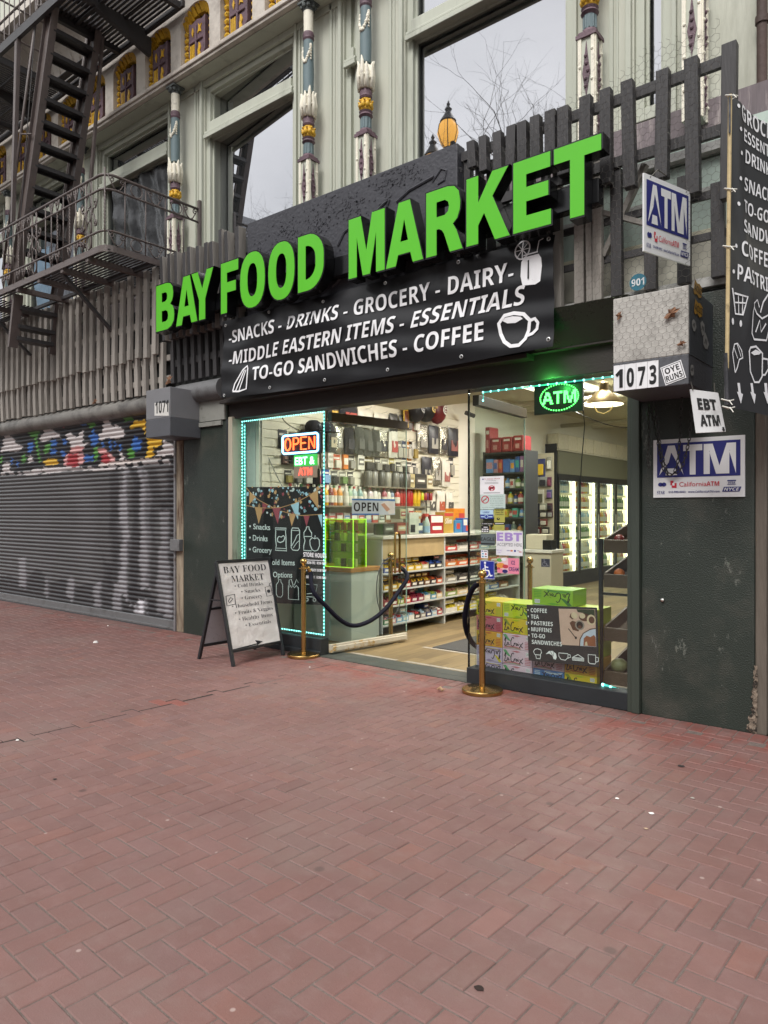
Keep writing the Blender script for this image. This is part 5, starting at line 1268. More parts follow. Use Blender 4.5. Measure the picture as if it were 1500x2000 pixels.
# ---- neon signs in the left window
def rrect(u0, u1, v0, v1, r, n=5):
    P = []
    for cx, cz, a0 in ((u1-r, v1-r, 0), (u0+r, v1-r, 90), (u0+r, v0+r, 180), (u1-r, v0+r, 270)):
        P += [(cx+r*math.cos(R(a0+90*i/n)), cz+r*math.sin(R(a0+90*i/n))) for i in range(n+1)]
    return P
YN = .22
o0, o1, o2 = fp(552, 889, YN), fp(624, 885, YN), fp(552, 850, YN)
t = thing('neon_sign', 'lit orange neon sign reading OPEN in a pale blue border in the left window', 'neon sign', o0)
f = metric(o0, (1, 0, 0)); Wn, Hn = o1.x-o0.x, o2.z-o0.z
m = MB(); m.prism(rrect(-.01, Wn+.01, -.01, Hn+.01, .03), f, .04); m.build('back_box', mat('neon back', '#181326', .4), t)
m = MB(); m.tube([f(u, v, .012) for u, v in rrect(.012, Wn-.012, .012, Hn-.012, .03)], .011, 6, closed=True); m.build('border_tube', emit('neon blue', '#8fd2ff', 2.6), t, smooth='all')
m = MB(); NE = emit('neon orange', '#ff5a2a', 2.6)
def nst(pts, r=.009): m.tube([f(.05+(Wn-.1)*u, .045+(Hn-.09)*v, .014) for u, v in pts], r, 6)
nst([(.1+.095*math.cos(a*math.pi/9), .5+.5*math.sin(a*math.pi/9)) for a in range(19)]); nst([(.29, 0), (.29, 1), (.4, 1), (.46, .86), (.46, .62), (.4, .48), (.29, .48)]); nst([(.72, 0), (.54, 0), (.54, 1), (.72, 1)]); nst([(.54, .52), (.69, .52)]); nst([(.8, 0), (.8, 1), (.98, 0), (.98, 1)])
m.build('letter_tube', NE, t, smooth='all')
o0, o1, o2 = fp(574, 934, YN), fp(619, 932, YN), fp(574, 889, YN)
t = thing('neon_sign', 'small lit green and red sign reading EBT & ATM below the neon sign', 'neon sign', o0)
f = metric(o0, (1, 0, 0)); Wn, Hn = o1.x-o0.x, o2.z-o0.z
m = MB(); m.prism([(0, 0), (Wn, 0), (Wn, Hn*.5), (0, Hn*.5)], f, .01, 0); m.prism([(0, Hn*.5+.0005), (Wn, Hn*.5+.0005), (Wn, Hn), (0, Hn)], f, .01, 1)
m.build('back_plate', [mat('salmon plate', '#b09284', .4), emit('green glow', '#3fae46', .45)], t)
m = MB(); m.text(f, 'EBT &', .02, Wn-.03, Hn*.57, Hn*.32, style='def', off=.004, mi=0, bold=.02); m.text(f, 'ATM', .07, Wn-.07, Hn*.12, Hn*.3, style='def', off=.004, mi=1, bold=.03); m.build('letter_tube', [emit('mint glow', '#b9ffe0', 1.6), emit('red glow', '#ff5040', 1.6)], t)
# ---- green LED board in the right window
o0, o1, o2 = fp(1043, 811, .17), fp(1138, 803, .17), fp(1042, 752, .17)
t = thing('led_sign', 'black LED board with glowing green dotted letters ATM in an oval', 'LED sign', o0)
f = metric(o0, (1, 0, 0)); Wn, Hn = o1.x-o0.x, o2.z-o0.z
m = MB(); m.prism([(0, 0), (Wn, 0), (Wn, Hn), (0, Hn)], f, .025); m.build('board', mat('led board', '#101a12', .35), t, bevel=.003)
m = MB(); LG = emit('green led', '#5cff6c', 2.4)
def dot(u, v, r=.0062): m.ball(f(u*Wn, v*Hn, .005), r, 6)
for a in range(44):
    an = 2*math.pi*a/44; dot(.53+.39*math.cos(an), .5+.42*math.sin(an))
vs, fs = text2d('ATM', 'sb', .0); xa, xb = min(q[0] for q in vs), max(q[0] for q in vs); hh = cap('sb')
def ins(u, v):
    for fc in fs:
        if inpoly(u, v, [vs[i] for i in fc]): return True
for i in range(30):
    for j in range(11):
        u, v = xa+(xb-xa)*(i+.5)/30, hh*(j+.5)/11
        if ins(u, v): dot(.18+.7*(i+.5)/30, .3+.4*(j+.5)/11, .0055)
m.build('led_dot', LG, t, smooth='all')
l = bpy.data.lights.new('led_glow', 'POINT'); l.shadow_soft_size = 0; l.energy = 1.6; l.color = (.1, 1, .16); lo = bpy.data.objects.new('led_glow', l); COL.objects.link(lo); lo.location = f(Wn/2, Hn*.9, .2)
m = MB(); m.tube([fp(1139, 800, .19), fp(1142, 830, .2), fp(1136, 900, .2), fp(1133, 960, .2), fp(1134, 1020, .2)], .004, 5); o = m.build('cable', BLACK); tag(o, 'thin black cable hanging down from the green LED board', 'cable')
# ---- window poster with bunting
PY = .1
po0, po1, po2 = fp(482, 1172, PY), fp(634, 1179, PY), fp(482, 951, PY)
t = thing('window_poster', 'black window poster with bunting flags and a grocery list in the left window', 'poster', po0)
def fpo(px, py, c=0): p = fp(px, py, PY); return V(p.x, PY-.0015-c, p.z)
m = MB(); m.add([fpo(482, 951), fpo(482, 1176), fpo(632, 1182), fpo(632, 951)], [(0, 1, 2, 3)]); pn = m.build('sheet', mat('poster black', '#1c1d20', .35, var=.05), t)
m = MB(); TAN, BUR, PBL = 1, 2, 3
rr = random.Random(8)
for k in range(120):
    px, py = rr.uniform(484, 630), 951+62*rr.random()**1.2
    if py > 985-22*((px-560)/75)**2*(-1)*0+((px-556)/75)**2*-30+30: continue
    r = rr.uniform(1.5, 3.6); P = [(px+r*math.cos(a)*rr.uniform(.5, 1.2), py+1.3*r*math.sin(a)*rr.uniform(.5, 1.2)) for a in (0, 1.3, 2.5, 3.8, 5.1)]
    m.add([fpo(*q, .0006) for q in P], [(0, 1, 2, 3, 4)], rr.choice((1, 2, 3, 0, 1, 3)))
def pl(pts, w, mi=0, closed=False):
    k = len(pts); L_ = []; R_ = []
    for i in range(k):
        a = pts[(i-1) % k] if (closed or i) else pts[0]; c = pts[(i+1) % k] if (closed or i < k-1) else pts[-1]
        dx, dy = c[0]-a[0], c[1]-a[1]; l = math.hypot(dx, dy) or 1
        L_.append(fpo(pts[i][0]-dy/l*w/2, pts[i][1]+dx/l*w/2, .0012)); R_.append(fpo(pts[i][0]+dy/l*w/2, pts[i][1]-dx/l*w/2, .0012))
    m.add(L_+R_, [(i, (i+1) % k, k+(i+1) % k, k+i) for i in range(k if closed else k-1)], mi)
def cv(p): return (380+p[0]/5, 740+p[1]/5)
s1 = [cv(p) for p in ((505, 1060), (570, 1140), (640, 1190), (765, 1255))]; s2_ = [cv(p) for p in ((500, 1235), (600, 1255), (720, 1262), (850, 1255), (980, 1215), (1100, 1150), (1235, 1065))]; s3 = [cv(p) for p in ((850, 1290), (950, 1320), (1050, 1335), (1245, 1322))]
for s_ in (s1, s2_, s3): pl(s_, 1.3, 1)
for P, c_ in (((540, 1100), (600, 1150), (535, 1230)), 1), (((665, 1200), (715, 1235), (660, 1325)), 2), (((590, 1255), (675, 1262), (628, 1415)), 1), (((760, 1258), (845, 1255), (815, 1420)), 2), (((830, 1290), (860, 1290), (825, 1370)), 3), (((920, 1315), (990, 1325), (950, 1440)), 1), (((940, 1230), (1022, 1200), (1012, 1375)), 3), (((1065, 1335), (1125, 1338), (1095, 1445)), 2), (((1120, 1140), (1205, 1090), (1212, 1275)), 1), (((1205, 1325), (1248, 1322), (1247, 1455)), 3):
    m.add([fpo(*cv(q), .0009) for q in P], [(0, 1, 2)], c_)
for s_, a, c_, y, h in (('\u2022 Snacks', 487, 528, 1033, 10.5), ('\u2022 Drinks', 487, 523, 1055, 10.5), ('\u2022 Grocery', 487, 531, 1078, 10.5), ('\u2022 Household Items', 487, 576, 1102, 10.5), ('\u2022 Healthy Options', 487, 571, 1126, 10.5)):
    vs, fs = text2d(s_, 'def', .012); xa, xb = min(q[0] for q in vs), max(q[0] for q in vs); hc = cap('def')
    m.add([fpo(a+(c_-a)*(q[0]-xa)/(xb-xa), y+2.2*(q[0]-xa)/(xb-xa)-h*q[1]/hc, .0012) for q in vs], fs, 0)
def cz(p): return (380+p[0]/5, 1000+p[1]/5)
def ic(pts, w=1.6, closed=False): pl([cz(p) for p in pts], w, 0, closed)
ic([(788, 155), (795, 190), (792, 250), (800, 330), (790, 372), (902, 380), (895, 330), (895, 250), (890, 190), (897, 158)], 1.6, True); ic([(790, 172), (895, 175)], 1.2); ic([(795, 352), (898, 358)], 1.2)
ic([(815, 290), (810, 262), (825, 238), (848, 245), (870, 230), (885, 250), (870, 285), (840, 298)], 2, True)
ic([(958, 155), (948, 175), (945, 350), (962, 372), (1010, 375), (1025, 355), (1028, 180), (1015, 158)], 1.6, True); ic([(948, 178), (1026, 182)], 1.3); ic([(950, 330), (985, 270), (1000, 230), (1025, 215)], 1.4); ic([(965, 350), (1000, 300), (1024, 280)], 1.2)
ic([(1095, 145), (1120, 145), (1120, 165), (1145, 205), (1145, 240), (1070, 238), (1070, 200), (1093, 165), (1095, 145)], 1.6); ic([(1070, 238), (1080, 280), (1068, 330), (1068, 375), (1145, 380)], 1.6)
ic([(1175, 262), (1150, 250), (1128, 275), (1130, 320), (1150, 370), (1175, 382), (1205, 372), (1222, 330), (1220, 275), (1200, 252)], 1.6, True); ic([(1175, 262), (1180, 228)], 1.4)
ic([(822, 660), (822, 680), (800, 710), (800, 800), (815, 828), (845, 832), (862, 810), (862, 710), (845, 682), (845, 662)], 1.1, True)
ic([(918, 715), (925, 735), (935, 715), (948, 738), (962, 718), (978, 740), (995, 718), (1015, 738), (1018, 858), (918, 850)], 1.3, True); ic([(925, 715), (925, 665), (945, 655), (965, 715)], 1.2); ic([(975, 715), (1000, 655), (1015, 690)], 1.1)
ic([(1090, 705), (1200, 712), (1185, 790), (1095, 800)], 1.3); ic([(1095, 825), (1185, 832)], 1.3)
for q in ((1098, 855), (1172, 858)): ic([(q[0]+14*math.cos(a), q[1]+16*math.sin(a)) for a in [i*.785 for i in range(8)]], 1.2, True)
m.build('print', [mat('poster white', '#d6e0e0', .5), mat('poster tan', '#c79b6b', .5), mat('poster burgundy', '#9c4a56', .5), mat('poster sky', '#a9cfe2', .5)], pn)
# store hours lettering on the glass
m = MB(); fH = lambda u, v, c=0: V(fp(u, v, .07).x, .07-c, fp(u, v, .07).z)
def gt(s_, a, c_, y0, y1, h, style='sb', b=.01):
    vs, fs = text2d(s_, style, b); xa, xb = min(q[0] for q in vs), max(q[0] for q in vs); hc = cap(style)
    m.add([fH(a+(c_-a)*(q[0]-xa)/(xb-xa), y0+(y1-y0)*(q[0]-xa)/(xb-xa)-h*q[1]/hc) for q in vs], fs)
gt('STORE HOURS', 592.5, 637.5, 1087, 1090, 8.5); m.add([fH(597, 1093), fH(637, 1095), fH(637, 1096), fH(597, 1094)], [(0, 1, 2, 3)])
gt('MON-FRI:  8AM-8PM', 598, 637, 1101, 1103, 5); gt('SATURDAY: 8AM-8PM', 598, 637, 1115, 1117, 5); gt('SUNDAY:  8AM-8PM', 598, 637, 1129, 1131, 5)
o = m.build('store_hours', WHITE); tag(o, 'white lettering with the store hours stuck on the left window glass', 'lettering')
# ---- stickers on the right window
YS_ = YG-.0065
def sf_(px, py, c=0): p = fp(px, py, YS_); return V(p.x, YS_-c, p.z)
def sticker(lab, q, mats, draw, name='sticker', cat='sticker'):
    """q: x0, x1, top-left y, bottom-left y (pixels)"""
    x0, x1, yt, yb = q; a, c_, d = fp(x0, yb, YS_), fp(x1, yb, YS_), fp(x0, yt, YS_)
    f = frame(V(a.x, YS_, a.z), V(c_.x-a.x, 0, 0), V(0, 0, d.z-a.z)); m = MB(); m.rect(f, 0, 1, 0, 1, .0005, 0); draw(m, f)
    o = m.build(name, mats); tag(o, lab, cat); return o
NAV = mat('access blue', '#1d2a86', .4); PAP = mat('sticker white', '#d8d7da', .5); RED = mat('sticker red', '#b0273a', .5); GRY = mat('sticker grey', '#55565c', .5)
def lines(m, f, u0, u1, v0, v1, n, mi):
    rr = random.Random(n)
    for i in range(n):
        v = v1-(v1-v0)*(i+.5)/n; w_ = rr.uniform(.75, 1); c = (u0+u1)/2; hw = (u1-u0)/2*w_; m.rect(f, c-hw, c+hw, v-.008, v+.008, .001, mi)
def d1(m, f):
    m.text(f, 'No Animals Allowed', .17, .84, .83, .06, off=.001, mi=1, style='ser'); m.text(f, 'in a Food Facility', .27, .68, .74, .05, off=.001, mi=2, style='def'); lines(m, f, .2, .78, .56, .68, 2, 2); lines(m, f, .15, .85, .05, .12, 2, 2); m.disc(f, .13, .85, .03, .04, .001, 3)
    m.line(f, [(.5+.12*math.cos(a*.4), .34+.14*math.sin(a*.4)) for a in range(16)], .035, .001, 1, True, .9); m.poly(f, [(.4, .3), (.42, .42), (.56, .42), (.62, .48), (.6, .36), (.56, .24), (.52, .32), (.44, .22)], .0008, 4); m.line(f, [(.4, .44), (.6, .24)], .03, .0012, 1, False, .9)
sticker('white paper notice saying no animals allowed on the right window', (937.5, 984, 931, 966), [PAP, RED, GRY, NAV, mat('maroon print', '#5a1a24', .5)], d1)
def d2(m, f):
    m.line(f, [(.2+.14*math.cos(a*.4), .66+.24*math.sin(a*.4)) for a in range(16)], .06, .001, 1, True, 1.4); m.line(f, [(.1, .5), (.3, .84)], .05, .0012, 1, False, 1.4); m.line(f, [(.12, .62), (.26, .68)], .05, .0008, 2, False, 1.4)
    for i, s_ in enumerate(('Smoking only', '1) at the curb, or', '2) if no curb,', 'at least 15 ft. from')): m.text(f, s_, .4, .94-.04*(i % 2), .83-.15*i, .07, off=.001, mi=2, style='ser', bold=-.02)
    m.text(f, 'exits, entrances,', .4, .9, .25, .07, off=.001, mi=2, style='ser', bold=-.02); m.text(f, 'operable windows, and vents', .08, .92, .1, .07, off=.001, mi=2, style='ser', bold=-.02)
sticker('pale green no smoking notice on the right window', (938, 987, 966, 995), [mat('mint paper', '#b4c5c0', .5), RED, GRY], d2)
def d3(m, f): m.rect(f, 0, 1, 0, .48, .001, 1); m.text(f, 'LOREX', .2, .72, .63, .2, off=.001, mi=1, style='sbi'); m.line(f, [(.48+.13*math.cos(a*.4), .24+.2*math.sin(a*.4)) for a in range(16)], .06, .0014, 0, True, 1.2); m.rect(f, .06, .3, .16, .3, .0014, 0); m.rect(f, .66, .94, .16, .3, .0014, 0)
sticker('white and blue security camera sticker on the right window', (938, 963.5, 996, 1013), [mat('sticker ice', '#a9c4d6', .5), NAV], d3)
YLW = mat('dull yellow paper', '#a3a04e', .55)
def d4(m, f):
    for i, s_ in enumerate(('No Overnight', 'Gear for', 'Customers')): m.text(f, s_, .12, .88, .82-.15*i, .1, off=.001, mi=1)
    m.disc(f, .38, .25, .16, .09, .001, 1); m.disc(f, .4, .28, .06, .04, .0014, 0)
sticker('dull yellow paper notice on the right window', (965.5, 986, 993, 1020), [YLW, BLACK], d4)
sticker('thin black strip label left of the yellow notice', (940, 963, 1021, 1024.5), [BLACK, PAP], lambda m, f: m.text(f, 'ALARM ZONE', .05, .95, .3, .4, off=.001, mi=1))
sticker('thin black strip label under the yellow notice', (965, 986, 1020, 1024.5), [BLACK, PAP], lambda m, f: m.rect(f, .1, .9, .35, .6, .001, 1))
sticker('small plain yellow paper under the black strip', (965, 985.5, 1025, 1036), [YLW, GRY], lambda m, f: lines(m, f, .2, .8, .3, .7, 2, 1))
def d5(m, f):
    m.rect(f, .3, .8, .74, .86, .001, 1)
    for i in range(3): m.rect(f, .08+.3*i, .3+.3*i, .4, .58, .001, 1); m.rect(f, .06+.3*i, .28+.3*i, .1, .28, .001, 1)
sticker('small black sticker with card symbols on the right window', (940, 955.5, 1027, 1040), [BLACK, PAP], d5)
def d6(m, f): m.text(f, 'EAGLE', .02, .98, .4, .28, off=.001, mi=1, style='def', bold=.01); m.rect(f, .02, .98, .1, .2, .001, 1)
sticker('dark see-through sticker reading EAGLE on the right window', (939, 967, 1042, 1065), [mat('smoky sticker', '#5c6668', .4), BLACK], d6)
PURL = mat('lilac print', '#9f86c4', .5)
def d7(m, f):
    m.text(f, 'EBT', .03, .97, .6, .33, off=.001, mi=1, bold=.02); m.text(f, 'ACCEPTED HERE', .04, .97, .38, .13, style='def', off=.001, mi=2); m.text(f, 'EBTCARD', .04, .22, .17, .06, style='def', off=.001, mi=1); m.text(f, 'DAY', .06, .2, .08, .06, style='def', off=.001, mi=1)
    m.text(f, 'VISA', .41, .52, .18, .045, style='sbi', off=.001, mi=3); m.disc(f, .57, .2, .025, .035, .001, 4); m.disc(f, .61, .2, .025, .035, .0012, 5); m.rect(f, .68, .75, .16, .24, .001, 3); m.rect(f, .8, .88, .2, .22, .001, 2); m.rect(f, .86, .96, .15, .18, .001, 4)
sticker('square white sign with lilac letters reading EBT accepted here', (969, 1021, 1037, 1084), [PAP, PURL, GRY, NAV, RED, mat('sticker orange', '#d0802c', .5)], d7)
def d8(m, f): m.rect(f, .1, .3, .78, .92, .001, 1); m.rect(f, .4, .85, .8, .9, .001, 2); m.rect(f, .15, .4, .45, .62, .001, 3); m.disc(f, .7, .52, .13, .1, .001, 4); m.rect(f, .15, .4, .12, .3, .001, 3); m.rect(f, .55, .85, .15, .28, .001, 2)
sticker('small white sticker with card symbols above the access sticker', (939.5, 953, 1074, 1090), [PAP, NAV, GRY, mat('card teal', '#3f8fb5', .5), RED], d8)
def acc(m, f, k=0):
    m.line(f, [(.03, .03), (.97, .03), (.97, .97), (.03, .97)], .02, .0008, 1, True)
    m.disc(f, .35, .87, .075, .06, .001, 1); m.line(f, [(.35, .78), (.36, .48), (.6, .46), (.72, .17), (.86, .22)], .085, .001, 1); m.line(f, [(.37, .65), (.57, .63)], .06, .0012, 1)
    m.line(f, [(.27, .57), (.17, .47), (.13, .33), (.2, .19), (.35, .11), (.5, .13), (.6, .22), (.63, .3)], .06, .001, 1)
sticker('dark blue square access sticker with white wheelchair symbol', (937.5, 966, 1094, 1130), [NAV, WHITE], acc)
def d9(m, f):
    for i, (u, v, r, mi) in enumerate(((.1, .85, .14, 2), (.3, .9, .12, 3), (.16, .5, .2, 4), (.38, .45, .14, 5), (.15, .1, .16, 6), (.36, .14, .13, 1), (.06, .3, .08, 5))): m.disc(f, u, min(max(v, r*.9), 1-r*.9), r, r*.9, .001+.0002*i, mi)
    m.rect(f, .5, 1, 0, 1, .0024, 6); m.text(f, 'ICE', .64, .82, .6, .24, off=.003, mi=1, style='def', bold=.02); m.text(f, 'CREAM', .54, .98, .18, .24, off=.003, mi=1, style='def', bold=.02)
sticker('colourful pink sticker reading ICE CREAM under the square lilac sign', (971.5, 1014, 1089, 1119), [mat('pale pink', '#d9b9bd', .5), mat('ice navy', '#27235f', .5), mat('ice green', '#5f9a4f', .5), PAP, mat('ice orange', '#cf8a3f', .5), mat('ice red', '#b53e46', .5), mat('ice pink', '#d77f95', .5)], d9)
sticker('faint dark access sticker seen further back in the right window', (1057, 1074, 1091, 1107), [mat('faint blue', '#30343c', .4), mat('faint white', '#77797d', .5)], acc)
# ================================================================== SHOP INTERIOR
random.seed(77)
CRW = mat('cream interior wall', '#d8d4c4', .8, var=.03); CEIL = mat('cream ceiling', '#d5d0b9', .85, var=.03)
WOOD = mat('plank floor', '#a08a66', .5, var=.2, vs=2, bump=.1)
def plank_mat():
    nt = WOOD.node_tree; p = nt.nodes['Principled BSDF']; L = nt.links.new
    g = N(nt, 'ShaderNodeNewGeometry'); br = N(nt, 'ShaderNodeTexBrick'); br.inputs['Scale'].default_value = 1; br.inputs['Brick Width'].default_value = 1.1; br.inputs['Row Height'].default_value = .14; br.inputs['Mortar Size'].default_value = .002
    br.inputs['Color1'].default_value = (*lin('#86734f'), 1); br.inputs['Color2'].default_value = (*lin('#6a5a3d'), 1); br.inputs['Mortar'].default_value = (*lin('#5a4a34'), 1)
    mp = N(nt, 'ShaderNodeMapping'); mp.inputs['Rotation'].default_value = (0, 0, R(90)); L(g.outputs['Position'], mp.inputs[0]); L(mp.outputs[0], br.inputs['Vector'])
    n = N(nt, 'ShaderNodeTexNoise'); n.inputs['Scale'].default_value = 3; n.inputs['Detail'].default_value = 6; m2 = N(nt, 'ShaderNodeMapping'); m2.inputs['Scale'].default_value = (9, .8, 1); L(g.outputs['Position'], m2.inputs[0]); L(m2.outputs[0], n.inputs['Vector'])
    mx = N(nt, 'ShaderNodeMix', data_type='RGBA', blend_type='MULTIPLY'); mx.inputs['Factor'].default_value = .5; cr2 = N(nt, 'ShaderNodeValToRGB'); cr2.color_ramp.elements[0].position = .3; cr2.color_ramp.elements[0].color = (.5, .45, .38, 1); cr2.color_ramp.elements[1].position = .7
    L(n.outputs[0], cr2.inputs[0]); L(br.outputs['Color'], mx.inputs['A']); L(cr2.outputs[0], mx.inputs['B']); L(mx.outputs['Result'], p.inputs['Base Color'])
plank_mat()
WX, ZC = -6.15, 3.4
b = MB(); b.box(WX-.05, 1.5, .3, 14, -.045, .004); tag(b.build('floor', WOOD), kind='structure')
b = MB(); b.box(-6.44, -1.78, .141, .299, -.045, .006); b.box(-4.985, -3.2, .0, .1405, -.045, .005); tag(b.build('threshold', mat('slate threshold', '#3e423d', .5, var=.3, vs=7, bump=.2, dirt=('#8a867b', 9, .66, .72))), kind='structure')
b = MB()
for a, c in (((-4.85, .31), (-4.25, .335)), ((-4.15, .32), (-3.2, .33)), ((-4.45, 1.02), (-3.3, 1.05))): b.box(a[0], c[0], a[1], a[1]+.045, .004, .0065)
o = b.build('floor_tape', mat('pale tape', '#948c7e', .6, var=.15, dirt=('#7c705c', 14, .55, .62))); tag(o, 'worn pale tape strips on the shop floor at the doorway', 'floor tape')
b = MB(); b.box(-4.35, -3.0, 1.07, 3.0, .0045, .014); o = b.build('mat', mat('charcoal mat', '#3d3c39', .9, var=.15, vs=30, bump=.5, bs=200)); tag(o, 'dark grey doormat on the plank floor inside the doorway', 'doormat')
def st(name, bx, m): b = MB(); b.box(*bx); tag(b.build(name, m), kind='structure')
st('ceiling', (WX-.05, 1.5, .22, 14, ZC, ZC+.06), CEIL)
def wl(lab, bx, m=CRW): b = MB(); b.box(*bx); tag(b.build('wall', m), lab, 'wall')
wl('cream left wall of the shop behind the goods', (WX-.05, WX, .23, 14, 0, ZC)); wl('cream back wall of the shop', (WX, 1.5, 13.9, 14, 0, ZC)); wl('cream right wall of the shop', (1.45, 1.5, .6, 13.9, 0, ZC))
wl('pale grey panel inside the left edge of the shop window', (-6.44, WX-.051, .22, .23, 0, ZC), mat('pale panel', '#b9bdb6', .7)); wl('cream wall above the shop windows inside', (WX, 1.45, .2205, .26, 2.73, ZC))
wl('inner wall to the right of the shop window', (-1.7, 1.45, .61, .66, 0, ZC))
st('entrance_soffit', (-4.97, -3.2, .2205, 1.35, 2.62, 2.66), CEIL)
# --- lights that are lit in the photograph
TUBE = emit('fluorescent', '#fff3d6', 5)
def ceil_light(x, y, L_, lab, e=0):
    t = thing('ceiling_light', lab, 'ceiling light', (x, y, ZC-.1)); m = MB(); m.box(x-.09, x+.09, y-L_/2, y+L_/2, ZC-.06, ZC-.0005); m.build('housing', mat('light housing', '#d8d6cd', .5), t)
    m = MB(); m.tube([(x, y-L_/2+.03, ZC-.09), (x, y+L_/2-.03, ZC-.09)], .022, 8); m.build('tube', TUBE, t, smooth='all')
    l = bpy.data.lights.new('shop_light', 'AREA'); l.shape = 'RECTANGLE'; l.size = .3; l.size_y = L_; l.energy = e; l.color = (1, .96, .9); lo = bpy.data.objects.new('shop_light', l); COL.objects.link(lo); lo.location = (x, y, ZC-.13)
LE = 52
ceil_light(-4.3, 1.9, 1.2, 'ceiling light above the mat behind the doorway', LE); ceil_light(-2.6, 1.4, 1.2, 'ceiling light behind the right window', LE); ceil_light(-4.3, 5.0, 1.5, 'ceiling light above the end of the counter', LE*1.1); ceil_light(-3.4, 9.0, 1.5, 'ceiling light before the drink coolers', LE*1.2); ceil_light(-.6, 3.5, 1.5, 'ceiling light at the far right of the shop', LE*.8); ceil_light(-5.4, .75, .6, 'short ceiling light over the left window display', LE*.35)
# --- slatwall
b = MB(); z = .9
while z < 2.95: b.box(WX, WX+.018, .26, 4.35, z, z+.088); z += .1
b.box(WX, WX+.006, .26, 4.35, .9, 2.95)
sw_ = b.build('slatwall', mat('cream slatwall', '#d8d2bd', .6, var=.03)); tag(sw_, 'cream slatwall panel covering the left wall of the shop', 'slatwall')
SHF = mat('brown shelf', '#6f6653', .5)
FX = WX+.02
for k, (y0, y1, z, dp, nm) in enumerate(((.5, 3.3, 1.53, .2, 'bottles'), (.5, 2.8, 1.31, .22, 'small red boxes'), (.5, 2.6, 1.12, .22, 'lighters'), (1.9, 3.6, 1.79, .18, 'jars and cans'))):
    m = MB(); m.box(FX, FX+dp, y0, y1, z-.02, z); o = m.build('shelf', SHF, bevel=.003); tag(o, 'brown wall shelf on the slatwall holding the %s' % nm, 'shelf')
# --- goods
CM = {}
def cmat(c, rough=.4):
    k = (c, rough)
    if k not in CM: CM[k] = mat('goods '+c+' %.1f' % rough, c, rough, var=.1, vs=14)
    return CM[k]
SILV = mat('crinkled foil', '#b9b6a8', .22, metal=.85, var=.25, vs=20, bump=1.2, bs=45)
CLOTH = lambda c: mat('cloth '+c, c, .9, var=.15, vs=25, bump=.5, bs=120)
def cname(c):
    r, g, bb = [x**.4545 for x in lin(c)]; mx_, mn_ = max(r, g, bb), min(r, g, bb)
    if mx_-mn_ < .1: return 'white' if mx_ > .75 else ('grey' if mx_ > .38 else 'black')
    if r >= g and r >= bb:
        if g > .75*r and bb < .7*r: return 'yellow'
        if g > .45*r and bb < .45*r: return 'orange' if r > .65 else 'brown'
        return ('pink' if bb > .6*r else 'red') if r > .5 else 'brown'
    if g >= r and g >= bb: return 'green'
    return 'blue' if r < .65*bb or g > r else 'purple'
PROTO = {}
def inst(key, make, loc, name, lab, cat, group):
    """build one of a kind, afterwards copy it (the thing and every part)"""
    if key not in PROTO:
        o = make(); PROTO[key] = o
    else: o = copy_tree(PROTO[key])
    o.location = loc; return tag(o, lab, cat, group)
def pack(w_, h, d, c1, c2, name='packet', kind='card', rot=0):
    """a hanging packet facing +x: backing card, bulging front, printed patch; origin at its back bottom centre"""
    def mk():
        t = thing(name, 'x', 'packet', (0, 0, 0)); m = MB()
        if kind == 'pouch':
            n_ = 8
            for s_ in (0, 1):
                b0 = len(m.v)
                for i in range(n_+1):
                    for j in range(n_+1):
                        u, v = i/n_, j/n_; bul = (math.sin(math.pi*u)*math.sin(math.pi*v))**.5
                        m.v.append((.004+d*.5*(1+(1 if s_ else -1)*bul)+random.uniform(-.004, .004), -w_/2+w_*u, h*v))
                for i in range(n_):
                    for j in range(n_): q = (b0+i*(n_+1)+j, b0+(i+1)*(n_+1)+j, b0+(i+1)*(n_+1)+j+1, b0+i*(n_+1)+j+1); m.f.append(q if s_ else q[::-1]); m.m.append(0)
            m.build('pouch', c1, t, smooth='all')
            p = MB(); p.box(d*.98, d*1.03, -w_*.32, w_*.32, h*.18, h*.55); p.build('label', c2, t)
        elif kind == 'card':
            m.box(0, .004, -w_/2, w_/2, 0, h); m.build('card', c1, t)
            p = MB(); p.box(.0042, d, -w_*.38, w_*.38, h*.08, h*.62); p.build('blister', c2, t, bevel=.008)
            p = MB(); p.box(.0042, .006, -w_*.4, w_*.4, h*.7, h*.82); p.build('heading', cmat('#d8d4c8'), t)
        elif kind == 'box':
            m.box(0, d, -w_/2, w_/2, 0, h); m.build('carton', c1, t, bevel=.003)
            p = MB(); p.box(d+.0005, d+.0025, -w_*.42, w_*.42, h*.3, h*.75); p.box(d+.0026, d+.004, -w_*.3, w_*.3, h*.45, h*.6, 1); p.build('print', [c2, cmat('#d8d4c8')], t)
        p = MB(); p.tube([(.0, 0, h-.01), (d+.05, 0, h+.005), (d+.06, 0, h+.02)], .003, 4)
        if kind != 'box': p.build('hook', mat('hook wire', '#8d8a83', .4, metal=.6), t)
        return t
    return mk
def bottle(r, h, c1, c2, name='bottle'):
    def mk():
        t = thing(name, 'x', 'bottle', (0, 0, 0)); m = MB(); m.lathe([(r*.9, 0), (r, h*.04), (r, h*.6), (r*.85, h*.72), (r*.38, h*.84), (r*.36, h*.88)], (0, 0, 0), 10); m.build('bottle_body', c1, t, smooth=True)
        m = MB(); m.lathe([(r*.42, h*.88), (r*.42, h*.99), (r*.3, h)], (0, 0, 0), 8); m.build('cap', c2, t, smooth=True)
        m = MB(); m.lathe([(r*1.015, h*.15), (r*1.015, h*.5)], (0, 0, 0), 10); m.build('label', cmat('#cfcaba'), t, smooth=True); return t
    return mk
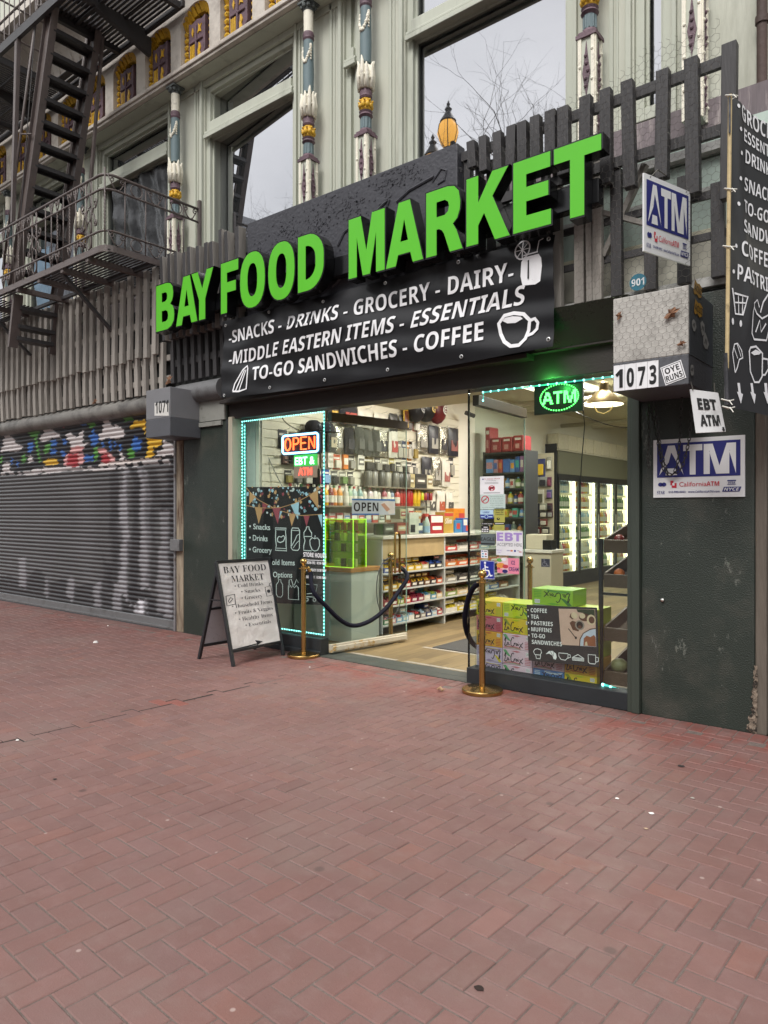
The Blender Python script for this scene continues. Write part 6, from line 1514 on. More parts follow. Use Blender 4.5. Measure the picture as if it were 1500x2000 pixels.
def can(r, h, c1, c2, name='can'):
    def mk():
        t = thing(name, 'x', 'can', (0, 0, 0)); m = MB(); m.lathe([(r*.93, 0), (r, h*.03), (r, h*.84), (r*.8, h*.9)], (0, 0, 0), 10); m.build('can_body', c1, t, smooth=True)
        m = MB(); m.lathe([(r*.75, h*.9), (r*.75, h), (r*.5, h)], (0, 0, 0), 8); m.build('cap', c2, t, smooth=True); return t
    return mk
WHT, BLK_, GRYC = '#cfcbbd', '#26262a', '#6d6c66'
# row: what, z bottom, y start, pitch, list of (kind, colour, colour2, width, height, depth)
def prow(z, y, items, where, grp, gap=.02, x=FX):
    n = len(items)
    for i, (kd, c1, c2, w_, h, d) in enumerate(items):
        y += w_/2
        m1 = SILV if c1 == 'foil' else (CLOTH(c1[1:]) if c1[0] == '~' else cmat(c1)); m2 = cmat(c2)
        nm = {'pouch': 'pouch', 'card': 'blister_pack', 'box': 'carton'}[kd]
        col = 'silver' if c1 == 'foil' else cname(c1.strip('~'))
        inst(('p', kd, c1, c2, w_, h, d), pack(w_, h, d, m1, m2, nm, kd), (x, y, z+random.uniform(-.012, .006)), nm, '%s %s with %s front, %s from the door, %s' % (col, nm.replace('_', ' '), cname(c2), ordinal(i), where), nm.replace('_', ' '), grp)
        y += w_/2+gap
G = 'packets hanging on the slatwall'
prow(2.56, 1.28, [('pouch', '~#3b3b3c', '#c9a13a', .17, .27, .1), ('pouch', '~#2c2c30', '#a6402f', .34, .28, .12), ('pouch', WHT, '#8a8f9f', .3, .25, .1), ('pouch', '#d3cfbf', '#a33a33', .3, .24, .1), ('pouch', '#4b4b4a', '#77776f', .18, .26, .1)], 'slatwall top row', G, .03)
prow(2.2, 1.28, [('pouch', '~#55534e', '#a79d84', .15, .34, .09), ('pouch', 'foil', '#8d8a80', .13, .33, .06), ('pouch', '~#1f1f22', '#2c2c30', .18, .34, .1), ('pouch', '~#4d4e47', '#55564f', .16, .36, .12), ('pouch', '~#55564f', '#4d4e47', .16, .35, .12), ('pouch', '~#484942', '#55564f', .16, .35, .12), ('pouch', 'foil', '#2c2c30', .2, .4, .06), ('pouch', WHT, '#a33a33', .2, .42, .08), ('card', '#77756c', '#a9a698', .13, .26, .05), ('card', '#3f4663', '#b9b4a4', .1, .26, .04), ('card', '#b87a2c', '#b9b4a4', .11, .27, .04), ('card', WHT, '#8f7a3c', .12, .25, .05)], 'slatwall second row', G, .012)
prow(2.32, 3.18, [('pouch', 'foil', '#8f8b80', .26, .4, .07), ('pouch', '#35353a', '#a4a095', .26, .42, .06), ('pouch', 'foil', '#3a3a3c', .2, .42, .06), ('pouch', '#2b2b30', '#8d5a52', .28, .44, .06)], 'upper row by counter end', 'large foil pouches on the slatwall', .03)
prow(1.85, 3.3, [('pouch', '#2e2e33', '#9d998d', .24, .42, .06), ('pouch', 'foil', '#a4a095', .22, .42, .06), ('pouch', WHT, '#9a5e55', .22, .4, .06)], 'middle row by counter end', 'large foil pouches on the slatwall', .03)
prow(1.42, 3.15, [('pouch', WHT, '#7f7b72', .24, .34, .07), ('pouch', '#d3cfbf', '#55524d', .22, .36, .07), ('pouch', WHT, '#a8573f', .22, .36, .07), ('pouch', '#cfcabb', '#55524d', .2, .34, .07)], 'lowest row by counter end', 'white bags on the slatwall', .03)
prow(2.0, .55, [('card', '#6a4a3f', '#b08a80', .13, .2, .05), ('card', WHT, '#5a4f48', .16, .17, .05), ('box', '#8a4a38', '#5f2f28', .09, .2, .04), ('card', '#7d3f37', '#c9c3b2', .13, .2, .05), ('box', '#8f8a7a', '#5b3a30', .09, .2, .04), ('box', WHT, '#a9a493', .1, .2, .04), ('card', '#b5512c', '#c9c3b2', .13, .19, .05), ('box', '#c7752f', '#d8d4c8', .09, .19, .04), ('card', '#4c4a46', '#8d8a80', .12, .18, .05), ('box', WHT, '#55524d', .13, .2, .05), ('card', '#7a6a3a', '#35332f', .2, .18, .05), ('card', '#3f3d3a', '#8d8a80', .12, .19, .05), ('card', '#8a8678', '#3c3a36', .14, .18, .06), ('card', '#b2a03f', '#3c3a36', .1, .2, .04)], 'slatwall third row', G, .03)
prow(1.79, .6, [('card', '#3a3730', '#8b7d3c', .11, .16, .05), ('card', WHT, '#6d6a62', .12, .17, .05), ('card', '#8c887c', '#b7b3a6', .14, .16, .06), ('card', '#5a7a3a', '#a8455f', .13, .17, .05), ('card', '#2d4a8a', '#7fa0c0', .14, .19, .05), ('card', '#5c5a55', '#2e2c2a', .12, .18, .05), ('card', '#8a8678', '#5e7a42', .13, .17, .06), ('card', '#35332f', '#8a8678', .11, .18, .05)], 'slatwall fourth row', G, .03)
def brow(z, y, cols, r, h, where, fn, nm, grp, gap=.012, x=FX+.1, alt=None):
    for i, c in enumerate(cols):
        y += r; c2 = alt[i % len(alt)] if alt else WHT
        inst((nm, c, c2, r, h), fn(r, h, cmat(c, .3), cmat(c2, .4), nm), (x+random.uniform(-.02, .02), y, z), nm, '%s %s, %s from the door, %s' % (cname(c), nm.replace('_', ' '), ordinal(i), where), nm.replace('_', ' '), grp)
        y += r+gap
brow(1.53, .55, ['#8b8e86', '#a9a493', '#5d6f86', '#b6b0a0', '#3a6b35', '#4d8a34', '#c9a62c', '#7d2f2a', '#c9752c', '#c98a2c', '#b9b4a4', '#8fa88a', '#a9b9b4', '#7d9a92', '#c9c3b2', '#c9b9b9', '#d3cfc6', '#b9b4a4', '#9a4a52', '#c9c3b2', '#7d8a9a', '#b5433a'], .042, .25, 'slatwall bottle shelf', bottle, 'bottle', 'bottles on the slatwall shelf', .012, alt=['#b5433a', '#cfcbbd', '#3a6b35'])
brow(1.53, 2.68, ['#a32a25', '#a32a25', '#a32a25', '#a32a25', '#c9a62c', '#c9a62c'], .034, .27, 'far end of the bottle shelf', can, 'spray_can', 'spray cans on the slatwall shelf', .012, alt=['#2c2a28'])
brow(1.79, 1.95, ['#5c5a50', '#77736a', '#4c4a42', '#8a867a', '#6b685f', '#3f3d38', '#5c584d'], .055, .22, 'shelf of jars above the cans', can, 'jar', 'jars on the slatwall', .03, alt=['#35332f'])
prow(1.79, 2.85, [('box', '#b3a67a', '#8f8460', .19, .21, .1), ('box', '#3a3833', '#55524a', .28, .21, .1), ('box', '#cfc6a6', '#8a7a5a', .14, .2, .1)], 'beside the jars', 'boxes beside the jars', .01)
prow(1.31, .55, [('box', c, c2, .12, .13, .1) for c, c2 in (('#5d6f86', '#cfcbbd'), ('#b5433a', '#cfcbbd'), ('#cfcbbd', '#b5433a'), ('#b5433a', '#3f5a8a'), ('#a83a3a', '#cfcbbd'), ('#c9b9b4', '#b5433a'), ('#b9504a', '#cfcbbd'), ('#cfcbbd', '#4a6a9a'), ('#9a3a3a', '#cfcbbd'), ('#cfcbbd', '#a83a3a'), ('#7d8a9a', '#cfcbbd'), ('#b5433a', '#cfcbbd'), ('#cfcbbd', '#55524d'), ('#8a5a3a', '#cfcbbd'))], 'slatwall small box shelf', 'small boxes on the slatwall shelf', .02)
brow(1.12, .6, ['#b5432c', '#c9752c', '#b5432c', '#c98a2c', '#b5432c', '#c9a62c', '#b5432c', '#c9752c', '#3f5a8a', '#4d8a34', '#c9a62c', '#b5432c', '#7d9a92', '#c9752c', '#b5432c', '#c9a62c'], .026, .1, 'lowest slatwall shelf', can, 'lighter_tub', 'lighter tubs on the slatwall shelf', .03, alt=['#b5432c', '#c9a62c'])
brow(1.62, 3.02, ['#2c2a28', '#c9752c', '#b9c02c', '#8a2f2a', '#6a2f4a', '#8a2f2a'], .03, .12, 'small row above the counter boxes', can, 'lighter', 'lighters above the counter', .012, alt=['#3a6b35', '#c9752c', '#c9c02c'])
prow(2.62, 2.75, [('pouch', '#4a4a4c', '#8d8a80', .15, .2, .07), ('card', '#b9b4a4', '#5a4f48', .13, .19, .05), ('card', '#8a4a38', '#cfcbbd', .13, .2, .05)], 'top row beyond bags', G, .04)
prow(2.23, 3.02, [('card', '#4a4640', '#a9a598', .08, .24, .04)], 'slatwall second row at its end', G, .02)
prow(1.98, 2.72, [('card', '#35332f', '#b9b4a4', .11, .18, .05), ('card', '#b9b4a4', '#35332f', .11, .19, .05), ('card', '#55524d', '#c9c3b2', .11, .18, .05), ('card', '#2c2c30', '#8d8a80', .1, .18, .05)], 'third row above jars', G, .015)
prow(2.2, .5, [('card', '#2c2c30', '#77756c', .14, .22, .06), ('card', '#3a3833', '#9a9488', .13, .2, .06), ('card', '#6d6a62', '#2c2c30', .13, .22, .06), ('pouch', '#3b3b3c', '#8d8a80', .15, .24, .07)], 'second row behind lit signs', G, .03)
prow(1.99, 4.05, [('card', '#2e2e33', '#9d998d', .12, .3, .05)], 'end of the slatwall', G)
# caps, adapter and cables behind the left window
for i, (y, lab) in enumerate(((.95, 'dark cap with a grey badge hanging in the left window'), (1.17, 'plain black cap hanging in the left window'))):
    t = thing('cap', lab, 'cap', (FX+.12, y, 2.42)); m = MB(); m.lathe([(.1, 0), (.105, .05), (.085, .1), (.05, .125), (.002, .13)], (FX+.13, y, 2.42), 14); m.build('crown', CLOTH('#1d1b22'), t, smooth=True); m = MB(); m.poly(lambda u, v, c=0: V(u, v, 2.42), [(FX+.2, y-.09), (FX+.29, y-.05), (FX+.3, y+.05), (FX+.2, y+.09)], 0); m.box(FX+.2, FX+.3, y-.08, y+.08, 2.412, 2.419); m.build('brim', CLOTH('#22202a'), t)
    if i == 0: m = MB(); m.ball((FX+.225, y, 2.475), .03, 8); m.build('badge', cmat('#5a5d66'), t)
t = thing('power_adapter', 'black power adapter with plugs on the wall in the left window', 'adapter', (FX, .62, 2.02)); m = MB(); m.box(FX, FX+.1, .62, .86, 2.02, 2.22); m.build('case', GLOSSB, t, bevel=.01); m = MB(); m.tube([(FX+.1, .62, 2.05), (FX+.12, .5, 2.05)], .01, 6); m.tube([(FX+.1, .62, 2.15), (FX+.12, .5, 2.15)], .01, 6); m.build('plug', GLOSSB, t)
for i, (pts, lab) in enumerate((([(WX+.1, .4, 2.75), (WX+.12, .5, 2.5), (WX+.15, .8, 2.4), (WX+.1, 1.0, 2.55)], 'thin black cable sagging across the top of the left window display'), ([(WX+.1, .7, 2.02), (WX+.12, .72, 1.7), (WX+.1, .74, 1.4)], 'thin black cable hanging below the power adapter'), ([(-6.2, .3, 2.3), (-6.1, .4, 1.95), (-6.0, .55, 1.6), (-5.9, .7, 1.3)], 'pale cable running down beside the left window display'))):
    m = MB(); m.tube(catm([V(*p) for p in pts], 6), .006, 5); o = m.build('cable', cmat('#9a9a94') if i == 2 else GLOSSB); tag(o, lab, 'cable')
m = MB(); m.box(FX, FX+.09, 1.02, 1.12, 1.62, 1.98); o = m.build('speaker_bar', GLOSSB, bevel=.02); tag(o, 'black rounded speaker bar standing on end in the left window', 'speaker')
# --- round backpacks and skateboard hanging above
for i, (px, py, c1, c2, lab) in enumerate(((811, 796, '#1d1d20', '#8a8a86', 'black round backpack with white emblem hanging above the slatwall'), (832, 796, '#1f1f1f', '#c9a62c', 'black round backpack with yellow pattern hanging above the slatwall'), (854, 800, '#6a1f24', '#cfcbbd', 'dark red round backpack hanging above the slatwall'))):
    p = xp(px, py, WX+.15); t = thing('backpack', lab, 'backpack', p)
    m = MB(); m.ball(p, .15, 14, 0, 1.45); o = m.build('bag', mat('nylon '+c1, c1, .35, var=.2, bump=.6, bs=40), t, smooth='all')
    f = lambda u, v, c=0, p=p: p+V(.152+c-.35*(u*u+v*v*.5), u, v); m = MB()
    m.line(f, [(.06*math.cos(a*.5), .06*math.sin(a*.5)-.02) for a in range(11)], .02, .004); m.line(f, [(-.05, .08), (.05, .1)], .02, .004); m.line(f, [(.03*math.cos(a*.7), .03*math.sin(a*.7)-.02) for a in range(9)], .014, .004); m.build('emblem', cmat(c2), t)
    m = MB(); m.tube([p+V(.05, 0, .2), p+V(.06, .02, .26), p+V(.0, .0, .3)], .012, 5); m.build('loop', GLOSSB, t)
p = xp(793, 800, WX+.12); t = thing('skateboard', 'narrow yellow skateboard hanging upright beside the black backpacks', 'skateboard', p); m = MB(); m.box(p.x-.01, p.x+.01, p.y-.06, p.y+.06, p.z-.25, p.z+.25); m.build('deck', cmat('#b8962e'), t, bevel=.009); m = MB(); m.box(p.x+.011, p.x+.013, p.y-.045, p.y+.045, p.z-.2, p.z-.02); m.box(p.x+.011, p.x+.013, p.y-.04, p.y+.04, p.z+.08, p.z+.16); m.build('print', cmat('#6a3a22'), t)
m = MB(); m.tube([p+V(.1, 1.4, .1), p+V(.16, 1.55, .06)], .035, 8); o = m.build('security_camera', cmat('#3a3a3a')); tag(o, 'small black security camera beside the dark red backpack', 'camera')
# --- counter with candy shelves
CX, CY0, CY1 = -5.19, 1.25, 4.55
ctr = thing('counter', 'white shop counter with plywood band and candy shelves facing the doorway', 'counter', (-5.5, 1.3, 0))
WH = mat('white melamine', '#b9bab4', .5, var=.03); PLY = mat('plywood', '#ab9469', .6, var=.12, vs=5, streak=False, bump=.1)
b = MB(); b.box(-5.98, CX, CY0, CY0+.02, 0, 1.13); b.build('end_panel', mat('grey melamine', '#a5a7a4', .5, var=.03), ctr)
b = MB(); b.box(-6.0, CX+.03, CY0-.01, CY1, 1.131, 1.17); b.build('worktop', mat('worn white top', '#c2beb2', .45, var=.08), ctr, bevel=.004)
YD = xp(868, 1100, CX).y
b = MB(); b.box(CX-.02, CX, CY0+.021, YD-.012, .9, 1.13); b.build('plywood_band', PLY, ctr)
lev1 = (.13, .345, .535, .735); lev2 = (.13, .345, .53, .735, .94)
b = MB()
for z in lev1: b.box(CX-.36, CX+.004, CY0+.021, YD-.012, z-.02, z)
for z in lev2: b.box(CX-.36, CX+.004, YD+.012, CY1, z-.02, z)
b.build('shelf', WH, ctr)
b = MB(); b.box(CX-.36, CX+.006, YD-.0115, YD+.0115, 0, 1.13); b.box(CX-.36, CX+.006, CY1+.001, CY1+.02, 0, 1.13); b.box(CX-.39, CX-.3605, CY0+.021, CY1, 0, 1.13); b.build('divider', WH, ctr)
GC = 'candy cartons on the counter shelves'
def tray(w_, h, c1, c2):
    def mk():
        t = thing('candy_carton', 'x', 'carton', (0, 0, 0)); m = MB(); d = .2
        m.box(0, .004, -w_/2, w_/2, 0, h*.6); m.box(-d, -.0005, -w_/2, -w_/2+.004, 0, h*.8); m.box(-d, -.0005, w_/2-.004, w_/2, 0, h*.8); m.box(-d, -.0005, -w_/2+.0045, w_/2-.0045, 0, .004); m.box(-d, -d+.004, -w_/2+.0045, w_/2-.0045, .0045, h*1.25); m.build('tray', c1, t)
        m = MB(); n_ = max(3, int(w_/.035))
        for i in range(n_):
            for j in range(3):
                y = -w_/2+.008+(w_-.016)*(i+.5)/n_; m.hexa([(-.19+.06*j, y-.013, .006), (-.135+.06*j, y-.013, .006), (-.135+.06*j, y+.013, .006), (-.19+.06*j, y+.013, .006), (-.19+.06*j, y-.013, h*random.uniform(.75, 1)), (-.135+.06*j, y-.012, h*random.uniform(.6, .9)), (-.135+.06*j, y+.012, h*random.uniform(.6, .9)), (-.19+.06*j, y+.013, h*random.uniform(.75, 1))])
        m.build('candy_bar', c2, t)
        m = MB(); f = metric((.0045, 0, 0), (0, 1, 0)); m.poly(f, [(-w_*.36, h*.18), (w_*.3, h*.14), (w_*.38, h*.44), (-w_*.28, h*.46)], .0006); m.build('print', cmat('#d8d4c8'), t); return t
    return mk
CC = {0: ['#3a6b4a', '#b9848a', '#7fa0b9', '#8fb0c0', '#d3cfc2', '#3f2a24', '#8a8078', '#2a3560', '#9fb4c0', '#a83a3a'], 1: ['#7d2430', '#7d2430', '#8a9a3a', '#b5433a', '#7d2440', '#7d2440', '#c9c0ae', '#4a86a0', '#c9b28a'],
      2: ['#b8922c', '#b8922c', '#b8922c', '#8a2f2a', '#3a2a24', '#3a2a24', '#6d4a2f', '#2f2a2a', '#b5522c'], 3: ['#2d4a8a', '#8a2f2a', '#a33a32', '#c9a62c', '#c9a62c', '#b9b08a', '#332f2c', '#332f2c']}
CC2 = {0: ['#d3cfc2', '#c9b52c', '#c9b52c', '#8a9a3a', '#c9b52c', '#c9c0ae'], 1: ['#7d8a4a', '#c9b28a', '#8a5f4a', '#a9b9c0', '#4a6a9a', '#7d5a3a'], 2: ['#8a867c', '#3a3532', '#3a3532', '#6d5a32', '#2f2a2a', '#55504a'], 3: ['#b5682c', '#c2592c', '#c2592c', '#b8842c', '#b5522c', '#a8705a'], 4: ['#b5352f', '#b9b4a8', '#a33a32', '#8fa0a8', '#77806f', '#8a8a80']}
SN_ = ['bottom', 'second lowest', 'middle', 'second highest', 'top']
for lv, zs, y0, y1, side in ((CC, lev1, CY0+.04, YD-.03, 'left'), (CC2, lev2, YD+.04, CY1-.3, 'right')):
    for k, z in enumerate(zs):
        cs = lv[k]; w_ = (y1-y0)/len(cs)
        for i, c in enumerate(cs):
            h = random.choice((.085, .1, .11)); h = .1
            ww = round(w_-.012, 3)
            c2 = random.choice(cs); c2 = '#8a7a5a' if c2 == c else c2
            inst(('tray', c, side, k), tray(ww, h, cmat(c), cmat(c2)), (CX-.012, y0+w_*(i+.5), z+.001), 'candy_carton', '%s candy carton, %s from the door, %s shelf, %s counter bay' % (cname(c), ordinal(i), SN_[k] if not (side == 'left' and k == 3) else 'highest', side), 'carton', GC)
            if random.random() < .45 and z < .9: inst(('box2', c), pack(ww*.9, .05, .15, cmat(c), cmat(c2), 'candy_box', 'box'), (CX-.2, y0+w_*(i+.5), z+.105), 'candy_box', '%s flat candy box on the %s carton, %s shelf, %s counter bay' % (cname(c), ordinal(i), SN_[k], side), 'box', 'flat candy boxes on the cartons')
# things standing on the counter
def onc(lab, name, px0, px1, pyt, pyb, c, d=.14, prints=(), x=CX-.06, cat='box', txt=None, bev=.003):
    a, c_ = xp(px0, pyb, x), xp(px1, pyb, x); zt = xp(px0, pyt, x).z; z0 = 1.171
    t = thing(name, lab, cat, (x, a.y, z0)); m = MB(); m.box(x-d, x, a.y, c_.y, z0, zt); m.build('carton', c if not isinstance(c, str) else cmat(c), t, bevel=bev)
    f = metric((x, a.y, z0), (0, 1, 0)); W2, H2 = c_.y-a.y, zt-z0; m = MB()
    for u0, u1, v0, v1, cc in prints: m.rect(f, u0*W2, u1*W2, v0*H2, v1*H2, .001+.0003*cc, cc)
    if txt: m.text(f, txt[0], txt[1]*W2, txt[2]*W2, txt[3]*H2, txt[4]*H2, off=.003, mi=txt[5], style='sbi')
    if prints or txt: m.build('print', [cmat('#d8d4c8'), cmat('#b5433a'), cmat('#2a2a30'), cmat('#c9a62c')], t)
    return t
onc('tall white and black carton standing at the front of the counter', 'carton', 800, 818, 1001, 1042, '#c9c5b8', .1, [(.1, .6, .1, .45, 2)])
onc('red carton on the counter with a white printed band', 'carton', 841, 866, 1006, 1040, '#8f2327', .16, [(.05, .95, .6, .95, 0), (.15, .85, .2, .4, 0)])
onc('tan snack carton reading Slim Jim on the counter', 'carton', 867, 886, 1000, 1036, '#a98b3f', .14, [(.05, .95, .8, .95, 1)], txt=('Slim', .1, .8, .45, .25, 0))
onc('orange candy carton at the back of the counter', 'carton', 886, 908, 993, 1018, '#c97a22', .14, [(.45, .95, .2, .8, 1)], x=CX-.2)
onc('blue candy carton with round red badge on the counter', 'carton', 888, 903, 1016, 1042, '#3f78a0', .12, [(.25, .7, .3, .75, 1)])
onc('blue white and red carton at the right end of the open counter', 'carton', 904, 918, 1012, 1045, '#3a5f9a', .12, [(.1, .6, .5, .9, 0), (.4, .9, .1, .5, 1)])
t = thing('spray_bottle', 'clear spray bottle with white label and trigger on the counter', 'bottle', (CX-.1, 0, 1.171)); p = xp(832, 1040, CX-.1); m = MB(); m.lathe([(.05, 1.171), (.052, 1.3), (.03, 1.37), (.018, 1.39)], (p.x, p.y, 0), 12); m.build('bottle_body', cmat('#a9b0a6', .2), t, smooth=True); m = MB(); m.lathe([(.0525, 1.19), (.053, 1.27)], (p.x, p.y, 0), 12); m.build('label', cmat('#8fa9c0'), t); m = MB(); m.box(p.x-.02, p.x+.02, p.y-.05, p.y+.03, 1.39, 1.43); m.box(p.x-.006, p.x+.006, p.y-.04, p.y-.03, 1.34, 1.39); m.build('trigger', cmat('#b5433a'), t)
case = thing('display_case', 'low glass display case with cartons on the counter behind the left door', 'display case', (CX-.3, 1.5, 1.171)); m = MB(); m.box(CX-.34, CX-.02, 1.32, 2.25, 1.172, 1.178); m.build('base', cmat('#8a8678'), case); m = MB(); m.box(CX-.016, CX-.012, 1.32, 2.25, 1.179, 1.55); m.box(CX-.34, CX-.017, 1.32, 1.324, 1.179, 1.55); m.box(CX-.34, CX-.012, 1.32, 2.25, 1.551, 1.556); m.build('glass', GL, case)
m = MB(); m.box(CX-.34, CX-.03, 1.33, 2.24, 1.36, 1.364); m.build('glass_shelf', GL, case)
for i, (y, w_, h, z, c, c2) in enumerate(((1.75, .18, .14, 1.18, '#9a3a34', '#c9a98a'), (1.95, .18, .14, 1.18, '#a8483a', '#c9a98a'), (1.78, .12, .12, 1.366, '#b9a98a', '#9a3a34'), (1.94, .12, .13, 1.366, '#c9c0ae', '#a83a3a'), (2.1, .12, .1, 1.366, '#b98a5a', '#cfcbbd'), (1.5, .2, .13, 1.18, '#3a3835', '#6d6a62'), (2.13, .12, .13, 1.18, '#4a5a7a', '#cfcbbd'))):
    inst(('case', i), pack(w_, h, .16, cmat(c), cmat(c2), 'small_carton', 'box'), (CX-.25, y, z), 'small_carton', '%s small carton, %s in the glass case on the counter' % (cname(c), ordinal(i)), 'carton', 'small cartons in the counter case')
# front low counter with lime acrylic display
t = thing('front_counter', 'low white counter with timber top beside the left glass door', 'counter', (-5.6, .75, 0)); b = MB(); b.box(-6.1, -5.19, .72, 1.2, 0, .78); b.build('base', mat('pale green white panel', '#b7beb4', .5, var=.03), t); b = MB(); b.box(-6.1, -5.18, .7, 1.22, .781, .83); b.build('top', mat('honey timber', '#a5743a', .45, var=.15, bump=.1), t, bevel=.004)
ACR = glass('lime acrylic sheet', (.84, 1, .42), 1.4, .02); ACE = emit('lime edge', '#b4ff3c', .55)
t = thing('acrylic_display', 'lime green acrylic display box with small packets beside the left door', 'display case', (-5.35, .85, .831))
ax0, ax1, ay0, ay1, az0, az1 = -5.62, -5.2, .76, .98, .832, 1.37
m = MB()
for bx in ((ax0, ax1, ay0, ay0+.004, az0, az1), (ax0, ax1, ay1-.004, ay1, az0, az1), (ax0, ax0+.004, ay0+.005, ay1-.005, az0, az1), (ax1-.004, ax1, ay0+.005, ay1-.005, az0, az1)): m.box(*bx)
for z in (1.0, 1.12, 1.24): m.box(ax0+.005, ax1-.005, ay0+.005, ay1-.005, z, z+.004)
m.build('sheet', ACR, t)
m = MB()
for p, q in (((ax0, ay0, az0), (ax0, ay0, az1)), ((ax1, ay0, az0), (ax1, ay0, az1)), ((ax1, ay1, az0), (ax1, ay1, az1)), ((ax0, ay0, az1), (ax1, ay0, az1)), ((ax1, ay0, az1), (ax1, ay1, az1)), ((ax0, ay0, az0), (ax1, ay0, az0))): m.bar(p, q, .006)
m.build('edge', ACE, t)
k = 0
for z in (.838, 1.006, 1.126, 1.246):
    for x in (-5.52, -5.42, -5.32, -5.25):
        c = random.choice(['#8a8a86', '#3a3532', '#b9b4a8', '#8a4a3a', '#c97a22']); m = MB(); m.box(x, x+.05, .8, .84, z, z+.09); o = m.build('small_packet', cmat(c), bevel=.003); tag(o, '%s small packet, %s in the lime acrylic display from its lower left' % (cname(c), ordinal(k)), 'packet', 'packets in the acrylic display'); k += 1
# --- shelving with care products and red nappy packs (faces the street)
YB2 = 4.78
x0, x1 = fp(945, 900, YB2).x, fp(1024, 900, YB2).x
sh_ = thing('store_shelf', 'dark shelving unit of care products at the back of the shop', 'shelving', ((x0+x1)/2, YB2, 0)); b = MB()
lev = [fp(950, y, YB2).z for y in (1046, 1010, 984, 954, 924, 885)]
for z in lev: b.box(x0, x1, YB2, YB2+.4, z-.025, z)
b.build('shelf', mat('dark shelf', '#2f2f30', .5), sh_); b = MB(); b.box(x0-.02, x0, YB2, YB2+.42, .0, lev[-1]+.02); b.box(x1, x1+.02, YB2, YB2+.42, .0, lev[-1]+.02); b.box(x0, x1, YB2+.401, YB2+.42, 0, lev[-1]); b.build('frame', mat('dark shelf', '#2f2f30', .5), sh_)
pal = ['#3a5fa0', '#c9c5b8', '#2d4a8a', '#5a8ac0', '#c9b52c', '#3f9a8a', '#b5743a', '#b9848a', '#7a9a4a', '#8a5a8a', '#a83a3a', '#cfcbbd', '#c98a2c', '#5d6f66']
rnd = random.Random(4)
for k, z in enumerate(lev[:-1]):
    x = x0+.02; i = 0
    while x < x1-.07:
        w_ = rnd.uniform(.07, .14); h = min((lev[k+1]-z)*rnd.uniform(.55, .78), .3); c = rnd.choice(pal)
        if k in (3, 4) and k != 3 or rnd.random() < .4:
            m = MB(); m.box(0, w_-.01, 0, .12, 0, h); o = m.build('product_box', [cmat(c)], base=(0, 0, 0), bevel=.004); q = MB(); q.box(.01, w_-.02, -.002, -.0005, h*.3, h*.75); q.build('print', cmat(rnd.choice(pal)), o)
            o.location = (x, YB2+.03, z+.0005); nm = 'product box'
        else:
            r = min(w_*.42, .045); o = bottle(r, h, cmat(c, .3), cmat(rnd.choice(pal)), 'product_bottle')(); o.location = (x+r, YB2+.08, z+.0005); nm = 'product bottle'; w_ = 2*r+.015
        tag(o, '%s %s, %s from the left, %s shelf, dark shelving' % (cname(c), nm, ordinal(i), ordinal(k)+' lowest' if k else 'lowest'), nm, 'care products on the dark shelving'); x += w_; i += 1
x = x0+.01; i = 0
for w_, h in ((.1, .42), (.2, .24), (.2, .24), (.19, .25), (.16, .23)):
    if x+w_ > x1+.12: break
    t = thing('nappy_pack', 'red nappy pack, %s from the left on top of the dark shelving' % ordinal(i), 'pack', (x, YB2, lev[-1])); m = MB(); m.box(x, x+w_-.01, YB2+.02, YB2+.3, lev[-1]+.001, lev[-1]+h); m.build('pack', cmat('#8f2a2c'), t, bevel=.015); m = MB(); m.box(x+w_*.2, x+w_*.75, YB2+.0185, YB2+.0195, lev[-1]+h*.72, lev[-1]+h*.86); m.box(x+w_*.25, x+w_*.6, YB2+.0185, YB2+.0195, lev[-1]+h*.2, lev[-1]+h*.5, 1); m.build('print', [cmat('#cfcbbd'), cmat('#b98a80')], t); t['group'] = 'red nappy packs on the shelving'; x += w_; i += 1
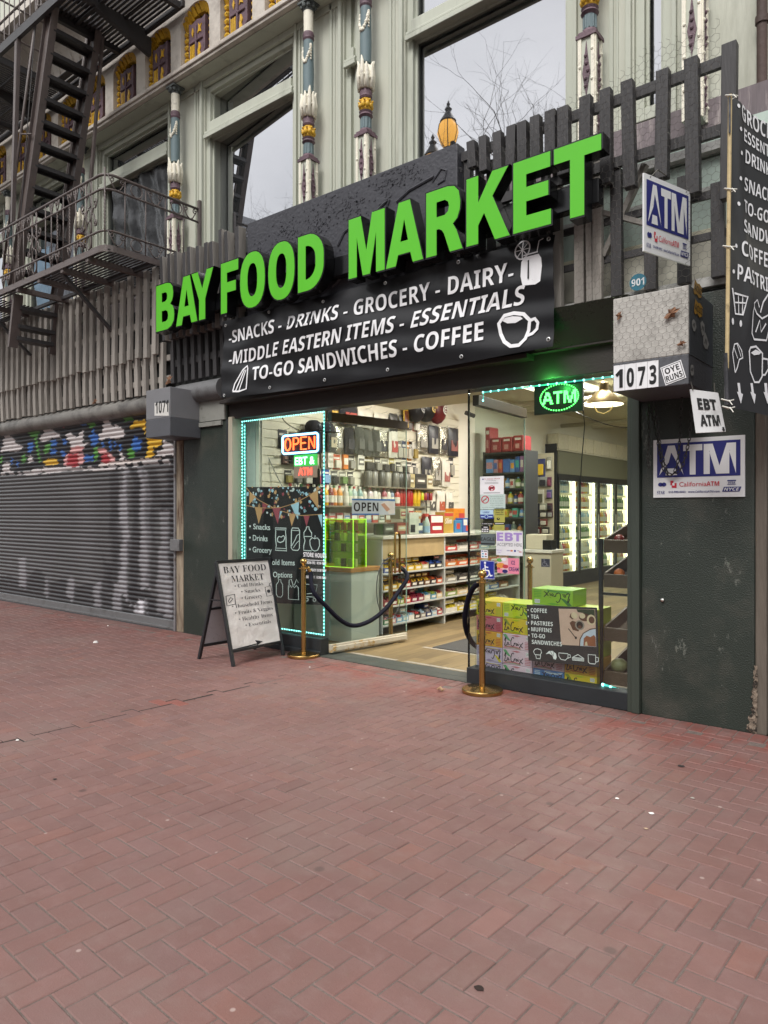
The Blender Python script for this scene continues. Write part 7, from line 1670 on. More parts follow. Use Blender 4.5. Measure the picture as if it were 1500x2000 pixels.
# --- pegboard with gadgets (faces the street)
YP = 6.35
x0, x1 = fp(1027, 900, YP).x, fp(1081, 900, YP).x; zt, zb = fp(1050, 886, YP).z, fp(1050, 1052, YP).z
m = MB(); m.box(x0, x1, YP, YP+.02, zb, zt); m.box(x0, x1, YP-.25, YP-.001, zb-.03, zb); o = m.build('pegboard', mat('beige pegboard', '#a9a088', .7, var=.05, bump=.6, bs=150)); tag(o, 'beige pegboard with a ledge and hanging gadgets left of the coolers', 'pegboard')
k = 0
for px, py, w_, h, c, c2 in ((1040, 914, .2, .3, '#7a4a55', '#5d6f66'), (1057, 914, .17, .32, '#2f3560', '#c9a62c'), (1074, 905, .09, .24, '#8a8678', '#cfcbbd'), (1032, 937, .1, .1, '#35324a', '#6d6a72'), (1047, 941, .14, .18, '#8a8a86', '#22222a'), (1062, 941, .14, .18, '#8a8a86', '#22222a'), (1074, 941, .08, .17, '#5a2f4a', '#7a3a4a'), (1031, 962, .12, .13, '#4a2f4a', '#6a2f3a'), (1041, 962, .12, .14, '#6a2a35', '#8a3a3a'), (1057, 970, .12, .25, '#b9b4a4', '#4a4a3a'), (1074, 965, .1, .16, '#4a4a6a', '#6a4a7a'), (1030, 1000, .12, .22, '#55524d', '#8a8a86'), (1047, 990, .16, .13, '#1f1f2a', '#55555f'), (1062, 990, .14, .13, '#8a8a7a', '#b9b4a4'), (1075, 990, .1, .13, '#4a2f35', '#2f2a30'), (1047, 1004, .16, .12, '#20222f', '#77777a'), (1063, 1004, .14, .12, '#3a3532', '#b9b4a4'), (1076, 1004, .1, .12, '#4a3535', '#8a8a86'), (1047, 1020, .16, .13, '#22222c', '#9a9a96'), (1063, 1020, .14, .12, '#6a2f2a', '#b9b4a4'), (1050, 1036, .16, .12, '#5a2420', '#8a8a86'), (1067, 1036, .14, .12, '#35332f', '#b9b4a4')):
    p = fp(px, py, YP); m = MB(); m.box(p.x-w_/2, p.x+w_/2, YP-.03, YP-.002, p.z-h/2, p.z+h/2, 0); m.box(p.x-w_*.36, p.x+w_*.36, YP-.06, YP-.0305, p.z-h*.4, p.z+h*.2, 1); o = m.build('gadget_pack', [cmat(c), cmat(c2)], bevel=.01); tag(o, '%s gadget pack with %s front, %s on the pegboard from its top left' % (cname(c), cname(c2), ordinal(k)), 'gadget pack', 'gadget packs on the pegboard'); k += 1
# white side counter below
p0, p1 = fp(1020, 1090, 3.4), fp(1078, 1075, 3.4); t = thing('side_counter', 'pale side counter below the pegboard', 'counter', (p0.x, 3.6, 0)); m = MB(); m.box(p0.x, p1.x-.02, 3.42, 3.78, 0, p1.z-.04); m.build('base', mat('pale laminate', '#a8a08a', .5, var=.06), t); m = MB(); m.box(p0.x-.02, p1.x, 3.4, 3.8, p1.z-.039, p1.z); m.build('top', mat('worn white top', '#c2beb2', .45, var=.08), t, bevel=.004)
m = MB(); m.box(p0.x+.0, p0.x+.3, 3.5, 3.7, p1.z+.001, p1.z+.2); o = m.build('till', mat('pale till', '#b4ac95', .5), bevel=.01); tag(o, 'pale boxy till on the side counter', 'till'); m = MB(); m.box(p1.x-.16, p1.x-.03, 3.45, 3.6, p1.z+.001, p1.z+.13); o = m.build('terminal', GLOSSB, bevel=.01); tag(o, 'black terminal on the side counter before the coolers', 'terminal')
# --- drink coolers along the left wall, further back
KX, KY0, KY1 = -5.9, 7.45, 13.6; KZ0, KZ1 = .22, 2.12
ck = thing('cooler', 'long glass-door drink cooler with bright lit shelves at the back', 'cooler', (KX, 9, 0))
DKM = mat('cooler frame', '#1e2022', .4); b = MB(); b.box(WX+.001, KX-.02, KY0-.05, KY0, 0, 2.75); b.box(KX-.1, KX, KY0, KY1, 0, KZ0); b.box(KX-.1, KX-.001, KY0, KY1, KZ1, KZ1+.06); b.build('case', DKM, ck)
b = MB(); b.box(WX+.001, KX, KY0, KY1, KZ1+.061, 2.62); b.build('canopy', mat('cooler fascia', '#6a6a56', .5, var=.05), ck); b = MB(); b.box(WX+.001, KX+.03, KY0-.03, KY1, 2.621, 2.645); b.build('top_edge', cmat('#b9b4a0'), ck)
b = MB(); b.box(WX-.6, WX-.55, KY0, KY1, KZ0, KZ1); b.build('back_panel', emit('cooler glow', '#fff2c4', 1.0), ck)
bpy.data.objects.remove([o for o in bpy.data.objects if o.get('label') == 'cream left wall of the shop behind the goods'][0])
wl('cream left wall of the shop behind the goods', (WX-.05, WX, .23, KY0-.051, 0, ZC)); wl('cream strip of wall above the drink coolers', (WX-.05, WX, KY0-.05, 14, 2.7, ZC))
DW = .98; nd = 6
for i in range(nd):
    y = KY0+.02+i*DW; t = MB()
    for a in ((y, y+.035), (y+DW-.055, y+DW-.02)): t.box(KX-.04, KX, a[0], a[1], KZ0+.001, KZ1-.001)
    t.box(KX-.04, KX, y+.035, y+DW-.055, KZ0+.001, KZ0+.06); t.box(KX-.04, KX, y+.035, y+DW-.055, KZ1-.06, KZ1-.001); dr_ = t.build('door', DKM, ck)
    t = MB(); t.box(KX-.025, KX-.02, y+.035, y+DW-.055, KZ0+.06, KZ1-.06); t.build('pane', GL, dr_)
    t = MB(); t.box(KX-.1, KX-.06, y+DW-.13, y+DW-.1, KZ0+.06, KZ1-.06); t.build('light_bar', emit('cooler tube', '#fff4c8', 3), dr_)
    t = MB(); t.box(KX+.001, KX+.02, y+DW-.07, y+DW-.05, .9, 1.4); t.build('handle', cmat('#8a8a86'), dr_)
b = MB()
for j in range(6): b.box(WX-.5, KX-.12, KY0, KY1, KZ0+.06+j*.31-.012, KZ0+.06+j*.31)
b.build('shelf', mat('white wire shelf', '#d8d4c2', .5), ck)
dc = [['#c98a52', '#b9552c', '#c9a62c', '#c9b09a'], ['#c2485a', '#d3862c', '#d8b52c', '#b9b4a4'], ['#5a7aa0', '#c9a62c', '#7a9a4a', '#a9a493'], ['#cfcbbd', '#c9c0a0', '#b9a98a', '#8fa0a8'], ['#3a6b35', '#4d7a3a', '#2f5a32', '#5a8a4a'], ['#7fa0b9', '#a9c0c9', '#c9c9c0', '#8ab0c0']]
cnt = 0
for d in range(4):
    for j in range(6):
        for i in range(7):
            y = KY0+.14+d*DW+i*.105; c = dc[(j+d*2) % 6][(i+d) % 4]
            inst(('dr', c), bottle(.047, .275, cmat(c, .25), cmat('#cfcbbd'), 'drink_bottle'), (KX-.17, y, KZ0+.061+j*.31), 'drink_bottle', '%s drink bottle, %s from the front, %s shelf, %s cooler door' % (cname(c), ordinal(i), ordinal(j)+' lowest' if j else 'lowest', ordinal(d)), 'bottle', 'bottles in the drink cooler'); cnt += 1
for i in range(9):
    y = KY0-.02+i*.42; m = MB(); m.box(WX+.02, KX+.02, y, y+.41, 2.646, 2.95); o = m.build('paper_towel_pack', mat('paper towels', '#c2baa2', .5, var=.12, vs=18, bump=1, bs=30), bevel=.02); tag(o, 'wrapped paper towel pack on the drink coolers, %s from the front' % ordinal(i), 'pack', 'paper towel packs on the coolers')
# --- pendant, pipes, camera
p = fp(1179, 790, 1.1); r = 39/F*((p.x*-SN)+(p.y-CY)*CS)
t = thing('pendant_lamp', 'brass bell-shaped pendant lamp hanging behind the right window', 'lamp', p); m = MB(); m.lathe([(r, p.z), (r*.98, p.z+.012), (r*.45, p.z+.1), (r*.24, p.z+.13), (r*.24, p.z+.19), (r*.14, p.z+.21)], (p.x, p.y, 0), 24); m.build('shade', mat('aged brass', '#8d7650', .35, metal=.7, var=.1), t, smooth=True)
m = MB(); m.lathe([(r*.95, p.z-.003), (r*.95, p.z-.001)], (p.x, p.y, 0), 24); m.build('diffuser', emit('pendant glow', '#fff0cf', 2.2), t); m = MB(); m.tube([(p.x, p.y, p.z+.2), (p.x, p.y, ZC)], .006, 5); m.build('cord', GLOSSB, t)
m = MB(); m.tube([(p.x-r*.5, p.y, p.z-.003), (p.x-r*.35, p.y, p.z-.06), (p.x, p.y, p.z-.085), (p.x+r*.35, p.y, p.z-.06), (p.x+r*.5, p.y, p.z-.003)], .005, 5); m.build('wire_guard', cmat('#b9a060'), t, smooth='all')
p = fp(1152, 767, 1.25); m = MB(); m.tube([p+V(-.03, -.06, -.01), p, p+V(.06, .08, .02)], .032, 10); m.ball(p+V(.06, .1, .04), .03, 8); o = m.build('security_camera', cmat('#b9b4a4'), smooth='all'); tag(o, 'white bullet camera left of the pendant lamp', 'camera')
PIP = mat('cream pipe', '#b5ae94', .5)
for i, (a, c, lab) in enumerate((((-6.1, 5.2, 3.2), (1.4, 5.6, 3.2), 'cream pipe crossing below the ceiling near the counter end'), ((-6.1, 8.0, 3.15), (1.4, 8.2, 3.15), 'cream pipe crossing below the ceiling before the coolers'), ((-2.2, 1.0, 3.3), (-2.3, 13, 3.3), 'cream pipe running back below the ceiling'))):
    m = MB(); m.tube([a, c], .04, 8); o = m.build('pipe', PIP, smooth='all'); tag(o, lab, 'pipe')
for i, (y, lab) in enumerate(((3.2, 'cream ceiling beam nearest the doorway'), (6.4, 'cream ceiling beam above the pegboard'), (9.6, 'cream ceiling beam furthest from the street'))):
    m = MB(); m.box(WX, 1.44, y, y+.2, ZC-.14, ZC-.001); o = m.build('beam', CEIL, bevel=.01); tag(o, lab, 'beam')
m = MB(); m.tube(catm([V(-4.4, 4.6, 2.95), V(-3.9, 5, 2.7), V(-3.4, 5.4, 2.72), V(-2.9, 5.8, 2.95)], 6), .006, 4); o = m.build('cable', GLOSSB); tag(o, 'thin black cable sagging across the back of the shop', 'cable')
# --- stacked drink cases in the right window
def script(m, f, u0, v0, w_, h, mi, flip=False):
    """looping handwritten word"""
    g = (lambda u, v: (u0+w_*(1-u), v0+h*(1-v))) if flip else (lambda u, v: (u0+w_*u, v0+h*v))
    for P in ([(.02, .55), (.06, .85), (.1, .95), (.08, .6), (.03, .2), (.0, .12), (.08, .1), (.16, .2)], [(.24, .42), (.18, .42), (.16, .28), (.2, .2), (.25, .4), (.25, .2), (.3, .25)], [(.52, .85), (.49, .98), (.42, .9), (.36, .55), (.37, .2), (.44, .08), (.52, .2)], [(.53, .2), (.55, .45), (.56, .4), (.62, .46)], [(.66, .4), (.63, .3), (.65, .2), (.7, .25), (.7, .38), (.66, .42)], [(.75, .42), (.75, .2), (.79, .25)], [(.82, .42), (.88, .3), (.92, .14), (1., .05)], [(1., .55), (.9, .3), (.8, .0)]): m.line(f, [g(*p) for p in P], h*.085, .0012, mi)
    m.disc(f, *g(.755, .55), h*.035, None, .0012, mi, 6)
CASEC = {'yellow': ('#c9ae2a', '#a8b02c', '#7a8a2a'), 'lime': ('#b4c22c', '#8aa832', '#3f7a3a'), 'lilac': ('#b7a9c2', '#8a7a9a', '#c9b52c'), 'rose': ('#cdb2c0', '#b5707a', '#5a9a6a'), 'orange': ('#cf9a2c', '#b5652c', '#c9b52c'), 'pink red': ('#b5606c', '#a33a4a', '#c98a5a'), 'blue': ('#3f6fa8', '#b9c4cf', '#2a4a86'), 'green': ('#86ad2e', '#5f9a32', '#3a6b35'), 'white': ('#c4ccc9', '#8ab08a', '#5a86a0')}
def drink_case(x, y, z, w_, h, d, ck_, flip, lab):
    c1, c2, c3 = CASEC[ck_]; t = thing('drink_case', lab, 'drink case', (x+w_/2, y+d/2, z), 'stacked cases of sparkling water'); m = MB(); m.box(x, x+w_, y, y+d, z, z+h-.002); m.build('carton', mat('case '+ck_, c1, .4, var=.05, vs=6), t, bevel=.004)
    f = metric((x, y-.0005, z), (1, 0, 0)); m = MB(); v = lambda q: h*(1-q) if flip else h*q; u = lambda q: w_*(1-q) if flip else w_*q
    m.poly(f, [(u(p), v(q)) for p, q in ((.02, .05), (.3, .12), (.62, .03), (.62, .16), (.35, .24), (.1, .18))], .0006, 1); m.poly(f, [(u(p), v(q)) for p, q in ((.02, .92), (.1, .7), (.2, .55), (.3, .5), (.2, .75), (.12, .95))], .0007, 2); m.poly(f, [(u(p), v(q)) for p, q in ((.3, .9), (.5, .82), (.62, .9), (.5, .95))], .0007, 1)
    m.line(f, [(u(p), v(q)) for p, q in ((.1, .2), (.25, .1), (.45, .12), (.62, .05))], h*.03, .0009, 2)
    m.rect(f, min(u(.8), u(.93)), max(u(.8), u(.93)), min(v(.68), v(.9)), max(v(.68), v(.9)), .0006, 3)
    for k in range(6): m.rect(f, min(u(.81+.02*k), u(.818+.02*k)), max(u(.81+.02*k), u(.818+.02*k)), min(v(.7), v(.88)), max(v(.7), v(.88)), .0009, 4)
    for k in range(5): m.rect(f, min(u(.76), u(.95)), max(u(.76), u(.95)), min(v(.1+.1*k), v(.15+.1*k)), max(v(.1+.1*k), v(.15+.1*k)), .0006, 1)
    m.build('print', [cmat(c1), cmat(c2), cmat(c3), WHITE, BLACK], t)
    m = MB(); script(m, f, w_*.06, h*.14, w_*.64, h*.66, 0, flip) if not flip else script(m, f, w_*.3, h*.2, w_*.64, h*.66, 0, True); m.build('lettering', mat('case ink', '#1a1722', .5), t)
YL2 = .2; zb = .02; hc = .131
cx = [fp(px, 1200, YL2).x for px in (930.5, 981.5, 1040, 1101, 1165.5)]
WRD = {0: 'bottom', 1: 'second lowest', 2: 'third lowest', 3: 'second highest', 4: 'top'}
for j, (k1, fl1) in enumerate((('lilac', True), ('lilac', True), ('orange', False), ('pink red', False), ('yellow', False))): drink_case(cx[0], YL2, zb+.01+j*hc*1.0, cx[1]-cx[0]-.004, hc, .3, k1, fl1, '%s drink case, %s of the stack nearest the doorway' % (k1, WRD[j]))
for j, (k1, fl1) in enumerate((('rose', False), ('rose', False), ('rose', False), ('yellow', False), ('lime', True))): drink_case(cx[1], YL2, zb+.01+j*hc*1.0, cx[2]-cx[1]-.004, hc, .3, k1, fl1, '%s drink case, %s of the stack left of the coffee poster' % (k1, WRD[j]))
for j, (k1, fl1) in enumerate((('blue', True), ('rose', False), ('lilac', False), ('white', True), ('white', True))): drink_case(cx[2], YL2+.01, zb+.01+j*hc, cx[3]-cx[2]-.004, hc, .3, k1, fl1, '%s drink case, %s of the stack behind the left half of the coffee poster' % (k1, WRD[j]))
for j, (k1, fl1) in enumerate((('yellow', False), ('orange', False), ('lime', False), ('yellow', True), ('lime', False))): drink_case(cx[3], YL2+.012, zb+.01+j*hc, cx[4]-cx[3]-.004, hc, .3, k1, fl1, '%s drink case, %s of the stack behind the right half of the coffee poster' % (k1, WRD[j]))
drink_case(cx[2]-.02, YL2+.03, zb+.011+5*hc, .36, .135, .27, 'green', True, 'single green drink case on top of the other cases')
# coffee poster in front of them
q = [fp(*p, .13) for p in ((1032.5, 1290), (1170, 1303.5), (1165.8, 1187), (1028.5, 1181))]
t = thing('coffee_poster', 'dark poster listing coffee, tea and pastries with a breakfast picture, before the drink cases', 'poster', q[0]); f = lambda u, v, c=0: (q[0]*(1-u)+q[1]*u)*(1-v)+(q[3]*(1-u)+q[2]*u)*v+V(0, -c, 0)
m = MB(); m.add([f(0, 0), f(1, 0), f(1, 1), f(0, 1)]+[f(0, 0, -.004), f(1, 0, -.004), f(1, 1, -.004), f(0, 1, -.004)], [(0, 1, 2, 3), (7, 6, 5, 4), (0, 4, 5, 1), (1, 5, 6, 2), (2, 6, 7, 3), (3, 7, 4, 0)]); pn = m.build('sheet', mat('charcoal board', '#232427', .5, var=.25, vs=30), t)
m = MB()
for i, (s_, u1) in enumerate((('COFFEE', .30), ('TEA', .18), ('PASTRIES', .38), ('MUFFINS', .36), ('TO-GO', .26), ('SANDWICHES', .50))):
    v = .87-.113*i; m.text(f, s_, .06, u1, v, .072, off=.0015, mi=0)
    if i < 5: m.disc(f, .02, v+.035, .009, .016, .0015, 0, 8)
for pts, cl in (([(.1, .14), (.08, .2), (.1, .25), (.14, .27), (.19, .25), (.2, .2), (.18, .14)], True), ([(.11, .14), (.12, .06), (.175, .06), (.185, .14)], False), ([(.45, .22), (.45, .15), (.48, .09), (.54, .08), (.58, .14), (.58, .22)], True), ([(.58, .2), (.61, .2), (.62, .16), (.57, .12)], False), ([(.64, .1), (.64, .15), (.72, .22), (.8, .15), (.8, .1)], True), ([(.64, .15), (.8, .15)], False), ([(.64, .125), (.8, .125)], False), ([(.86, .24), (.86, .09), (.88, .06), (.95, .06), (.96, .09), (.96, .24)], True), ([(.96, .2), (1., .19), (.995, .12), (.96, .1)], False)): m.line(f, [(p[0], p[1]*.84) for p in pts], .013, .0015, 0, cl, 1.35)
m.poly(f, [(p[0], p[1]*.84) for p in [(.26, .17), (.31, .24), (.36, .25), (.41, .2), (.42, .12), (.4, .07), (.37, .09), (.36, .15), (.31, .19)]], .0015, 0); m.line(f, [(.33, .2), (.36, .13)], .008, .002, 4, False, 1.35); m.line(f, [(.38, .19), (.37, .12)], .008, .002, 4, False, 1.35)
m.poly(f, [(.49, .33), (.975, .345), (.975, .97), (.47, .955)], .0012, 1)
def dz(u, v, ru, rv, mi, o): m.disc(f, u, v, ru, rv, .0014+o*.0003, mi, 18)
m.poly(f, [(.72, .96), (.97, .965), (.97, .78), (.9, .85), (.82, .9), (.74, .91)], .0014, 5)
m.poly(f, [(.64, .88), (.62, .82), (.66, .78), (.72, .82), (.7, .88)], .0014, 3); dz(.69, .85, .045, .055, 2, 1); dz(.83, .83, .08, .07, 3, 0); dz(.8, .85, .04, .045, 2, 2); dz(.92, .79, .06, .09, 2, 2); dz(.925, .79, .04, .06, 3, 3)
m.poly(f, [(.62, .72), (.66, .76), (.78, .72), (.74, .58), (.66, .6)], .0014, 3); dz(.76, .69, .065, .085, 6, 2); dz(.76, .69, .045, .062, 4, 3); dz(.76, .66, .025, .03, 3, 4)
m.line(f, [(.6, .62), (.69, .48)], .016, .0016, 4, False, 1.35); dz(.7, .47, .016, .024, 4, 2)
m.poly(f, [(.74, .335), (.975, .34), (.975, .66), (.9, .64), (.8, .56), (.75, .45)], .0018, 3); m.poly(f, [(.755, .337), (.974, .341), (.974, .645), (.9, .62), (.81, .55), (.765, .45)], .0021, 7)
m.poly(f, [(.8, .345), (.93, .345), (.92, .42), (.9, .5), (.85, .52), (.81, .47)], .0024, 8); m.poly(f, [(.91, .345), (.97, .345), (.97, .5), (.95, .54), (.9, .5)], .0025, 8); m.poly(f, [(.82, .35), (.86, .35), (.85, .42), (.83, .41)], .0028, 2)
m.build('print', [WHITE, cmat('#c2a394'), cmat('#c9b79a'), cmat('#5a3a2a'), cmat('#241c1a'), cmat('#2a3a26'), cmat('#8a8078'), cmat('#b4bccb'), cmat('#8a5236')], pn)
# --- produce rack at the right of the window
RKW = mat('dark rack timber', '#4a3a2c', .6, var=.25, vs=6, bump=.3); RKM = mat('rack steel', '#17181a', .4)
rk = thing('produce_rack', 'dark wooden produce rack with tilted trays at the right of the window', 'rack', (-2.1, .5, 0))
ra = fp(1172, 1100, .3).x; rb_ = -1.75
def tray_(zf, rise, lab):
    m = MB(); y0, y1 = .3, .95
    def q4(x, y, z0_): return (x, y, z0_+rise*(y-y0)/(y1-y0))
    for xa, xb, ya, yb, h in ((ra+.03, rb_, y0, y0+.018, .1), (ra+.03, rb_, y1-.018, y1, .1), (ra+.03, ra+.048, y0+.0185, y1-.0185, .11), (rb_-.018, rb_, y0+.0185, y1-.0185, .11), (ra+.0485, rb_-.0185, y0+.0185, y1-.0185, .012)):
        m.hexa([q4(xa, ya, zf), q4(xb, ya, zf), q4(xb, yb, zf), q4(xa, yb, zf), q4(xa, ya, zf+h), q4(xb, ya, zf+h), q4(xb, yb, zf+h), q4(xa, yb, zf+h)])
    m.build('tray', RKW, rk)
for zf in (1.13, .86, .44, .1): tray_(zf, .14, '')
m = MB()
for x in (ra, rb_+.03):
    for y in (.27, .98): m.box(x, x+.028, y, y+.028, .02, 1.3 if y > .5 else 1.24)
for z in (.05, .8): m.box(ra+.005, rb_+.03, .275, .295, z, z+.02)
m.build('frame', RKM, rk)
def fruit(n_, z, c, r, nm, lab, g, sq=1.):
    rr = random.Random(n_+int(z*100)); m0 = None
    for i in range(n_):
        x = ra+.1+(rb_-ra-.15)*((i*.37) % 1); y = .4+.45*((i*.61+.1) % 1); zz = z+.14*(y-.3)/.65+r+.012
        if m0 is None: m = MB(); m.ball((0, 0, 0), r, 12, 0, sq); m0 = m.build(nm, c, smooth='all', base=(0, 0, 0)); o = m0
        else: o = copy_tree(m0)
        o.location = (x, y, zz); o.scale = [rr.uniform(.92, 1.08)]*3; tag(o, lab % ordinal(i), nm.replace('_', ' '), g)
fruit(9, .87, mat('orange peel', '#c9651f', .5, var=.1, bump=.4, bs=200), .045, 'orange', 'orange in the second tray of the produce rack, %s laid in', 'oranges in the produce rack', .95)
fruit(9, 1.145, mat('red apple skin', '#7d2a2a', .35, var=.25), .045, 'apple', 'red apple in the top tray of the produce rack, %s laid in', 'apples in the produce rack', .95)
fruit(12, .115, mat('green melon skin', '#6f6f4a', .55, var=.2, bump=.5), .065, 'melon', 'dull green melon in the bottom tray of the produce rack, %s laid in', 'melons in the produce rack', .9)
# ================================================================== ON THE PAVEMENT
random.seed(31)
BRASS = mat('polished brass', '#b3935c', .22, metal=1, var=.08, vs=8)
def stanchion(p, lab, h=.985, base_r=.165):
    t = thing('stanchion', lab, 'stanchion', p, 'brass rope stanchions'); c = Vector(p)
    m = MB(); m.lathe([(base_r-.004, 0), (base_r, .004), (base_r, .026), (base_r-.006, .033), (.05, .043), (.026, .05)], c, 40); m.build('base', BRASS, t, smooth=True)
    m = MB(); m.lathe([(.0255, .05), (.0255, h-.11)], c, 18); m.build('pole', BRASS, t, smooth=True)
    m = MB(); m.lathe([(.0255, h-.11), (.05, h-.105), (.05, h-.098), (.03, h-.094), (.03, h-.08), (.018, h-.074), (.018, h-.065)], c, 20); m.ball(c+V(0, 0, h-.033), .036, 18); m.build('finial', BRASS, t, smooth=True)
    return t
S1, S2, S3, S4 = gp(593, 1282), gp(942, 1352), V(-4.93, .62, 0), V(-3.05, .95, 0)
stanchion(S1, 'brass rope stanchion beside the folding pavement sign')
stanchion(S2, 'brass rope stanchion in front of the stacked drink cases')
S3 = gp(763, 1247); S3 = V(S3.x, S3.y, 0)
stanchion(S3, 'brass rope stanchion standing behind the open left glass door')
S4 = gp(1035, 1275)
stanchion(S4, 'brass rope stanchion inside the shop behind the right window')
VELV = mat('navy velvet', '#0d0d1c', .75, var=.15, spec=.2)
def rope(a, c, sag, lab, n=22, r=.024):
    t = thing('rope', lab, 'rope', (a+c)/2)
    a, c = Vector(a), Vector(c); pts = [a.lerp(c, i/n)+V(0, 0, -sag*4*(i/n)*(1-i/n)) for i in range(n+1)]
    m = MB(); m.tube(pts[2:-2], r, 10); m.build('velvet_rope', VELV, t, smooth=True)
    for q in (pts[:3], pts[-3:][::-1]):
        m = MB(); m.tube([q[0], q[1]], [.008, .014], 8); m.tube([q[1], q[2]], .022, 10); m.build('rope_end', BRASS, t, smooth=True)
rp = [S1+V(.02, .03, .9), S1+V(.04, .06, .84)]+[xp(px, py, X_) for px, py, X_ in ((612, 1155, -4.93), (640, 1187, -4.85), (665, 1211, -4.82), (690, 1222, -4.79), (720, 1214, -4.76), (750, 1192, -4.73), (779, 1155, -4.72), (796, 1124, -4.72))]+[S3+V(.05, .02, .86), S3+V(.03, 0, .89)]
t = thing('rope', 'thick navy velvet rope sagging between two stanchions in front of the left glass door', 'rope', S1+V(.2, .4, .4))
m = MB(); m.tube(catm(rp[1:-1], 5), .023, 10); m.build('velvet_rope', VELV, t, smooth=True)
for q in (rp[:2], rp[-2:]): m = MB(); m.tube(q, [.012, .026] if q is rp[:2] else .02, 10); m.build('rope_end', BRASS, t, smooth=True)
pe = [S2+V(-.03, .02, .88), fp(923, 1150, -.12), fp(912, 1180, -.06), fp(908, 1212, 0.), fp(914, 1240, .12), fp(930, 1262, .3), fp(955, 1262, .5)]
t = thing('rope', 'navy velvet rope hanging loose from the right stanchion', 'rope', S2+V(-.1, .1, .3))
m = MB(); m.tube(catm(pe, 5), .023, 10); m.build('velvet_rope', VELV, t, smooth=True)
m = MB(); m.tube([S2+V(-.01, .01, .9), pe[0], pe[1]], .014, 8); m.build('rope_end', BRASS, t, smooth=True)
# ---- folding sign
af = thing('folding_sign', 'white A-frame pavement sign with black frame listing the shop goods and an arrow', 'pavement sign', gp(456, 1290))
FRB = mat('black steel frame', '#25262a', .4, var=.2, dirt=('#4b4a49', 30, .6, .75))
fl, fr_ = gp(456, 1302), gp(553, 1280)          # feet of the front leaf
bl_, br2 = gp(389, 1287), gp(497, 1268)          # feet of the back leaf
tl = V(*((fl*.5+bl_*.5).xy), 0); tr_ = V(*((fr_*.5+br2*.5).xy), 0)
hgt = CH-( (1098-1000)/F)*((tl.x*-SN)+(tl.y-CY)*CS)
tl.z = hgt; tr_.z = hgt
def leaf_frame(name, a, c, ta, tc, lab=None):
    m = MB()
    m.bar(a, ta, .03, .03, up=(1, 0, 0)); m.bar(c, tc, .03, .03, up=(1, 0, 0)); m.bar(ta, tc, .03, .03)
    k = .14; pa, pc = a.lerp(ta, k), c.lerp(tc, k); m.bar(pa, pc, .028, .028)
    return m.build(name, FRB, af, bevel=.003), pa, pc
lf, pa, pc = leaf_frame('front_frame', fl, fr_, tl, tr_)
lb, pb, pd = leaf_frame('back_frame', bl_, br2, tl+V(0, .035, 0), tr_+V(0, .035, 0))
m = MB(); m.bar(bl_.lerp(tl, .62)+V(0, .01, 0), fl.lerp(tl, .62), .018, .01); m.bar(br2.lerp(tr_, .62), fr_.lerp(tr_, .62), .018, .01); m.build('hinge_bar', FRB, af)
PAPER = mat('wrinkled paper', '#d2cdc9', .6, var=.04, vs=6, bump=.9, bs=14)
fa = lambda u, v, c=0: (pa.lerp(pc, u)).lerp(tl.lerp(tr_, u), v)+((pc-pa).cross(tl-pa)).normalized()*(c+.004*math.sin(u*9+v*13)*math.sin(v*21-u*4))
m = MB(); n_ = 26; m.v = [tuple(fa(.02+.96*i/n_, .015+.97*j/n_, .004)) for j in range(n_+1) for i in range(n_+1)]; m.f = [(j*(n_+1)+i, j*(n_+1)+i+1, (j+1)*(n_+1)+i+1, (j+1)*(n_+1)+i) for j in range(n_) for i in range(n_)]; m.m = [0]*len(m.f)
ps = m.build('poster_sheet', PAPER, af, smooth='all')
fb = lambda u, v, c=0: (pb.lerp(pd, u)).lerp((tl+V(0, .035, 0)).lerp(tr_+V(0, .035, 0), u), v)
m = MB(); m.add([fb(.02, .015), fb(.98, .015), fb(.98, .985), fb(.02, .985)], [(0, 1, 2, 3)]); m.build('back_panel', mat('dirty white panel', '#bcbcc0', .6, var=.06, dirt=('#7d7c7e', 40, .6, .7)), af)
m = MB(); m.bar(pb.lerp(tl, .44), pd.lerp(tr_, .44), .02, .02); m.build('back_rail', FRB, af)
INK = mat('grey ink', '#2f2d33', .7); INKB = mat('dark ink', '#15141a', .7)
m = MB()
m.text(fa, 'BAY FOOD', .1, .91, .865, .075, style='ser', off=.0065, mi=1, bold=-.01); m.text(fa, 'MARKET', .22, .84, .755, .075, style='ser', off=.0065, mi=1, bold=-.01)
for t, u0, u1, v in (('\u2022 Cold Drinks', .26, .80, .69), ('\u2022 Snacks', .36, .73, .618), ('\u2022 Grocery', .345, .75, .545), ('\u2022 Household Items', .15, .93, .465), ('\u2022 Fruits & Veggies', .18, .93, .388), ('\u2022 Healthy Items', .24, .9, .312), ('\u2022 Essentials', .34, .85, .236)):
    m.text(fa, t, u0, u1, v, .042, style='ser', off=.0065, mi=0, bold=-.014)
m.poly(fa, [(.03, .02), (.5, .035), (.47, .075), (.62, .045), (.47, .005), (.5, .022), (.03, .005)], .0065, 1)
m.line(fa, [(.06, .5), (.22, .51), (.23, .62), (.07, .61)], .008, .0065, 1, True, .55); m.line(fa, [(.1, .55), (.15, .59), (.19, .57), (.15, .55), (.12, .53)], .007, .0065, 1, True, .55)
m.line(fa, [(.84, .55), (.96, .56), (.95, .67), (.83, .66)], .007, .0065, 1, True, .55); m.disc(fa, .895, .61, .035, .02, .0065, 0); m.line(fa, [(.92, .67), (.93, .7), (.97, .705)], .006, .0065, 1, False, .55)
m.build('lettering', [INK, INKB], ps)
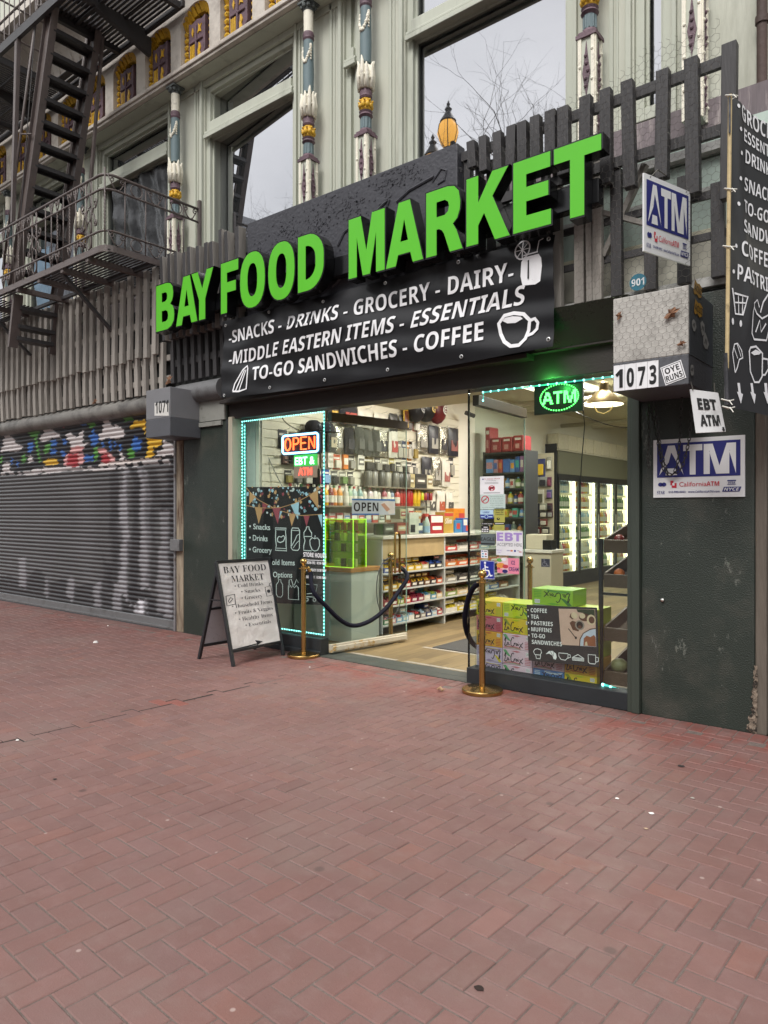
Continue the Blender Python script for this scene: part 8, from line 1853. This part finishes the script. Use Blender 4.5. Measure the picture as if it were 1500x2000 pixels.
# ---- small litter
LIT = mat('paper litter', '#d8d4d0', .8, var=.1)
def scrap(px, py, r, lab, col=None, tall=.006):
    p = gp(px, py); m = MB(); rr = random.Random(int(px*7+py)); P = [(p.x+r*math.cos(a)*rr.uniform(.5, 1.3), p.y+r*math.sin(a)*rr.uniform(.5, 1.2)) for a in [i*.785 for i in range(8)]]
    m.add([(x, y, .004) for x, y in P]+[(p.x+(x-p.x)*.5, p.y+(y-p.y)*.5, .004+tall) for x, y in P], [tuple(range(8, 16))]+[(i, (i+1) % 8, 8+(i+1) % 8, 8+i) for i in range(8)])
    nm = 'gum_spot' if 'gum' in lab or 'blot' in lab else 'paper_scrap'; o = m.build(nm, col or LIT); tag(o, lab, nm.replace('_', ' '), kind='thing')
scrap(187, 1256, .03, 'crumpled white paper scrap on the bricks before the roller shutter', tall=.02)
scrap(211, 1223, .012, 'tiny white fleck just below the roller shutter')
scrap(34, 1447, .012, 'tiny white fleck on the open joint at the left edge')
scrap(1205, 1561, .012, 'small white oval fleck on the bricks below the pilaster', tall=.003)
scrap(1273, 1590, .014, 'splashed white fleck on the bricks, right of the middle', tall=.003)
scrap(1353, 1560, .012, 'pale gum spot on the bricks near the right edge', mat('gum', '#a39b92', .8), .003)
scrap(605, 1304, .008, 'white cigarette end near the foot of the left stanchion')
scrap(1262, 1620, .01, 'tan gum spot below the white flecks', mat('tan gum', '#b39a80', .8), .003)
scrap(935, 1933, .016, 'dark hole-like blot between bricks in the foreground', mat('dark blot', '#2a1c18', .9), .002)
scrap(107, 1523, .012, 'black gum spot on the bricks at the left', mat('black gum', '#2a2625', .8), .002)
scrap(1330, 1497, .02, 'dark gum spot on the bricks before the pilaster', mat('black gum', '#2a2625', .8), .002)
p = gp(860, 1350); m = MB(); rr = random.Random(2)
m.tube([p+V(-.03, 0, .01), p+V(-.005, .01, .025), p+V(.02, -.005, .012), p+V(.035, .01, .02)], [.006, .014, .012, .004], 6); o = m.build('dry_leaf', mat('curled leaf', '#a98a68', .8, var=.3)); tag(o, 'small curled tan leaf on the bricks in front of the doorway', 'leaf')
# ================================================================== ACROSS THE STREET (seen in the window reflections)
random.seed(21)
IRON = mat('cast iron', '#2c2d2c', .5, metal=.3, var=.15, bump=.2)
def street_lamp(x, y):
    t = thing('street_lamp', 'tall ornate iron street lamp with lit amber globes, mirrored in the large window', 'street lamp', (x, y, 0))
    b = MB(); b.lathe([(.3, 0), (.3, .5), (.2, .6), (.16, 1.2), (.12, 1.3), (.1, 8.5), (.07, 10.6)], (x, y, 0), 14)
    b.build('pole', IRON, t, smooth=True)
    AMB = bpy.data.materials.new('amber lamp glass'); AMB.use_nodes = True; nt = AMB.node_tree; p = nt.nodes['Principled BSDF']
    p.inputs['Base Color'].default_value = (.6, .3, .05, 1); p.inputs['Emission Color'].default_value = (1, .5, .08, 1); p.inputs['Emission Strength'].default_value = .6
    for dx, dz in ((0, 11.25), (-.47, 10.5), (.12, 10.3)):
        g = MB(); g.lathe([(.1, dz-.38), (.2, dz-.25), (.28, dz), (.25, dz+.2), (.19, dz+.3)], (x+dx, y, 0), 12); go = g.build('lamp_globe', AMB, t, smooth=True)
        h = MB(); h.lathe([(.19, dz+.3), (.22, dz+.33), (.12, dz+.5), (.07, dz+.6), (.1, dz+.66), (.03, dz+.74), (.05, dz+.8), (.001, dz+.9)], (x+dx, y, 0), 12)
        h.lathe([(.05, dz-.7), (.06, dz-.5), (.12, dz-.42), (.11, dz-.37)], (x+dx, y, 0), 10)
        for k in range(6):
            a = k*math.pi/3; h.tube([(x+dx+r*1.02*math.cos(a), y+r*1.02*math.sin(a), z) for r, z in ((.1, dz-.38), (.2, dz-.25), (.28, dz), (.25, dz+.2), (.19, dz+.3))], .012, 4)
        h.build('lamp_cap', IRON, go, smooth=True)
        if dx:
            a = MB(); a.tube([(x, y, 9.3), (x+dx*.5, y, 9.35), (x+dx, y, 9.55), (x+dx, y, dz-.65)], .05, 8); a.build('lamp_arm', IRON, t, smooth='all')
street_lamp(-10.3, -9.0)
BARK = mat('bare bark', '#6b6562', .9, var=.2, bump=.5)
def bare_tree(x, y, h, label, seed):
    rnd = random.Random(seed)
    t = thing('bare_tree', label, 'tree', (x, y, 0))
    tr = MB(); cr_ = MB()
    tr.tube([(x, y, 0), (x+.08, y, h*.25), (x-.05, y+.05, h*.45)], [.16, .13, .1], 9)
    def grow(p, d, L, r, k):
        pts = [p]; q = p
        for i in range(4):
            d = (d+Vector((rnd.gauss(0, .16), rnd.gauss(0, .16), rnd.gauss(0.02, .12)))).normalized(); q = q+d*L/4; pts.append(q)
        cr_.tube(pts, [r, r*.9, r*.78, r*.68, r*.55], 5 if r > .01 else 3, cap=False)
        if k <= 0: return
        for i in range(rnd.choice((2, 3))+(k > 3)):
            s = pts[rnd.choice((2, 3, 4))]
            nd = (d+Vector((rnd.gauss(0, .65), rnd.gauss(0, .65), rnd.gauss(.05, .4)))).normalized()
            grow(s, nd, L*rnd.uniform(.6, .85), r*.52, k-1)
    for i in range(5):
        a = i*2*math.pi/5+rnd.random(); grow(Vector((x-.05, y+.05, h*.45)), Vector((math.cos(a)*.55, math.sin(a)*.55, .8)).normalized(), h*.22, .055, 5)
    tr.build('trunk', BARK, t, smooth='all'); cr_.build('crown', BARK, t)
bare_tree(-7.4, -8.4, 11.0, 'bare thin-branched street tree mirrored in the large window beside the lamp', 5)
bare_tree(-16.2, -9.2, 12.5, 'bare street tree mirrored in the narrower window above the sign', 12)
def block(x0, x1, y0, y1, z, label, m, nx, nz):
    t = thing('office_block', label, 'building', ((x0+x1)/2, (y0+y1)/2, 0))
    b = MB(); b.box(x0, x1, y0, y1, -.04, z); wl = b.build('wall', m, t)
    wn = MB(); fr = metric((x1, y1, 0), (-1, 0, 0))
    dx = (x1-x0)/nx; dz = (z-5)/nz
    for i in range(nx):
        for j in range(nz):
            wn.box(x0+dx*(i+.25), x0+dx*(i+.75), y1, y1+.05, 4.5+dz*(j+.2), 4.5+dz*(j+.8))
    wn.build('window_band', mat('far window', '#4b5157', .2), t)
block(-66, -46, -46, -32, 28, 'pale ribbed office block across the street, mirrored in the window left of the sign', mat('pale concrete', '#b7b3ab', .8, streak=True, var=.2, vs=1.5), 26, 1)
block(-95, -72, -50, -34, 36, 'grey office block across the street, mirrored in the balcony window', mat('grey concrete', '#8b8d92', .8, var=.1), 12, 8)
block(-40, -8, -48, -34, 15, 'low dark brick block across the street behind the photographer', mat('dark brick far', '#5f5650', .9, var=.2), 14, 3)
block(-4, 30, -48, -34, 19, 'tall beige block across the street behind the photographer', mat('beige far', '#9b9284', .9, var=.1), 14, 4)
